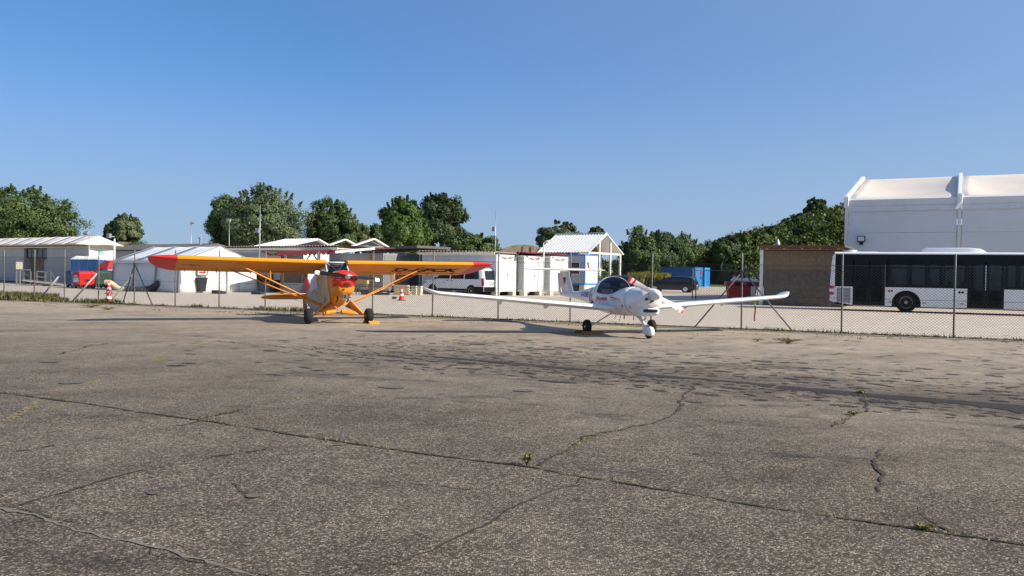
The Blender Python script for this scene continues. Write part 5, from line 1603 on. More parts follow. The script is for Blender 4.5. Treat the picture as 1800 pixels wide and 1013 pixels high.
# low wall, chipboard panel and dark openings below
def panel_at(name, m, x0, x1, y0, y1, Y, th=.08, parent=None, off=(0,0,0), bev=0):
    a_, c_ = P(x0, y1, Y) - Vector(off), P(x1, y0, Y) - Vector(off)
    b = MB(); b.box(min(a_.x, c_.x), max(a_.x, c_.x), a_.y, a_.y+th, max(0, min(a_.z, c_.z)) if parent else a_.z, max(a_.z, c_.z)); return b.build(name, m, parent, bevel=bev)
bar = thing('bar_counter', 'dim grey counter wall with a chipboard panel under the left yellow wing', 'counter', (P(500, 480, 56).x, 56, 0))
of = tuple(bar.location)
panel_at('low_wall', M_cgrey, 492, 560, 498, 516, 56.0, .12, bar, of)
panel_at('chipboard_panel', M_osb, 494, 541, 480, 498, 56.2, .05, bar, of)
panel_at('upper_panel', M_cgrey, 470, 492, 482, 492, 56.4, .05, bar, of)
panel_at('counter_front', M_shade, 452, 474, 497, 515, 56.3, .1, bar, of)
panel_at('dark_opening', M_interior, 450, 494, 484, 515, 57.4, .05, bar, of)
panel_at('divider', M_blk, 474, 480, 482, 515, 56.25, .08, bar, of)
for px in (494, 530, 558):
    panel_at('upright', M_frame, px, px+2.5, 446, 515, 55.9, .1, bar, of)
# things standing in front of the olive container
wt = thing('wooden_table', 'small sunlit plywood table behind the nose of the yellow aeroplane', 'table', (P(638, 500, 55).x, 55, 0), math.radians(-20))
b = MB(); b.box(-.45, .45, -.25, .25, .72, 1.15); b.build('table_box', mat('plywood', (.55, .36, .14), .6, var=.1), wt, bevel=.01)
for x, y in ((-.42, -.22), (.38, -.22), (-.42, .18), (.38, .18)):
    b = MB(); b.box(x, x+.05, y, y+.05, 0, .72); b.build('leg', M_wood, wt)
bs = thing('bench_stack', 'low stack of dark planks lying behind the right main wheel of the yellow aeroplane', 'planks', (P(660, 510, 54.5).x, 54.5, 0), math.radians(-3))
for k in range(3):
    b = MB(); b.box(-.95, .95, -.2, .2, .02+.16*k, .15+.16*k); b.build('plank', M_dark if k != 2 else M_shade, bs, bevel=.01)
sg = thing('brick_pallet', 'heap of buff facing bricks stacked on a pallet left of the white van', 'bricks', (P(706, 505, 55).x, 55.5, 0), math.radians(-12), None, .72)
M_brick = mat('buff_brick', (0.55, 0.44, 0.30), .9, var=.2, bump=.3)
b = MB(); b.box(-.25, .25, -.05, .03, 0, 0); pr = None
b = MB(); b.box(-.85, .85, -.35, .35, .0, .12); b.build('pallet', M_wood, sg)
for r_i in range(7):
    for c_i in range(6):
        b = MB()
        x = -.78 + c_i*.25 + (.12 if r_i % 2 else 0) - r_i*.035; y = -.34 + r_i*.06
        if pr is None: b.box(0, .235, 0, .5, 0, .105); pr = b.build('brick', M_brick, sg, bevel=.006); pr.location = (x, y, .13)
        else: share('brick', pr.data, sg, (x, y, .13+r_i*.115), (0, 0, RND.uniform(-.03, .03)))
for i, x in enumerate((728, 736)):
    p = P(x, 505, 55.2); bx = thing('cream_planter', ('left' if i == 0 else 'right') + ' one of two cream planter boxes beside the brick heap', 'planter', (p.x, 55.6, 0), math.radians(-20))
    b = MB(); b.loft([[(-.17, -.15, 0), (.17, -.15, 0), (.17, .15, 0), (-.17, .15, 0)], [(-.2, -.18, .62), (.2, -.18, .62), (.2, .18, .62), (-.2, .18, .62)]]); b.build('box', M_block, bx, bevel=.01)
    b = MB(); b.box(-.18, .18, -.16, .16, .60, .64); b.build('soil', M_crack, bx)

# --- cream-roofed building on the left
Yl = 64.0; cl = corner(156, Yl)
lb = thing('cream_roofed_building', 'long grey building with a cream canvas roof and a dark entrance at the left', 'building', tuple(cl), SITE)
LL = -lx(cl, -45); WL = 1.95; HL = 3.05
xr0, xr1, xd, xq = lx(cl, 43), lx(cl, 83), lx(cl, 66), lx(cl, -1)
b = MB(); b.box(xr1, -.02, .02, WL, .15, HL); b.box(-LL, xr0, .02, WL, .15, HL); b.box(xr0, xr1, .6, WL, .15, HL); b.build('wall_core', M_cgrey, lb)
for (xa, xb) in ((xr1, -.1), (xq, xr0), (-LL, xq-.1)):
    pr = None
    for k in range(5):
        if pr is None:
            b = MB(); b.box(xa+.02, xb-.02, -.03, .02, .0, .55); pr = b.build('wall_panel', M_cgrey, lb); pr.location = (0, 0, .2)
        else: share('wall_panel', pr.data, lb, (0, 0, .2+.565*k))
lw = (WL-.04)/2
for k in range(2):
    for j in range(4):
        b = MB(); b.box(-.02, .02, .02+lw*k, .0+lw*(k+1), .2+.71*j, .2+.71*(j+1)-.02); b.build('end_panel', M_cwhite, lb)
b = MB(); b.box(-.02, .05, -.04, .04, .1, HL); b.build('corner_post', M_cwhite, lb)
b = MB(); b.box(xr0, xd, .50, .58, .15, 2.2); b.build('chipboard_door', M_osb, lb)
b = MB(); b.box(xd+.06, xr1-.1, .50, .58, .15, 2.1); d = b.build('grey_door', M_cgrey, lb)
b = MB(); b.box(xd+.2, xd+.28, .42, .5, 1.0, 1.14); b.build('handle', M_steel, d)
for k in range(4):
    ww = (xr1-xr0-.1)/4; xw = xr0+.05+k*ww
    b = MB(); b.box(xw, xw+ww-.05, .15, .2, 2.2, 2.98); f = b.build('window', M_dark, lb); b = MB(); b.box(xw+.06, xw+ww-.11, .135, .145, 2.26, 2.92); b.build('pane', M_glassdark, f)
# roof: canvas over a low ridge, sloping down at the right end
zE, zR = HL+.22, HL+.95
ridge = [(-LL, WL/2, zR), (-1.3, WL/2, zR)]
def rp(x, y, z): return (x, y, z)
b = MB()
nseg = 9
for k in range(nseg):
    xa = -LL + (LL-.4)*k/nseg; xb = -LL + (LL-.4)*(k+1)/nseg
    b = MB()
    def sag(x, f): return -.05*math.sin(math.pi*f)
    for s_, ye in ((0, -.7), (1, WL+.7)):
        rows_ = []
        for i in range(5):
            x = xa + (xb-xa)*i/4
            zr = zR - (.05*math.sin(math.pi*i/4))
            rows_.append([(x, ye + (WL/2-ye)*j/4, zE + (zr-zE)*j/4) for j in range(5)])
        b.loft(rows_, closed=False)
    o_ = b.build('roof_canvas', M_tarp, lb, smooth=True); so = o_.modifiers.new('s', 'SOLIDIFY'); so.thickness = .03
b = MB(); b.loft([[(-.4, -.7, zE), (-.4, WL/2, zR), (-.4, WL+.7, zE)], [(.5, -.5, zE-.05), (.9, WL/2, zE+.02), (.5, WL+.6, zE-.05)]], closed=False); o_ = b.build('roof_canvas', M_tarp, lb, smooth=False); so = o_.modifiers.new('s', 'SOLIDIFY'); so.thickness = .03
pr = None; x = -LL
while x < .2:
    b = MB(); b.box(0, .09, -.85, .1, zE-.16, zE-.05)
    if pr is None: pr = b.build('rafter', M_brownwood, lb); pr.location = (x, 0, 0)
    else: share('rafter', pr.data, lb, (x, 0, 0))
    x += .45
b = MB(); b.box(-LL, .3, -.12, -.05, HL-.02, zE-.06); b.build('fascia_board', M_batten, lb)
b = MB(); b.box(.06, .12, .1, WL-.1, HL-.02, zE-.06); b.build('fascia_board', M_batten, lb)
dsh = thing('satellite_dish', 'small round dish with a green sticker on the white end wall left of the marquee', 'dish', tuple(cl + AY*1.1 + Vector((0, 0, 2.3))), SITE)
b = MB(); b.lathe([(.001, .10), (.15, .13), (.27, .22), (.28, .22), (.16, .10), (.001, .06)], (0, 0, 0), 'x', 20); b.build('reflector', M_cwhite, dsh, smooth=True)
b = MB(); b.tube([(0, 0, -.1), (.1, 0, 0)], .03, 6); b.build('bracket', M_steel, dsh)
b = MB(); b.box(.03, .04, -.35, .05, .22, .48); b.build('sticker', M_mint, dsh)

# ramp, railing and notice board by the entrance
Yr = 63.0
rl = thing('entrance_ramp', 'grey wooden ramp with a post-and-rail handrail at the left building entrance', 'ramp', (P(75, 500, Yr).x, Yr, 0))
o = Vector(rl.location)
for px in (36, 42, 54, 65, 80, 89.5):
    q = GX(px, Yr) - o; zt_ = ZZ(px, 477 if px < 66 else 479, Yr)
    b = MB(); b.box(q.x-.045, q.x+.045, -.05, .04, 0, zt_); b.build('rail_post', M_steel, rl)
def rail(x0, y0, x1, y1, m, w, h):
    b = MB(); b.bar(P(x0, y0, Yr-.06)-o, P(x1, y1, Yr-.06)-o, w, h); return b.build('rail', m, rl)
rail(30, 474, 54, 474.5, M_frame, .05, .08); rail(66, 477, 82, 478.5, M_frame, .05, .08); rail(35, 483.5, 50, 483.5, M_steel, .04, .06); rail(62, 486, 82, 488.5, M_frame, .04, .06); rail(88, 477, 102, 499, M_steel, .04, .05)
b = MB(); b.bar(P(45, 493, Yr+.3)-o, P(117, 501.5, Yr+.3)-o, .9, .10, up=(0, 0, 1)); b.build('ramp_deck', M_conc, rl)
b = MB(); q = P(83, 501, Yr-.4)-o; b.box(q.x-.35, q.x+.35, -.5, -.2, 0, .14); b.build('step', M_dark, rl)
nb = thing('notice_board', 'pale wooden notice board with two panels on posts by the left building entrance', 'board', (P(34, 480, Yr-.5).x, Yr-.5, 0))
o2 = Vector(nb.location)
for px in (28.5, 34.5):
    q = P(px, 480, Yr-.5)-o2; b = MB(); b.box(q.x-.04, q.x+.04, .0, .08, 0, 1.9); b.build('post', M_frame, nb)
for xa, xb in ((28.5, 34), (34.5, 39.5)):
    a_, c_ = P(xa, 473.5, Yr-.5)-o2, P(xb, 461, Yr-.5)-o2
    b = MB(); b.box(a_.x, c_.x, -.05, 0, a_.z, c_.z); b.build('board_panel', M_batten, nb, bevel=.01)

# --- three blue mobile toilets
Yt = 62.5
tz = corner(172, Yt)
TR = math.radians(-13); TX = Vector((math.cos(TR), math.sin(TR), 0))
proto = None
labs = ['right one of the three blue mobile toilets, next to its lit end wall', 'middle one of the three blue mobile toilets with white domed roofs', 'left one of the three blue mobile toilets with white domed roofs']
for k in range(3):
    loc = tz - TX*(.82*k)
    if proto is None:
        t = thing('mobile_toilet', labs[k], 'toilet', tuple(loc), TR, 'blue mobile toilets')
        b = MB(); b.box(-.80, 0, 0, 1.0, .08, 2.08); b.build('cabin', M_blueb, t, bevel=.02)
        b = MB(); b.box(-.72, -.08, -.03, -.002, .15, 1.98); d = b.build('door', M_blueb, t, bevel=.01); b = MB(); b.box(-.2, -.14, -.06, -.03, 1.0, 1.12); b.build('handle', M_cwhite, d)
        b = MB(); b.loft([[(-.81, -.04, 2.08), (.005, -.04, 2.08), (.005, 1.04, 2.08), (-.81, 1.04, 2.08)], [(-.79, .0, 2.14), (-.01, .0, 2.14), (-.01, 1.0, 2.14), (-.79, 1.0, 2.14)], [(-.66, .35, 2.32), (-.14, .35, 2.32), (-.14, .8, 2.32), (-.66, .8, 2.32)]]); b.build('roof', M_cwhite, t, bevel=.01)
        for j in range(3):
            b = MB(); b.bar((-.68+.28*j, .02, 2.15), (-.58+.18*j, .4, 2.34), .07, .04); b.build('roof_rib', M_cwhite, t)
        b = MB(); b.box(.0, .02, .0, .08, .08, 2.08); b.build('lit_side_strip', M_cwhite, t)  # white strip paints the sunlight on the side wall
        b = MB(); b.box(-.8, 0, .0, 1.0, 0, .08); b.build('skid', M_dark, t)
        proto = t
    else:
        t = copy_tree(proto); t.location = loc; t['label'] = labs[k]
# red bin with lid, blue bin beside it, green cabinet
def eurobin(label, px, Y, m, dark=None, sc=1.0, plates=True):
    p = GX(px, Y); t = thing('rubbish_container', label, 'bin', tuple(p), SITE, None, sc)
    b = MB(); b.loft([[(-.85, .06, .25), (-.08, .06, .25), (-.08, 1.1, .25), (-.85, 1.1, .25)], [(-.93, 0, 1.05), (0, 0, 1.05), (0, 1.2, 1.05), (-.93, 1.2, 1.05)]]); b.build('body', m, t, bevel=.02)
    b = MB(); b.loft([[(-.96, -.04, 1.05), (.03, -.04, 1.05), (.03, 1.24, 1.05), (-.96, 1.24, 1.05)], [(-.9, 0, 1.15), (-.03, 0, 1.15), (-.03, 1.2, 1.15), (-.9, 1.2, 1.15)], [(-.7, .1, 1.25), (-.2, .1, 1.25), (-.2, 1.1, 1.25), (-.7, 1.1, 1.25)]]); b.build('lid', m, t, bevel=.02)
    if plates:
        b = MB(); b.box(-.8, -.3, .01, .03, .84, .99); b.build('label_plate', M_cwhite, t)
        b = MB(); b.box(-.85, -.15, .015, .035, .45, .76); b.build('label_plate', M_cwhite, t)
        b = MB(); b.box(.0, .03, .45, .8, .55, .62); b.box(.0, .03, .9, 1.05, .8, .95); b.build('print_mark', M_blk, t)
    for x in (-.75, -.15):
        for y in (.15, 1.0):
            b = MB(); b.lathe([(.001, -.03), (.1, -.03), (.1, .03), (.001, .03)], (x, y, .1), 'x', 12); b.build('castor', M_black, t)
            b = MB(); b.box(x-.03, x+.03, y-.03, y+.03, .15, .26); b.build('castor_fork', M_steel, t)
    return t
eurobin('bright red rubbish container with pale label plates in front of the blue toilets', 139.5, 57.5, mat('bin_red', (.55, .015, .012), .45, var=.06))
eurobin('dark blue rubbish container half hidden behind the red one', 125, 59.5, mat('bin_blue', (.01, .045, .16), .45, var=.06), plates=False)
eurobin('dark green rubbish container right of the red one', 163, 59.0, mat('bin_green', (.03, .06, .05), .5, var=.06), plates=False, sc=1.05)
# red canopy with dark stall below, right of the toilets
rc_ = thing('red_canopy_stall', 'small dark stall under a red canvas canopy beside the marquee', 'stall', tuple(GX(186, 62)), math.radians(-20))
b = MB(); b.loft([[(-.60, -.5, 1.35), (.60, -.5, 1.42), (.60, .9, 1.42), (-.60, .9, 1.35)], [(-.30, .1, 2.0), (.30, .1, 2.05), (.30, .4, 2.05), (-.30, .4, 2.0)]]); b.build('canopy', mat('canopy_red', (.38, .02, .025), .7, var=.1), rc_)
b = MB(); b.box(-.55, .55, -.3, .8, 0, 1.3); b.build('counter', mat('stall_dark', (.03, .05, .05), .6), rc_, bevel=.02)
for x in (-.55, .55):
    b = MB(); b.box(x-.03, x+.03, -.4, -.34, 0, 1.4); b.build('pole', M_frame, rc_)

# --- marquee
Ym = 51.5; cm = corner(316, Ym)
mq = thing('marquee', 'white frame marquee with ribbed roof and sunlit gable facing right', 'tent', tuple(cm), SITE)
LM, WM = -lx(cm, 201), 5.75; eh = ZZ(316, 459, Ym); rh = ZZ(384, 433, Ym+2.6)
NB = 3; bw = LM/NB
lean = .18
for k in range(NB):
    xa, xb = -bw*(k+1), -bw*k
    b = MB()
    for i in range(5): pass
    rings = [[(xa + (xb-xa)*i/4, -lean*(1-j/4) + .03*math.sin(math.pi*i/4)*math.sin(math.pi*j/4), eh*j/4) for j in range(5)] for i in range(5)]
    b.loft(rings, closed=False); o_ = b.build('side_sheet', M_tent, mq, smooth=True); so = o_.modifiers.new('s', 'SOLIDIFY'); so.thickness = .015
    for s_ in (0, 1):
        ye = -.06 if s_ == 0 else WM+.06
        rings = [[(xa + (xb-xa)*i/4, ye + (WM/2-ye)*j/5, eh + (rh-eh)*j/5 - .05*math.sin(math.pi*i/4)) for j in range(6)] for i in range(5)]
        b = MB(); b.loft(rings, closed=False); o_ = b.build('roof_sheet', M_tent, mq, smooth=True); so = o_.modifiers.new('s', 'SOLIDIFY'); so.thickness = .015
    b = MB(); b.box(xa+.03, xb-.03, -.10, -.07, eh-.16, eh+.01); b.build('valance', M_tent, mq)
for k in range(NB+1):
    x = -bw*k
    b = MB(); b.bar((x, -lean-.02, 0), (x, -.06, eh), .07, .04); b.bar((x, -.07, eh+.02), (x, WM/2, rh+.02), .035, .03); b.bar((x, WM+.07, eh+.02), (x, WM/2, rh+.02), .035, .03); b.build('frame_rib', M_frame, mq)
rings = []
gb = MB(); npan = 4
for k in range(npan):
    ya, yb = -lean*.5 + (WM+lean)*k/npan, -lean*.5 + (WM+lean)*(k+1)/npan
    b = MB(); rows_ = []
    for i in range(5):
        y = ya + (yb-ya)*i/4
        yc_ = max(0, min(WM, y)); top = eh + (rh-eh)*(1-abs(2*yc_/WM-1))
        rows_.append([(.02 + .02*math.sin(i*1.6+k) + lean*.6*(1-j/6), y if j < 2 else yc_, top*j/6) for j in range(7)])
    b.loft(rows_, closed=False); o_ = b.build('gable_sheet', M_tent, mq, smooth=True); so = o_.modifiers.new('s', 'SOLIDIFY'); so.thickness = .015
b = MB(); b.bar((.03, -.02, eh), (.03, WM/2, rh), .05, .05); b.bar((.03, WM+.02, eh), (.03, WM/2, rh), .05, .05); b.bar((.14, -lean, 0), (.03, -.02, eh), .05, .05); b.build('gable_frame', M_frame, mq)
b = MB()
for y, z in ((1.7, 1.1), (3.3, 1.2), (3.35, .6)): b.box(.15, .2, y, y+.03, 0.05, 2.0)
b.build('door_seam', M_cgrey, mq)
# sign on the gable
def on_gable(px, py, xo=.2):
    """local marquee coordinates on the plane of the gable for a pixel"""
    o = Vector(cm) + AX*xo
    r_ = ray(px, py); e = Vector((0, 0, EYE))
    t_ = (o - e).dot(AX)/r_.dot(AX); p = e + r_*t_
    d = p - Vector(cm); return d.dot(AY), d.z
y0, z0 = on_gable(347, 484); y1, z1 = on_gable(365.5, 470)
sn = thing('arrow_sign', 'white framed sign with a red arrow pointing right on the marquee gable', 'sign', tuple(cm), SITE)
b = MB(); b.box(.17, .20, y0, y1, z0, z1); b.build('board', M_cwhite, sn)
b = MB(); b.box(.19, .22, y0-.02, y0+.06, z0, z1); b.box(.19, .22, y1-.06, y1+.02, z0, z1); b.box(.19, .22, y0+.06, y1-.06, z0-.02, z0+.05); b.box(.19, .22, y0+.06, y1-.06, z1-.05, z1+.02); b.build('frame', M_frame, sn)
ym = (y0+y1)/2; zm = z0 + (z1-z0)*.36; hw_ = (y1-y0)*.34
b = MB(); b.prism([(ym-hw_, zm-.05), (ym+hw_*.4, zm-.05), (ym+hw_*.4, zm-.11), (ym+hw_, zm), (ym+hw_*.4, zm+.11), (ym+hw_*.4, zm+.05), (ym-hw_, zm+.05)], .202, .212); b.build('arrow', M_redf, sn)
b = MB(); b.box(.202, .206, ym-hw_*.7, ym+hw_*.7, zm+.21, zm+.235); b.build('print_line', M_cgrey, sn)
# wheelie bin, blocks, bench
wb = thing('wheelie_bin', 'black two-wheeled bin standing in front of the white marquee gable', 'bin', tuple(GX(353, 52.5)), SITE)
b = MB(); b.loft([[(-.2, -.22, .1), (.2, -.22, .1), (.2, .22, .1), (-.2, .22, .1)], [(-.28, -.3, .92), (.28, -.3, .92), (.28, .3, .92), (-.28, .3, .92)]]); b.build('body', mat('bin_black', (.018, .02, .023), .5, var=.1), wb, bevel=.02)
b = MB(); b.loft([[(-.33, -.35, .92), (.33, -.35, .92), (.33, .35, .92), (-.33, .35, .92)], [(-.3, -.32, .97), (.3, -.32, .97), (.3, .32, .97), (-.3, .32, .97)], [(-.15, -.2, 1.0), (.15, -.2, 1.0), (.15, .2, 1.0), (-.15, .2, 1.0)]]); b.build('lid', mat('bin_black', (.018, .02, .023)), wb, bevel=.01)
for y in (-.2, .2):
    b = MB(); b.lathe([(.001, -.03), (.1, -.03), (.1, .03), (.001, .03)], (-.24, y, .1), 'y', 14); b.build('wheel', M_black, wb)
for i, (px, Y, w, lab) in enumerate(((385, 51, .75, 'dark weight block at the foot of the marquee gable, left one'), (453, 51, .65, 'dark weight block by the pole right of the marquee'))):
    t = thing('weight_block', lab, 'block', tuple(GX(px, Y)), SITE*.3)
    for k in range(3): b = MB(); b.box(-w/2+k*w/3+.01, -w/2+(k+1)*w/3-.01, -.25, .25, 0, .22-.03*k); b.build('block', M_dark, t, bevel=.02)
bn_ = thing('beer_bench', 'folding wooden bench and table set along the right end of the marquee gable', 'bench', tuple(GX(423, 56)), math.radians(-8))
b = MB(); b.box(-.9, .8, -.1, .15, .50, .55); b.build('seat', M_wood, bn_)
b = MB(); b.box(-.9, .8, .3, .34, .55, .72); b.build('backrest', M_wood, bn_)
for x in (-.75, .65):
    b = MB(); b.bar((x, -.1, .5), (x, .2, 0), .05, .05); b.bar((x, .15, .5), (x, -.15, 0), .05, .05); b.bar((x, .3, .6), (x, .3, 0), .05, .05); b.build('leg', M_frame, bn_)
# ducting hose
hz = thing('duct_hose', 'thick ribbed hose, beige turning dark, lying along the marquee side', 'hose', (0, 0, 0))
Yh = 52.6
def hp(px, py, Y=Yh): return P(px, py, Y)
ppts = [hp(185, 496), hp(193, 496.5), hp(200, 501), hp(205, 506), hp(214, 509.3), hp(225, 509.8)]
def ribbed(pts, r, amp, per=.09):
    out, rr = [], []
    tot = 0
    fine = []
    for i in range(len(pts)-1):
        n = max(2, int((pts[i+1]-pts[i]).length/(per/3)))
        for k in range(n): fine.append(pts[i].lerp(pts[i+1], k/n))
    fine.append(pts[-1])
    for it in range(14):
        fine = [fine[0]] + [(fine[i-1]+fine[i]*2+fine[i+1])/4 for i in range(1, len(fine)-1)] + [fine[-1]]
    return fine, [r + amp*math.sin(i*2*math.pi/3.001) if i % 3 else r+amp for i in range(len(fine))]
f, r_ = ribbed(ppts, .14, .03); b = MB(); b.tube(f, r_, 12); b.build('beige_hose', M_canvas, hz, smooth=True)
ppts = [hp(222, 509.3), hp(240, 510), hp(258, 510), hp(268, 507), hp(275, 501), hp(280, 498)]
f, r_ = ribbed(ppts, .20, .03); b = MB(); b.tube(f, r_, 12); b.build('dark_hose', M_dark, hz, smooth=True)
b = MB()
for k in range(9):
    p = hp(224+k*4.8, 509.8); b.tube([p+Vector((.02*math.cos(a), .215*math.cos(a), .215*math.sin(a))) for a in [i*math.pi/6 for i in range(13)]], .013, 5)
o_ = b.build('hoop', M_steel, hz); o_['kind'] = 'stuff'
# ================================================================== HANGAR TENT, SHED, VEHICLES, LAMPS
HX = Vector((math.cos(HANG), math.sin(HANG), 0)); HY = Vector((-math.sin(HANG), math.cos(HANG), 0))
M_hwall = mat('hangar_panel', (0.62, 0.64, 0.66), 0.5, var=0.03, scale=.6, dirt=0.10)
M_hroof = mat('hangar_canvas', (0.64, 0.57, 0.50), 0.55, var=0.06, scale=.5, dirt=0.10)
Yg = 50.0; cg = GX(1484, Yg)
hg = thing('hangar_tent', 'tall pale hangar tent with a cream canvas roof behind the city bus', 'hangar', tuple(cg), HANG)
zE = ZZ(1487, 366, Yg); zTop = zE + .55
bay = lx(cg, 1684, HX); D_ = 9.0
zR = ZZ(1507, 317, Yg + 8.2)
HW = 0.0
for k in range(3):
    xa, xb = bay*k, bay*(k+1)
    # wall panels in horizontal courses
    zb = 0; hs = [1.15, 1.15, 1.15, 1.15]
    tot = zE - .05; hh = tot/4
    for j in range(4):
        b = MB(); b.box(xa+.14, xb-.14, 0.02+.004*j, .12, hh*j, hh*(j+1)-.025); b.build('wall_panel', M_hwall, hg)
    # roof canvas sagging between the arches, creased at the corners
    n = 14; rows_ = []
    for i in range(n+1):
        u = i/n; row = []
        for j in range(n+1):
            v = j/n; x = xa+.14 + (xb-xa-.28)*u
            sag = .42*math.sin(math.pi*u)**.8*math.sin(math.pi*min(1, v*1.0))
            crease = .10*math.exp(-((u if u < .5 else 1-u)*9))*math.sin(v*9)
            row.append((x, .10+D_*v, zTop + (zR-zTop)*v - sag + crease*.4))
        rows_.append(row)
    b = MB(); b.loft(rows_, closed=False); o_ = b.build('roof_canvas', M_hroof, hg, smooth=True); so = o_.modifiers.new('s', 'SOLIDIFY'); so.thickness = .02
    b = MB(); b.loft([[(xa+.10, .0, zE+.05), (xb-.10, .0, zE+.05)], [(xa+.10, -.05, zTop-.08), (xb-.10, -.05, zTop-.08)], [(xa+.10, .10, zTop+.02), (xb-.10, .10, zTop+.02)]], closed=False)
    o_ = b.build('eave_cover', M_hroof if False else M_hwall, hg); so = o_.modifiers.new('s', 'SOLIDIFY'); so.thickness = .03
    b = MB(); rows_ = [[(xa+.12+(xb-xa-.24)*i/20, -.03+.012*math.sin(i*2.1), zE+.06), (xa+.12+(xb-xa-.24)*i/20, -.04, zE-.22+.03*math.sin(i*1.3+k))] for i in range(21)]; b.loft(rows_, closed=False); o_ = b.build('valance', M_hwall, hg); so = o_.modifiers.new('s', 'SOLIDIFY'); so.thickness = .01
for k in range(4):
    x = bay*k
    w = .16
    b = MB(); b.box(x-w/2, x+w/2, -.06, .14, 0, zTop-.02); b.build('column', M_hwall, hg, bevel=.015)
    b = MB(); b.bar((x, .0, zTop+.06), (x, .1+D_, zR+.12), .20, .24); b.build('rafter', M_whitem, hg, bevel=.02)
    b = MB(); b.box(x-.14, x+.14, -.14, .18, zE+.02, zTop+.12); b.build('joint_cover', M_whitem, hg, bevel=.04)
    b = MB(); b.bar((x, .1+D_, zR+.12), (x, .1+2*D_, zTop), .20, .24); b.build('rafter', M_whitem, hg)
b = MB(); b.loft([[(bay-.05, -.17, zE+.45), (bay+.10, -.19, zE+.35), (bay+.02, -.18, zE-.12), (bay-.25, -.24, zE-.25)], [(bay-.05, -.15, zE+.45), (bay+.10, -.17, zE+.35), (bay+.02, -.16, zE-.12), (bay-.25, -.20, zE-.25)]]); b.build('torn_flap', M_whitem, hg)
b = MB(); b.box(0, 3*bay, D_*2+.1, D_*2+.2, 0, zE); b.box(0, 3*bay, D_+.1, D_*2+.1, zTop-.1, zTop-.05); b.build('rear_wall', M_hwall, hg)
b = MB(); b.add([(.02, .1, 0), (.02, 2*D_+.1, 0), (.02, 2*D_+.1, zTop), (.02, D_+.1, zR), (.02, .1, zTop)], [(0,1,2,3,4)]); b.build('gable_sheet', M_hwall, hg)
fl = thing('wall_floodlight', 'small square floodlight mounted on the hangar tent wall above the bus rear', 'lamp', tuple(cg), HANG)
xq_ = lx(cg, 1513, HX); zf = ZZ(1513, 421, Yg-.5)
b = MB(); b.box(xq_-.22, xq_+.22, -.30, -.12, zf-.18, zf+.20); b.build('housing', M_dark, fl, bevel=.03)
b = MB(); b.box(xq_-.17, xq_+.17, -.315, -.30, zf-.10, zf+.15); b.build('lens', M_hwall, fl)
b = MB(); b.prism([(-.12, zf-.2), (-.2, zf-.32), (-.04, zf-.32), (.02, zf-.1)], xq_-.1, xq_+.1); b.build('bracket', M_dark, fl)

# --- chipboard shed
Ys = 47.0; cs_ = GX(1337, Ys)
sh = thing('chipboard_shed', 'brown chipboard shed with a flat roof and a white corner post, left of the bus', 'shed', tuple(cs_), HANG)
WS = lx(cs_, 1479, HX); zs = ZZ(1337, 437, Ys)
npl = 3; pw = WS/npl
for k in range(npl):
    for j in range(2):
        zz0, zz1 = (0, zs*.62) if j == 0 else (zs*.62+.012, zs-.12)
        b = MB(); b.box(.14+pw*k+.006, .14+pw*(k+1)-.006, .02+.006*(k % 2), .05+.006*(k % 2), zz0, zz1); b.build('chipboard_panel', M_osb2 if j == 0 else M_osb, sh)
b = MB(); b.box(-.08, .10, -.06, .12, 0, zs+.0); b.build('corner_post', M_whitem, sh)
b = MB(); b.box(.0, WS+.2, -.35, 4.0, zs+.07, zs+.16); b.build('roof_sheet', M_rooff, sh)
b = MB(); b.box(-.05, WS+.2, -.40, -.35, zs+.02, zs+.17); b.build('roof_edge', mat('rust_brown', (.20, .06, .03), .7, var=.2), sh)
pr = None
for k in range(5):
    if pr is None: b = MB(); b.box(0, .12, -.34, 3.9, zs-.08, zs+.068); pr = b.build('joist', M_wood, sh); pr.location = (.3, 0, 0)
    else: share('joist', pr.data, sh, (.3+(WS-.5)/4*k, 0, 0))
b = MB(); b.box(.0, WS+.1, -.30, -.24, zs-.10, zs+.0); b.build('beam', M_osb, sh)
b = MB(); b.box(.1, WS, .3, 3.6, 0, zs); b.build('inner_box', M_brownwood, sh)
ant = thing('roof_vent', 'small grey cone standing on the left corner of the chipboard shed roof', 'vent', tuple(cs_ + HX*.65 + HY*1.2 + Vector((0, 0, zs+.16))))
b = MB(); b.lathe([(.16, 0), (.14, .15), (.03, .42), (.01, .45)], (0, 0, 0), 'z', 10); b.build('cone', M_steel, ant, smooth=True)

# --- city bus
M_bw = mat('bus_white', (0.72, 0.73, 0.75), 0.3, var=0.02, dirt=0.06)
M_bblk = mat('bus_black', (0.005, 0.0055, 0.007), 0.2, var=0.1, spec=0.22)
M_bgl = glass_mat('bus_glass', (0.40, 0.45, 0.48), 0.55, 0.03)
M_bred = mat('lamp_red', (0.45, 0.01, 0.02), 0.2, var=0.1)
M_bgrill = mat('grille_grey', (0.38, 0.39, 0.40), 0.5, var=0.1)
BR = math.radians(-25); BX = Vector((math.cos(BR), math.sin(BR), 0)); BY = Vector((-math.sin(BR), math.cos(BR), 0))
pw_ = G(1594, 549.5)
cb_ = pw_ - BX*0
x0_ = lx(pw_, 1459, BX)             # rear corner
cbus = pw_ + BX*x0_
bus = thing('city_bus', 'white city bus with a wide black window band parked behind the fence at the right', 'bus', (cbus.x, cbus.y, 0), BR)
def bx_(px): return lx(cbus, px, BX)
Lb, Wb = 12.0, 2.5
zt = 2.86; zb_ = .28; zw = 1.20
xr = bx_(1468)
wheelx = bx_(1594)
d1a, d1b, d2a, d2b = bx_(1500), bx_(1556.5), bx_(1701), bx_(1766)
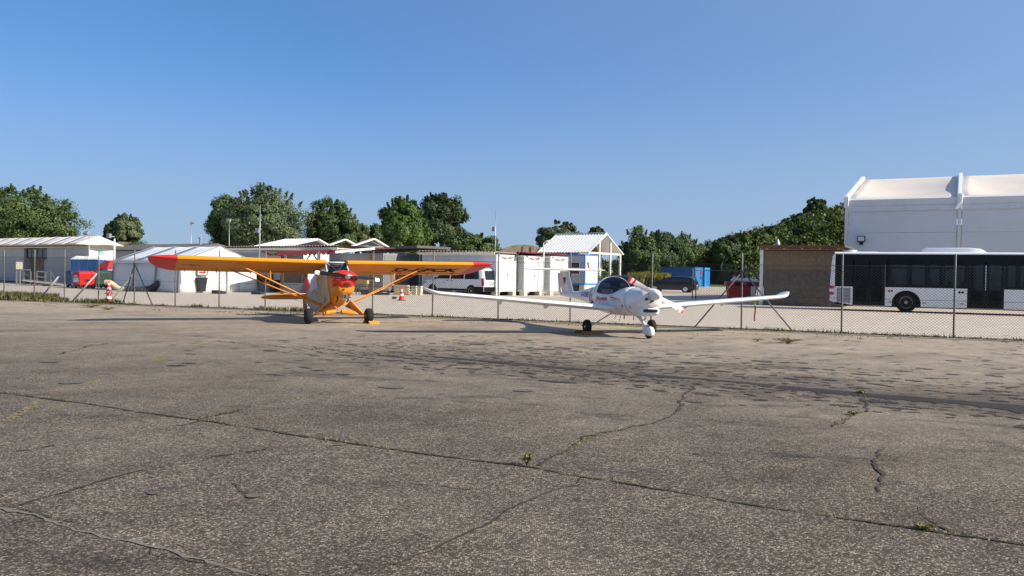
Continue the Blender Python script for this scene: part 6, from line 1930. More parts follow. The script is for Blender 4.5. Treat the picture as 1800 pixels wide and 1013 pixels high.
# rear pillar with curved corner
b = MB(); b.loft([[(.18, 0, z0), (xr, 0, z0), (xr, .06, z0), (.3, .3, z0), (.05, .5, z0), (.02, .25, z0)] if False else [(.10+dx, .0, z0), (xr, 0, z0), (xr, Wb, z0), (.10+dx, Wb, z0), (.0+dx, Wb-.12, z0), (.0+dx, .12, z0)] for z0, dx in ((.50, .0), (zw, .0), (2.1, .04), (2.7, .10), (2.86, .22))]); b.build('rear_panel', M_bw, bus, bevel=.02)
for z in (1.95, 2.25, 2.55):
    b = MB(); b.box(.06, xr+.002, -.003, .02, z, z+.012); b.build('panel_joint', M_bblk, bus)
b = MB(); b.loft([[(.0, .0, .50), (xr, .0, .38), (xr, Wb, .38), (.0, Wb, .50)], [(.0, 0, .56), (xr, 0, .56), (xr, Wb, .56), (.0, Wb, .56)]]); b.build('rear_bumper', M_bw, bus)
for i, (z, m_) in enumerate(((1.08, M_bred), (.93, M_bw), (.77, M_bred))):
    b = MB(); b.box(-.015, .20, -.012, .3, z, z+.14); b.build('tail_light', m_, bus, bevel=.01)
# engine side panel with louvres
def skirt(x0, x1, name='side_panel', z0=zb_, z1=zw, slope=0):
    b = MB(); b.prism([(x0, z0+slope), (x1, z0), (x1, z1), (x0, z1)], 0, .05, 'y'); return b.build(name, M_bw, bus, bevel=.008)
pe = skirt(xr+.01, d1a-.01, slope=.14)
for k in range(10):
    b = MB(); z = .42+.07*k; b.prism([(-.012, z), (-.002, z+.05), (-.002, z)], xr+.12, d1a-.14, 'x'); b.build('louvre', M_bgrill, pe)
b = MB(); b.box(xr+.10, d1a-.12, -.002, -.0005, .40, 1.12); b.build('louvre_backing', M_bblk, pe)
# side panels with wheel arch
ra = .60
def arch_panel(x0, x1, xc):
    b = MB(); pts = [(x0, zb_), (xc-ra, zb_)]
    for k in range(13):
        a = math.pi - math.pi*k/12; pts.append((xc+ra*math.cos(a), .42+ra*math.sin(a)*1.02 if .42+ra*math.sin(a) > zb_ else zb_))
    pts += [(xc+ra, zb_), (x1, zb_), (x1, zw), (x0, zw)]
    # triangulated by columns
    for yy in (0, .05):
        pass
    cols = []
    n = 60
    for i in range(n+1):
        x = x0+(x1-x0)*i/n; dx = abs(x-xc); lo = zb_
        if dx < ra: lo = max(zb_, .42+math.sqrt(ra*ra-dx*dx))
        cols.append((x, lo))
    for (xa, la), (xb, lb_) in zip(cols[:-1], cols[1:]):
        b.add([(xa, 0, la), (xb, 0, lb_), (xb, 0, zw), (xa, 0, zw)], [(0,1,2,3)])
        b.add([(xa, .05, la), (xb, .05, lb_), (xb, 0, lb_), (xa, 0, la)], [(0,1,2,3)])
    return b.build('side_panel', M_bw, bus)
p1_ = arch_panel(d1b, d2a, wheelx)
b = MB(); ring = [(wheelx+(ra+.0)*math.cos(math.pi*k/16), .42+(ra)*math.sin(math.pi*k/16)) for k in range(17)]
ring2 = [(wheelx+(ra+.035)*math.cos(math.pi*k/16), .42+(ra+.035)*math.sin(math.pi*k/16)) for k in range(17)]
for i in range(16):
    b.add([(ring[i][0], -.012, ring[i][1]), (ring[i+1][0], -.012, ring[i+1][1]), (ring2[i+1][0], -.012, ring2[i+1][1]), (ring2[i][0], -.012, ring2[i][1])], [(0,1,2,3)])
b.build('wheel_arch_trim', M_bblk, p1_)
b = MB(); b.box(wheelx-ra, wheelx+ra, .46, .9, .3, 1.05); b.build('wheel_housing', M_bblk, bus)
fw = 9.3
p2_ = skirt(d2b, Lb)
for px_, z in ((1563.5, 1.02), (1568.5, 1.02), (1687.5, 1.02), (1693, 1.02)):
    b = MB(); b.lathe([(.001, -.012), (.055, -.012), (.055, .0), (.001, .0)], (bx_(px_), 0, z), 'y', 14); b.build('round_lamp', M_bblk if px_ > 1600 else M_bred, p1_)
for px_ in (1564, 1626, 1692):
    b = MB(); b.box(bx_(px_)-.08, bx_(px_)+.08, -.008, .0, .46, .50); b.build('reflector', M_bred, p1_)
# glazing band: dark carrier strips, tinted panes, mullions
b = MB(); b.box(xr, Lb, .0, .05, 2.55, zt-.06); b.build('roof_band', M_bblk, bus)
b = MB(); b.box(xr, d1a-.02, .0, .04, zw, 2.55); b.build('rear_side_glass', M_bblk, bus)
b = MB(); b.box(d1b+.01, d2a-.01, .0, .04, zw, zw+.14); b.box(d2b+.01, Lb, 0, .04, zw, zw+.14); b.build('sill_band', M_bblk, bus)
def pane(x0, x1, z0, z1, y=0.012):
    b = MB(); b.box(x0, x1, y, y+.012, z0, z1); return b.build('window_pane', M_bgl, bus)
def mull(x, w=.10, z0=zw, z1=2.55, y=0.0):
    b = MB(); b.box(x-w/2, x+w/2, y-.003, y+.05, z0, z1); b.build('mullion', M_bblk, bus)
xs = [d1b+.05, bx_(1563), bx_(1595.5), bx_(1630), bx_(1660), bx_(1699)]
for a_, c_ in zip(xs[:-1], xs[1:]):
    if c_-a_ < .3: continue
    pane(a_, c_, zw+.14, 2.12); pane(a_, c_, 2.17, 2.55)
    b = MB(); b.box(a_, c_, 0, .03, 2.12, 2.17); b.build('transom', M_bblk, bus)
for x, w in ((d1b+.06, .14), (xs[1], .22), (xs[2], .08), (xs[3], .22), (xs[4], .07), (xs[5], .18), (d2b+.06, .14), (bx_(1790), .2), (bx_(1830), .1)):
    mull(x, w)
for a_, c_ in ((d2b+.1, bx_(1788)), (bx_(1792), bx_(1828)), (bx_(1832), 8.6), (8.7, 10.3), (10.4, Lb-.1)):
    if c_ > a_: pane(a_, c_, zw+.14, 2.55)
# doors: two leaves each, glass with dark frames
for (a_, c_) in ((d1a, d1b), (d2a, d2b)):
    w = (c_-a_)/2
    for k in range(2):
        xa = a_+w*k; b = MB()
        b.box(xa+.02, xa+.12, -.004, .03, .30, 2.45); b.box(xa+w-.12, xa+w-.02, -.004, .03, .30, 2.45); b.box(xa+.12, xa+w-.12, -.004, .03, .30, .42); b.box(xa+.12, xa+w-.12, -.004, .03, 2.33, 2.45)
        d = b.build('door', M_bblk, bus)
        b = MB(); b.box(xa+.12, xa+w-.12, .008, .018, .42, 2.33); b.build('door_glass', M_bgl, d)
        b = MB(); b.tube([(xa+.2, .10, 1.0), (xa+w-.2, .10, 1.3)], .016, 6); b.build('grab_rail', M_steel, d)
    b = MB(); b.box(a_, c_, -.01, .05, .24, .29); b.build('door_sill', M_steel, bus)
    b = MB(); b.box(a_, c_, .0, .04, 2.46, 2.55); b.build('door_header', M_bblk, bus)
# far side, roof, floor, interior
b = MB(); b.box(xr, Lb, Wb-.05, Wb, .35, 1.12); b.build('far_side_panel', M_bw, bus)
b = MB(); b.box(xr, Lb, Wb-.05, Wb, 2.35, zt-.06); b.box(xr, 2.2, Wb-.05, Wb, 1.12, 2.35)
x = 2.2
while x < Lb:
    b.box(x, x+.14, Wb-.05, Wb, 1.12, 2.35); x += 1.38
b.build('far_side_frame', M_bblk, bus)
b = MB(); b.box(xr, Lb, .06, Wb-.06, .30, .40); b.box(xr, 1.3, .06, Wb-.06, .4, 1.4); b.build('floor', M_bblk, bus)
b = MB(); b.loft([[(x, .0, zt-.06), (x, .0, zt-.01), (x, .12, zt+.05), (x, Wb-.12, zt+.05), (x, Wb, zt-.01), (x, Wb, zt-.06)] for x in (.2, .5, Lb)]); b.build('roof', M_bw, bus)
b = MB(); b.box(Lb-.06, Lb, .06, Wb-.06, .35, 2.7); b.build('front_wall', M_bblk, bus)
seat_pr = None
for i, x in enumerate((2.9, 3.7, 4.6, 5.4, 6.0, 8.6, 9.4, 10.2)):
    for y in (.35, 1.75):
        if seat_pr is None:
            b = MB(); b.box(0, .42, 0, .42, .85, .93); b.loft([[(-.02, .0, .9), (.05, .0, .9), (.05, .42, .9), (-.02, .42, .9)], [(-.10, .03, 1.55), (-.04, .03, 1.55), (-.04, .39, 1.55), (-.10, .39, 1.55)]]); b.box(.1, .3, .1, .3, .4, .85)
            seat_pr = b.build('seat', mat('bus_seat', (.05, .06, .09), .8), bus); seat_pr.location = (x, y, 0)
        else: share('seat', seat_pr.data, bus, (x, y, 0))
for x in (1.9, 3.5, 4.9, 6.4, 8.2):
    b = MB(); b.tube([(x, .7, .4), (x, .7, 2.75)], .017, 6); b.build('grab_pole', mat('pole_yellow', (.5, .33, .02), .4), bus)
# roof gear
b = MB(); ax0, ax1 = bx_(1616), bx_(1736)
b.loft([[(x, .45+dy, zt+.03), (x, Wb-.45-dy, zt+.03), (x, Wb-.5-dy, zt+.03+h), (x, .5+dy, zt+.03+h)] for x, dy, h in ((ax0, .15, .05), (ax0+.10, .02, .17), (ax0+.3, 0, .24), (ax1-.75, 0, .25), (ax1-.25, .03, .20), (ax1, .2, .05))]); b.build('roof_unit', M_bw, bus, smooth=True, bevel=.03, autosmooth=40)
b = MB(); b.lathe([(.28, zt+.04), (.26, zt+.14), (.12, zt+.17), (.001, zt+.175)], (bx_(1495), .7, 0), 'z', 18); b.build('roof_vent', M_bw, bus, smooth=True)
b = MB(); b.box(bx_(1506), bx_(1541), .5, 1.2, zt+.05, zt+.09); b.build('roof_hatch', M_bw, bus, bevel=.01)
# wheels
for (x, y) in ((wheelx, .14), (wheelx, Wb-.44)) + (((wheelx+5.9), .14),):
    b = MB(); b.lathe([(.28, .02), (.40, .0), (.47, .04), (.48, .10), (.48, .24), (.46, .29), (.28, .3)], (x, y, .48), 'y', 32); wh_ = b.build('wheel', M_black, bus, smooth=True, autosmooth=40)
    b = MB(); b.lathe([(.001, -.03), (.07, -.03), (.08, .03), (.16, .06), (.20, .03), (.25, .03), (.285, .01), (.285, .05), (.001, .12)], (x, y, .48), 'y', 28); rim_ = b.build('rim', M_bgrill, wh_, smooth=True, autosmooth=35)
b = MB(); b.box(xr+.3, Lb-.4, .5, Wb-.5, .22, .34); b.build('underframe', M_bblk, bus)

# --- white van
VR = math.radians(-33)                # heads left and away, tail towards the right
cv = GX(849, 56.0)                      # near rear corner
van = thing('white_van', 'white people carrier parked tail to the right under the yellow wing tip', 'van', tuple(cv), VR, None, 1.0)
VX = Vector((math.cos(VR), math.sin(VR), 0))
Lv = -lx(cv, 742, VX)
sv = Lv/4.9
M_van = mat('van_white', (0.74, 0.75, 0.77), 0.25, var=0.02, dirt=0.04)
M_vgl = glass_mat('van_glass', (0.18, 0.22, 0.24), 0.35, 0.03)
def vx(f): return -f*sv            # metres forward of the tail
sec = [  # (forward, half width inset at top, roof z, shoulder z)
]
Wv = 1.95
side = [(0.02, .42), (0.0, .95), (.06, 1.35), (.14, 1.80), (.30, 1.93), (1.2, 1.97), (2.6, 1.96), (3.35, 1.86), (3.95, 1.42), (4.2, 1.18), (4.75, 1.02), (4.88, .78), (4.90, .40)]
def vsec(f):
    top = np.interp(f, [p[0] for p in side[3:]] , [p[1] for p in side[3:]]) if f > .14 else np.interp(f, [0, .06, .14], [1.1, 1.45, 1.8])
    return float(top)
rings = []
for f in (0.0, .03, .08, .16, .30, .6, 1.2, 2.0, 2.6, 3.1, 3.35, 3.6, 3.95, 4.2, 4.5, 4.75, 4.86, 4.92):
    top = vsec(f); tw = .13 if top > 1.5 else .13*(top/1.6)**2
    zb0 = .30; inset = .0 if .1 < f < 4.6 else (.06 if f <= .1 else .10+.25*max(0, f-4.7))
    x = vx(f)
    rings.append([(x, inset+.02, zb0), (x, inset, .5), (x, inset, min(1.02, top-.05)), (x, inset+tw*.9, max(top-.16, top*.90)), (x, inset+tw+.14, top), (x, Wv-inset-tw-.14, top), (x, Wv-inset-tw*.9, max(top-.16, top*.90)), (x, Wv-inset, min(1.02, top-.05)), (x, Wv-inset, .5), (x, Wv-inset-.02, zb0)])
b = MB(); b.loft(rings); body = b.build('body', M_van, van, smooth=True, autosmooth=38)
def vy(z, top=1.95):      # flank depth at height z, above the shoulder it leans in
    return 0 if z < 1.02 else .117*(z-1.02)/(top-.16-1.02)
def flank(name, f0, f1, z0, z1, m, par, o=.006, f0b=None, f1b=None):
    f0b = f0 if f0b is None else f0b; f1b = f1 if f1b is None else f1b
    b = MB(); pts = [(f0, z0), (f1, z0), (f1b, z1), (f0b, z1)]
    b.loft([[(vx(f), vy(z)-o, z) for f, z in pts], [(vx(f), vy(z)+.01, z) for f, z in pts]]); return b.build(name, m, par)
for f0, f1, a_, c_ in ((.35, 1.45, .42, 1.45), (1.53, 2.55, 1.53, 2.55), (2.66, 3.72, 2.66, 3.25)):
    flank('side_window', f0, f1, 1.14, 1.72, M_glassdark, body, f0b=a_, f1b=c_)
for f in (1.49, 2.60, 3.78):
    flank('door_gap', f, f+.014, .42, 1.74 if f < 3 else 1.05, M_bblk, body, .003)
flank('sill_trim', .9, 3.6, .32, .45, M_bblk, body, .012)
flank('bumper_side', -.02, .62, .30, .62, M_bblk, body, .014)
flank('door_handle', 2.42, 2.52, 1.0, 1.04, M_bblk, body, .02); flank('door_handle', 2.75, 2.88, 1.0, 1.04, M_bblk, body, .02)
flank('fuel_flap', 2.2, 2.38, .72, .88, M_van, body, .008)
flank('lettering_mark', 3.05, 3.12, .92, .98, M_bgrill, body, .005); flank('lettering_mark', 2.95, 3.2, .84, .87, M_bgrill, body, .005); flank('lettering_mark', 2.98, 3.17, .79, .81, M_bgrill, body, .005)
b = MB(); b.box(-.03, .05, .10, Wv-.10, .28, .62); b.build('rear_bumper', M_bblk, body, bevel=.03)
b = MB(); b.loft([[(.02, .26, 1.10), (.02, Wv-.26, 1.10), (-.05, Wv-.30, 1.74), (-.05, .30, 1.74)], [(.0, .26, 1.10), (.0, Wv-.26, 1.10), (-.08, Wv-.30, 1.74), (-.08, .30, 1.74)]]); b.build('rear_window', M_glassdark, body, bevel=.04)
for y in (.0, Wv-.14):
    b = MB(); b.loft([[(.035, y, .70), (.035, y+.14, .70), (-.02, y+.14, 1.22), (-.02, y, 1.22)], [(-.14, y-.004 if y == 0 else y+.004, .70), (-.14, y+.14, .70), (-.18, y+.14, 1.22), (-.18, y-.004 if y == 0 else y+.004, 1.22)]]); b.build('tail_light', M_bred, body, bevel=.02)
b = MB(); b.box(.012, .03, Wv*.5-.26, Wv*.5+.26, .74, .85); b.build('number_plate', M_bgrill, body)
b = MB(); b.box(.01, .04, Wv*.5-.35, Wv*.5+.35, .90, .94); b.build('tail_trim', M_steel, body)
b = MB(); b.box(vx(3.85), vx(3.70), -.18, -.02, 1.10, 1.26); b.build('wing_mirror', M_bblk, body, bevel=.03)
b = MB(); b.loft([[(vx(4.55), -.008, .82), (vx(4.86), .10, .76), (vx(4.80), .10, .92), (vx(4.35), -.008, .98)], [(vx(4.55), .06, .82), (vx(4.80), .2, .76), (vx(4.76), .2, .92), (vx(4.35), .06, .98)]]); b.build('headlight', M_steel, body)
for f in (.92, 4.02):
    for y in (.005, Wv-.20):
        b = MB(); b.lathe([(.001, .0), (.20, .0), (.30, .0), (.33, .04), (.33, .2), (.001, .22)], (vx(f), y-.03, .33), 'y', 24); w_ = b.build('wheel', M_black, van, smooth=True, autosmooth=40)
        b = MB(); b.lathe([(.001, -.05), (.05, -.05), (.08, -.02), (.20, -.025), (.22, -.045), (.225, -.02), (.001, .02)], (vx(f), y+.0, .33), 'y', 20); b.build('rim', M_bgrill, w_, smooth=True, autosmooth=30)
    b = MB(); b.lathe([(.001, -.006), (.39, -.006), (.39, .1), (.001, .1)], (vx(f), .0, .36), 'y', 24); b.build('wheel_arch', M_bblk, body)

# --- black hatchback
CRr = math.radians(-24); Yk = 74.0; cc = GX(1221, Yk)
CXv = Vector((math.cos(CRr), math.sin(CRr), 0))
car = thing('black_hatchback', 'black hatchback car parked in front of the blue shipping containers', 'car', tuple(cc), CRr)
Lc = -lx(cc, 1133, CXv); sc_ = Lc/4.35
M_car = mat('car_black', (0.008, 0.008, 0.009), 0.15, var=0.1, spec=0.6)
Wc = 1.80
def cx(f): return -f*sc_
tops = [(0, .95), (.05, 1.10), (.30, 1.34), (.60, 1.44), (1.4, 1.48), (2.2, 1.44), (2.75, 1.25), (3.25, 1.00), (3.9, .90), (4.2, .78), (4.35, .55)]
rings = []
for f in (0, .04, .12, .3, .6, 1.0, 1.5, 2.0, 2.3, 2.75, 3.05, 3.25, 3.6, 3.9, 4.15, 4.28, 4.35):
    top = float(np.interp(f, [p[0] for p in tops], [p[1] for p in tops])); sh_ = min(.92, top-.03)
    ins = .08 if f < .05 else (.02 if f < 3.9 else .02+.35*(f-3.9)); tw = .22*max(0, (top-.95)/.5)
    x = cx(f)
    rings.append([(x, ins+.05, .22), (x, ins, .40), (x, ins, sh_*.8), (x, ins+.02, sh_), (x, ins+.06+tw, top-.02 if top > 1 else top), (x, ins+.2+tw, top), (x, Wc-ins-.2-tw, top), (x, Wc-ins-.06-tw, top-.02 if top > 1 else top), (x, Wc-ins-.02, sh_), (x, Wc-ins, sh_*.8), (x, Wc-ins, .40), (x, Wc-ins-.05, .22)])
b = MB(); b.loft(rings); cbody = b.build('body', M_car, car, smooth=True, autosmooth=45)
def cy(z): return .02 + (.0 if z < .92 else .30*(z-.92)/.5)
def cpan(name, pts, m, par=cbody, o=.008):
    b = MB(); b.loft([[(cx(f), cy(z)-o, z) for f, z in pts], [(cx(f), cy(z)+.02, z) for f, z in pts]]); return b.build(name, m, par)
cpan('side_window', [(.42, .97), (1.25, .96), (1.25, 1.36), (.62, 1.34)], M_glassdark); cpan('side_window', [(1.33, .96), (2.15, .96), (2.05, 1.36), (1.33, 1.37)], M_glassdark); cpan('side_window', [(2.23, .96), (2.95, .97), (2.2, 1.33)], M_glassdark)
b = MB(); b.loft([[(.02, .25, .98), (.02, Wc-.25, .98), (-.28, Wc-.35, 1.33), (-.28, .35, 1.33)], [(-.02, .25, .98), (-.02, Wc-.25, .98), (-.32, Wc-.35, 1.33), (-.32, .35, 1.33)]]); b.build('rear_window', M_glassdark, cbody)
for y in (.06, Wc-.34):
    b = MB(); b.box(-.08, .025, y, y+.28, .74, .90); b.build('tail_light', M_bred, cbody, bevel=.02)
b = MB(); b.box(.01, .03, Wc/2-.26, Wc/2+.26, .60, .71); b.build('number_plate', M_bgrill, cbody)
b = MB(); b.box(cx(2.95), cx(2.80), -.12, .04, .95, 1.06); b.build('wing_mirror', M_car, cbody, bevel=.02)
for f in (.80, 3.45):
    for y in (.0, Wc-.22):
        b = MB(); b.lathe([(.001, .0), (.2, .0), (.29, .0), (.31, .04), (.31, .2), (.001, .22)], (cx(f), y, .31), 'y', 24); w_ = b.build('wheel', M_black, car, smooth=True, autosmooth=40)
        b = MB(); b.lathe([(.001, -.03), (.05, -.03), (.09, -.01), (.19, -.01), (.215, -.03), (.225, -.01), (.001, .04)], (cx(f), y+.0, .31), 'y', 20); b.build('rim', M_alu, w_, smooth=True, autosmooth=30)
    b = MB(); b.lathe([(.001, -.004), (.355, -.004), (.355, .1), (.001, .1)], (cx(f), .03, .33), 'y', 22); b.build('wheel_arch', M_bblk, cbody)

# --- blue shipping containers
Yx = 101.0; cxr = GX(1221, Yx)
def ship(label, c, L, W, H, end_m, side_m, big=True):
    t = thing('shipping_container', label, 'shipping container', tuple(c), SITE)
    b = MB(); b.box(-L+.03, -.03, .03, W-.03, .05, H-.03); b.build('shell', side_m, t)
    pr = None; n = int(L/.28)
    for k in range(n):
        if pr is None: b = MB(); b.prism([(0, 0), (.05, -.045), (.15, -.045), (.20, 0)], .16, H-.14, 'z'); pr = b.build('corrugation', side_m, t); pr.location = (-L+.08, .03, 0)
        else: share('corrugation', pr.data, t, (-L+.08+.28*k, .03, 0))
    b = MB()
    for x in (-L, -.14): b.box(x, x+.14, -.03, .12, 0, H); b.box(x, x+.14, W-.12, W+.03, 0, H)
    b.box(-L+.14, -.14, -.03, .06, 0, .15); b.box(-L+.14, -.14, -.03, .06, H-.13, H); b.box(-.12, .0, .12, W-.12, H-.13, H); b.box(-.12, .0, .12, W-.12, 0, .13)
    b.build('frame', side_m, t)
    for k in range(2):
        b = MB(); y0 = .14+(W-.28)/2*k; b.box(-.06, .0, y0+.02, y0+(W-.28)/2-.02, .15, H-.15); d = b.build('door', end_m, t)
        for q in (.3, .8):
            b = MB(); b.tube([(.03, y0+q, .15), (.03, y0+q, H-.15)], .02, 6); b.build('lock_rod', side_m, d)
    return t
s1_ = ship('dark blue shipping container with pale blue doors beyond the black hatchback', cxr, -lx(cxr, 1162), 2.5, 2.45, M_blue2, M_bluec)
s2_ = ship('short light blue shipping container right of the dark blue one', cxr + AY*2.85 + AX*.15, 2.2, 1.6, 2.42, M_blue2, M_blue2)
em = thing('door_emblem', 'round red emblem with dark print on the pale blue container door', 'emblem', tuple(cxr), SITE)
b = MB(); b.lathe([(.001, .06), (.26, .06), (.26, .07), (.001, .07)], (0, 1.9, 1.75), 'x', 18); b.build('disc', M_redf, em)
b = MB(); b.box(.06, .07, 1.55, 2.3, 1.0, 1.3); b.build('print', M_bluec, em)

# --- second fence with gate behind the white wing
Yq = 57.0
g2 = thing('yard_gate', 'dark vertical-bar gate and fence across the yard left of the chipboard shed', 'gate', (GX(1217, Yq).x, Yq, 0), math.radians(-4))
gx1 = (1332-1217)/F*Yq
for x in (0.0, .22, gx1*.98):
    b = MB(); b.tube([(x, 0, 0), (x, 0, 2.15)], .035, 8); b.build('post', M_post, g2, smooth=True)
b = MB(); b.tube([(.22, 0, 2.02), (gx1*.98, 0, 2.02)], .03, 6); b.tube([(.22, 0, .12), (gx1*.98, 0, .12)], .025, 6); b.build('rail', M_post, g2)
pr = None; k = 0
while .3+.11*k < gx1*.97:
    if pr is None: b = MB(); b.tube([(0, 0, .12), (0, 0, 2.02)], .008, 4); pr = b.build('bar', M_dark, g2); pr.location = (.3, 0, 0)
    else: share('bar', pr.data, g2, (.3+.11*k, 0, 0))
    k += 1
b = MB(); b.box(gx1*.60, gx1*.66, -.02, .0, 1.55, 1.8); b.build('sign_plate', M_redlet, g2)
# --- red skip with white bags
Yk2 = 52.5; ck = GX(1276, Yk2)
sk = thing('red_skip', 'red wheeled skip piled with white sacks left of the chipboard shed', 'skip', tuple(ck), math.radians(-8))
wk2 = (1331-1276)/F*Yk2
M_skip = mat('skip_red', (0.34, 0.018, 0.015), 0.5, var=0.15, dirt=0.2)
b = MB(); b.loft([[(.18, 0, .30), (wk2-.18, 0, .30), (wk2-.18, 1.1, .30), (.18, 1.1, .30)], [(.08, -.05, 1.05), (wk2-.08, -.05, 1.05), (wk2-.08, 1.2, 1.05), (.08, 1.2, 1.05)]]); b.build('body', M_skip, sk, bevel=.03)
b = MB(); b.box(-.02, wk2+.02, -.12, 1.26, 1.05, 1.30); b.build('rim', M_skip, sk, bevel=.05)
for f in (.26, .66):
    b = MB(); b.box(wk2*f, wk2*f+.32, -.145, -.12, 1.06, 1.25); b.build('pocket', M_bblk, sk)
b = MB(); b.box(wk2*.76, wk2*.90, -.09, -.05, .35, 1.0); b.build('pale_strip', M_cwhite, sk)
for x in (.3, wk2-.3):
    for y in (.1, 1.0):
        b = MB(); b.lathe([(.001, -.05), (.15, -.05), (.15, .05), (.001, .05)], (x, y, .15), 'x', 14); b.build('castor', M_black, sk)
M_sack = mat('white_sack', (.72, .73, .72), .7, var=.08, bump=.6, bscale=12)
rr_ = random.Random(9)
bagd = [(.55, .3, 1.42, .22, 'white sack at the left end of the red skip, sticking up highest'), (.95, .5, 1.36, .20, 'white sack left of the fence post on top of the red skip'), (1.25, .25, 1.36, .22, 'white sack right of the fence post on top of the red skip'), (1.55, .5, 1.38, .24, 'flat white sack second from the right on the red skip'), (1.85, .3, 1.35, .18, 'white sack hanging at the right end of the red skip')]
for i, (x, y, z, r_, lab) in enumerate(bagd):
    wq = Matrix.Rotation(math.radians(-8), 3, 'Z') @ Vector((x, y, z))
    b = MB()
    def br(zf, rad): return [(rad*math.cos(a)*1.2*(1+.18*math.sin(3*a+i)), rad*math.sin(a)*(1+.15*math.cos(2*a+i)), zf) for a in [2*math.pi*k/12 for k in range(12)]]
    b.loft([br(-.14, r_*.6), br(-.08, r_*1.05), br(.02, r_*1.0), br(.10, r_*.6), br(.15, r_*.15), br(.22, r_*.28)])
    o_ = b.build('white_sack', M_sack, None, smooth=True); o_.location = ck + wq; o_.rotation_euler = (rr_.uniform(-.3, .3), rr_.uniform(-.3, .3), rr_.uniform(0, 6)); tag(o_, lab, 'sack', 'white sacks on the red skip')
b = MB()
cbx = thing('pale_box', 'low grey pallet box standing in the shade right of the red skip', 'box', tuple(GX(1330, 51.0)), math.radians(-10))
for k in range(4):
    b = MB(); b.box(-.55, .55, -.3, .3, .02+.11*k, .10+.11*k); b.build('board', M_shade, cbx)

# --- traffic cones
M_cred = mat('cone_red', (0.70, 0.03, 0.02), 0.45, var=0.06); M_cw = mat('cone_white', (0.80, 0.80, 0.80), 0.4, var=0.04)
def cone(label, p, h=.72):
    t = thing('traffic_cone', label, 'traffic cone', (p[0], p[1], 0), RND.uniform(-.4, .4), 'red and white traffic cones')
    r0, r1 = .16, .025
    b = MB(); b.box(-.21, .21, -.21, .21, 0, .035); b.build('base', M_cred if 'apron' in label else M_dark, t, bevel=.01)
    fr = [0, .30, .46, .64, .80, 1.0]
    for k in range(5):
        ra_, rb_ = r0+(r1-r0)*fr[k], r0+(r1-r0)*fr[k+1]
        b = MB(); b.lathe([(ra_, .035+h*fr[k]), (rb_, .035+h*fr[k+1])], (0, 0, 0), 'z', 20); b.build('red_band' if k % 2 == 0 else 'white_band', M_cred if k % 2 == 0 else M_cw, t, smooth=True, autosmooth=40)
    return t
cone('traffic cone on the apron side of the fence beside the left braces', G(191, 534.5), .62)
cone('traffic cone just behind the fence, its tip showing above the nearer cone', G(191.5, 517), .75)
cone('traffic cone in the yard in front of the brick heap', G(706, 528.5), .72)
sb = thing('small_dark_box', 'small dark box lying on the yard left of the cone by the brick heap', 'box', tuple(G(693, 526)), .3)
b = MB(); b.box(-.12, .12, -.08, .08, 0, .13); b.build('body', M_dark, sb, bevel=.01); b = MB(); b.box(-.13, .13, -.09, .09, .13, .15); b.build('lid', M_shade, sb)

# --- lamps, poles and masts
def head(t, p, d, w=.35, m=M_post, tilt=-.5):
    R_ = Matrix.Rotation(d, 4, 'Z') @ Matrix.Rotation(tilt, 4, 'X'); R_.translation = p
    b = MB(); b.box(-w/2, w/2, -.10, .10, -.16, .16, R_); h_ = b.build('lamp_head', M_frame, t, bevel=.02)
    b = MB(); b.box(-w/2+.04, w/2-.04, -.112, -.10, -.13, .13, R_); b.build('lamp_glass', M_shade, h_)
def lamp(name, label, px, ptop, Y, r=.04, heads=(), m=M_steel, cat='lamp post', seg=None):
    base = GX(px, Y); t = thing(name, label, cat, tuple(base))
    zt_ = ZZ(px, ptop, Y) - base.z
    tl = ROLL*0
    b = MB(); b.tube([(0, 0, 0), (0, 0, zt_*.5), (0, 0, zt_)], [r, r*.9, r*.6], 8); b.build('pole', m, t, smooth=True)
    for (dx, py, w, tilt) in heads:
        zh = ZZ(px, py, Y) - base.z
        head(t, Vector((dx, -.1, zh)), .3 if dx > 0 else -.3, w, m, tilt)
        b = MB(); b.bar((0, 0, zh-.05), (dx, -.05, zh-.05), .04, .04); b.build('arm', m, t)
    return t
lamp('floodlight_post', 'thin floodlight post in front of the cream-roofed building', 156, 410, 63, .035, [(-.15, 410, .4, -.8)])
lamp('floodlight_post', 'distant twin floodlight post alone against the sky above the marquee', 335, 393, 95, .06, [(.15, 391, .42, -.6)])
lamp('floodlight_post', 'floodlight post in front of the left part of the willow trees', 402, 388, 80, .04, [(-.05, 388, .45, -.5)])
lamp('tall_pole', 'tall bare pole with a small white lamp, in front of the big willow', 455.5, 361, 57.0, .05, [(-.1, 406, .3, -.4)], cat='pole')
lamp('white_pole', 'thick white pole at the right end of the cream-roofed building', 200.5, 420, 58.5, .085, [(-.35, 415, .3, -.2)], M_whitem, cat='pole')
lamp('antenna_mast', 'thin antenna mast with two small boxes above the white-doored containers', 869, 369, 58.5, .035, [(-.12, 403, .22, 0), (-.04, 418, .16, 0)], cat='mast')
q = GX(956, 60); ml = thing('bent_lamp', 'white lamp arm bending right above the red-edged container roof', 'lamp', tuple(q))
pts = [P(956, 440, 60)-q, P(955.5, 428, 60)-q, P(960, 424.5, 60)-q, P(981, 420, 60)-q]
b = MB(); b.tube([(pts[0].x, 0, 0)] + pts[:3], .05, 8); b.build('arm', M_whitem, ml, smooth=True)
b = MB(); b.bar(pts[2], pts[3], .22, .09); b.bar(P(960, 428, 60)-q, P(975, 424.5, 60)-q, .16, .06); b.build('lamp_head', M_cwhite, ml)
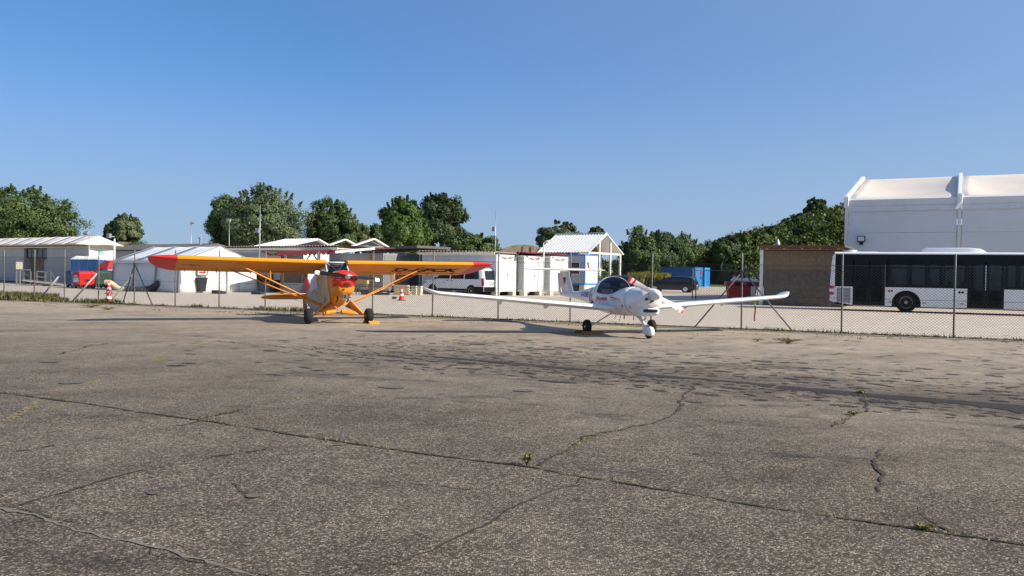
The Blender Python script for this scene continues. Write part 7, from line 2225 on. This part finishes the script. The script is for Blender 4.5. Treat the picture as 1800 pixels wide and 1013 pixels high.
# --- old aircraft shelters: low brown vaults behind the roofs
M_vault = mat('weathered_vault', (0.25, 0.21, 0.145), 0.9, var=0.35, scale=.8, bump=.5, bscale=2, dirt=.3)
def vault(label, pl_, pr_, pt_, Y, dep=14, rib=False):
    c0, c1_ = GX(pl_, Y), GX(pr_, Y); w = (c1_-c0).length; mid = (c0+c1_)/2
    h = ZZ((pl_+pr_)/2, pt_, Y) - mid.z
    t = thing('shelter_vault', label, 'shelter', tuple(mid))
    b = MB(); n = 16
    f = [(-w/2+w*i/n, h*math.sin(math.pi*i/n)**.9) for i in range(n+1)]
    b.loft([[(x, 0, z) for x, z in f], [(x, dep, z) for x, z in f]]); b.build('vault', M_vault, t)
    if rib:
        for i in range(8, 13):
            x, z = f[i]; b = MB(); b.box(x, x+w/n*.35, -.12, 0, 0, z*.97); b.build('face_rib', mat('vault_rib', (.24, .21, .15), .9, var=.3), t)
    return t
vault('low brown shelter vault between the antenna mast and the bent lamp', 805, 1032, 430, 105, rib=True)
vault('brown overgrown shelter vault between the cream roof and the marquee', 140, 290, 425, 110)
rs = np.random.RandomState(77)
p = P(242, 428, 108); t = thing('roof_bush', 'small green bush growing on the shelter vault under the lone small tree', 'bush', (p.x, 108, p.z-.8))
n = 900; q_ = rs.normal(size=(n, 3)); q_ /= np.linalg.norm(q_, axis=1, keepdims=True)
leaves('foliage', q_*rs.uniform(.4, 1, size=(n, 1))*[1.9, 1, .9] + [0, 0, .4], q_, rs.uniform(.15, .35, n), rs.uniform(0, 1, n), M_lf_bush, t)
b = MB(); b.tube([(0, 0, -1), (0, 0, .5)], .08, 6); b.build('stem', M_bark, t)
# --- airliner far away
q = P(79, 334.3, 1500); al = thing('distant_airliner', 'tiny white airliner high in the sky at the left', 'airliner', tuple(q), math.radians(8))
b = MB(); b.tube([(-2.6, 0, 0), (-1.8, 0, .05), (2.0, 0, .05), (2.8, 0, 0)], [.05, .30, .30, .06], 10); b.build('fuselage', M_cwhite, al, smooth=True)
b = MB(); b.loft([[(-.3, -2.8, 0), (.1, -2.8, 0), (.1, -2.8, .06), (-.3, -2.8, .06)], [(-.6, 0, -.1), (.7, 0, -.1), (.7, 0, 0), (-.6, 0, 0)], [(-.3, 2.8, 0), (.1, 2.8, 0), (.1, 2.8, .06), (-.3, 2.8, .06)]]); b.build('wing', M_cwhite, al)
b = MB(); b.prism([(-2.5, .1), (-1.7, .1), (-2.3, .95), (-2.7, .95)], -.05, .05, 'y'); b.build('tail_fin', M_cwhite, al)
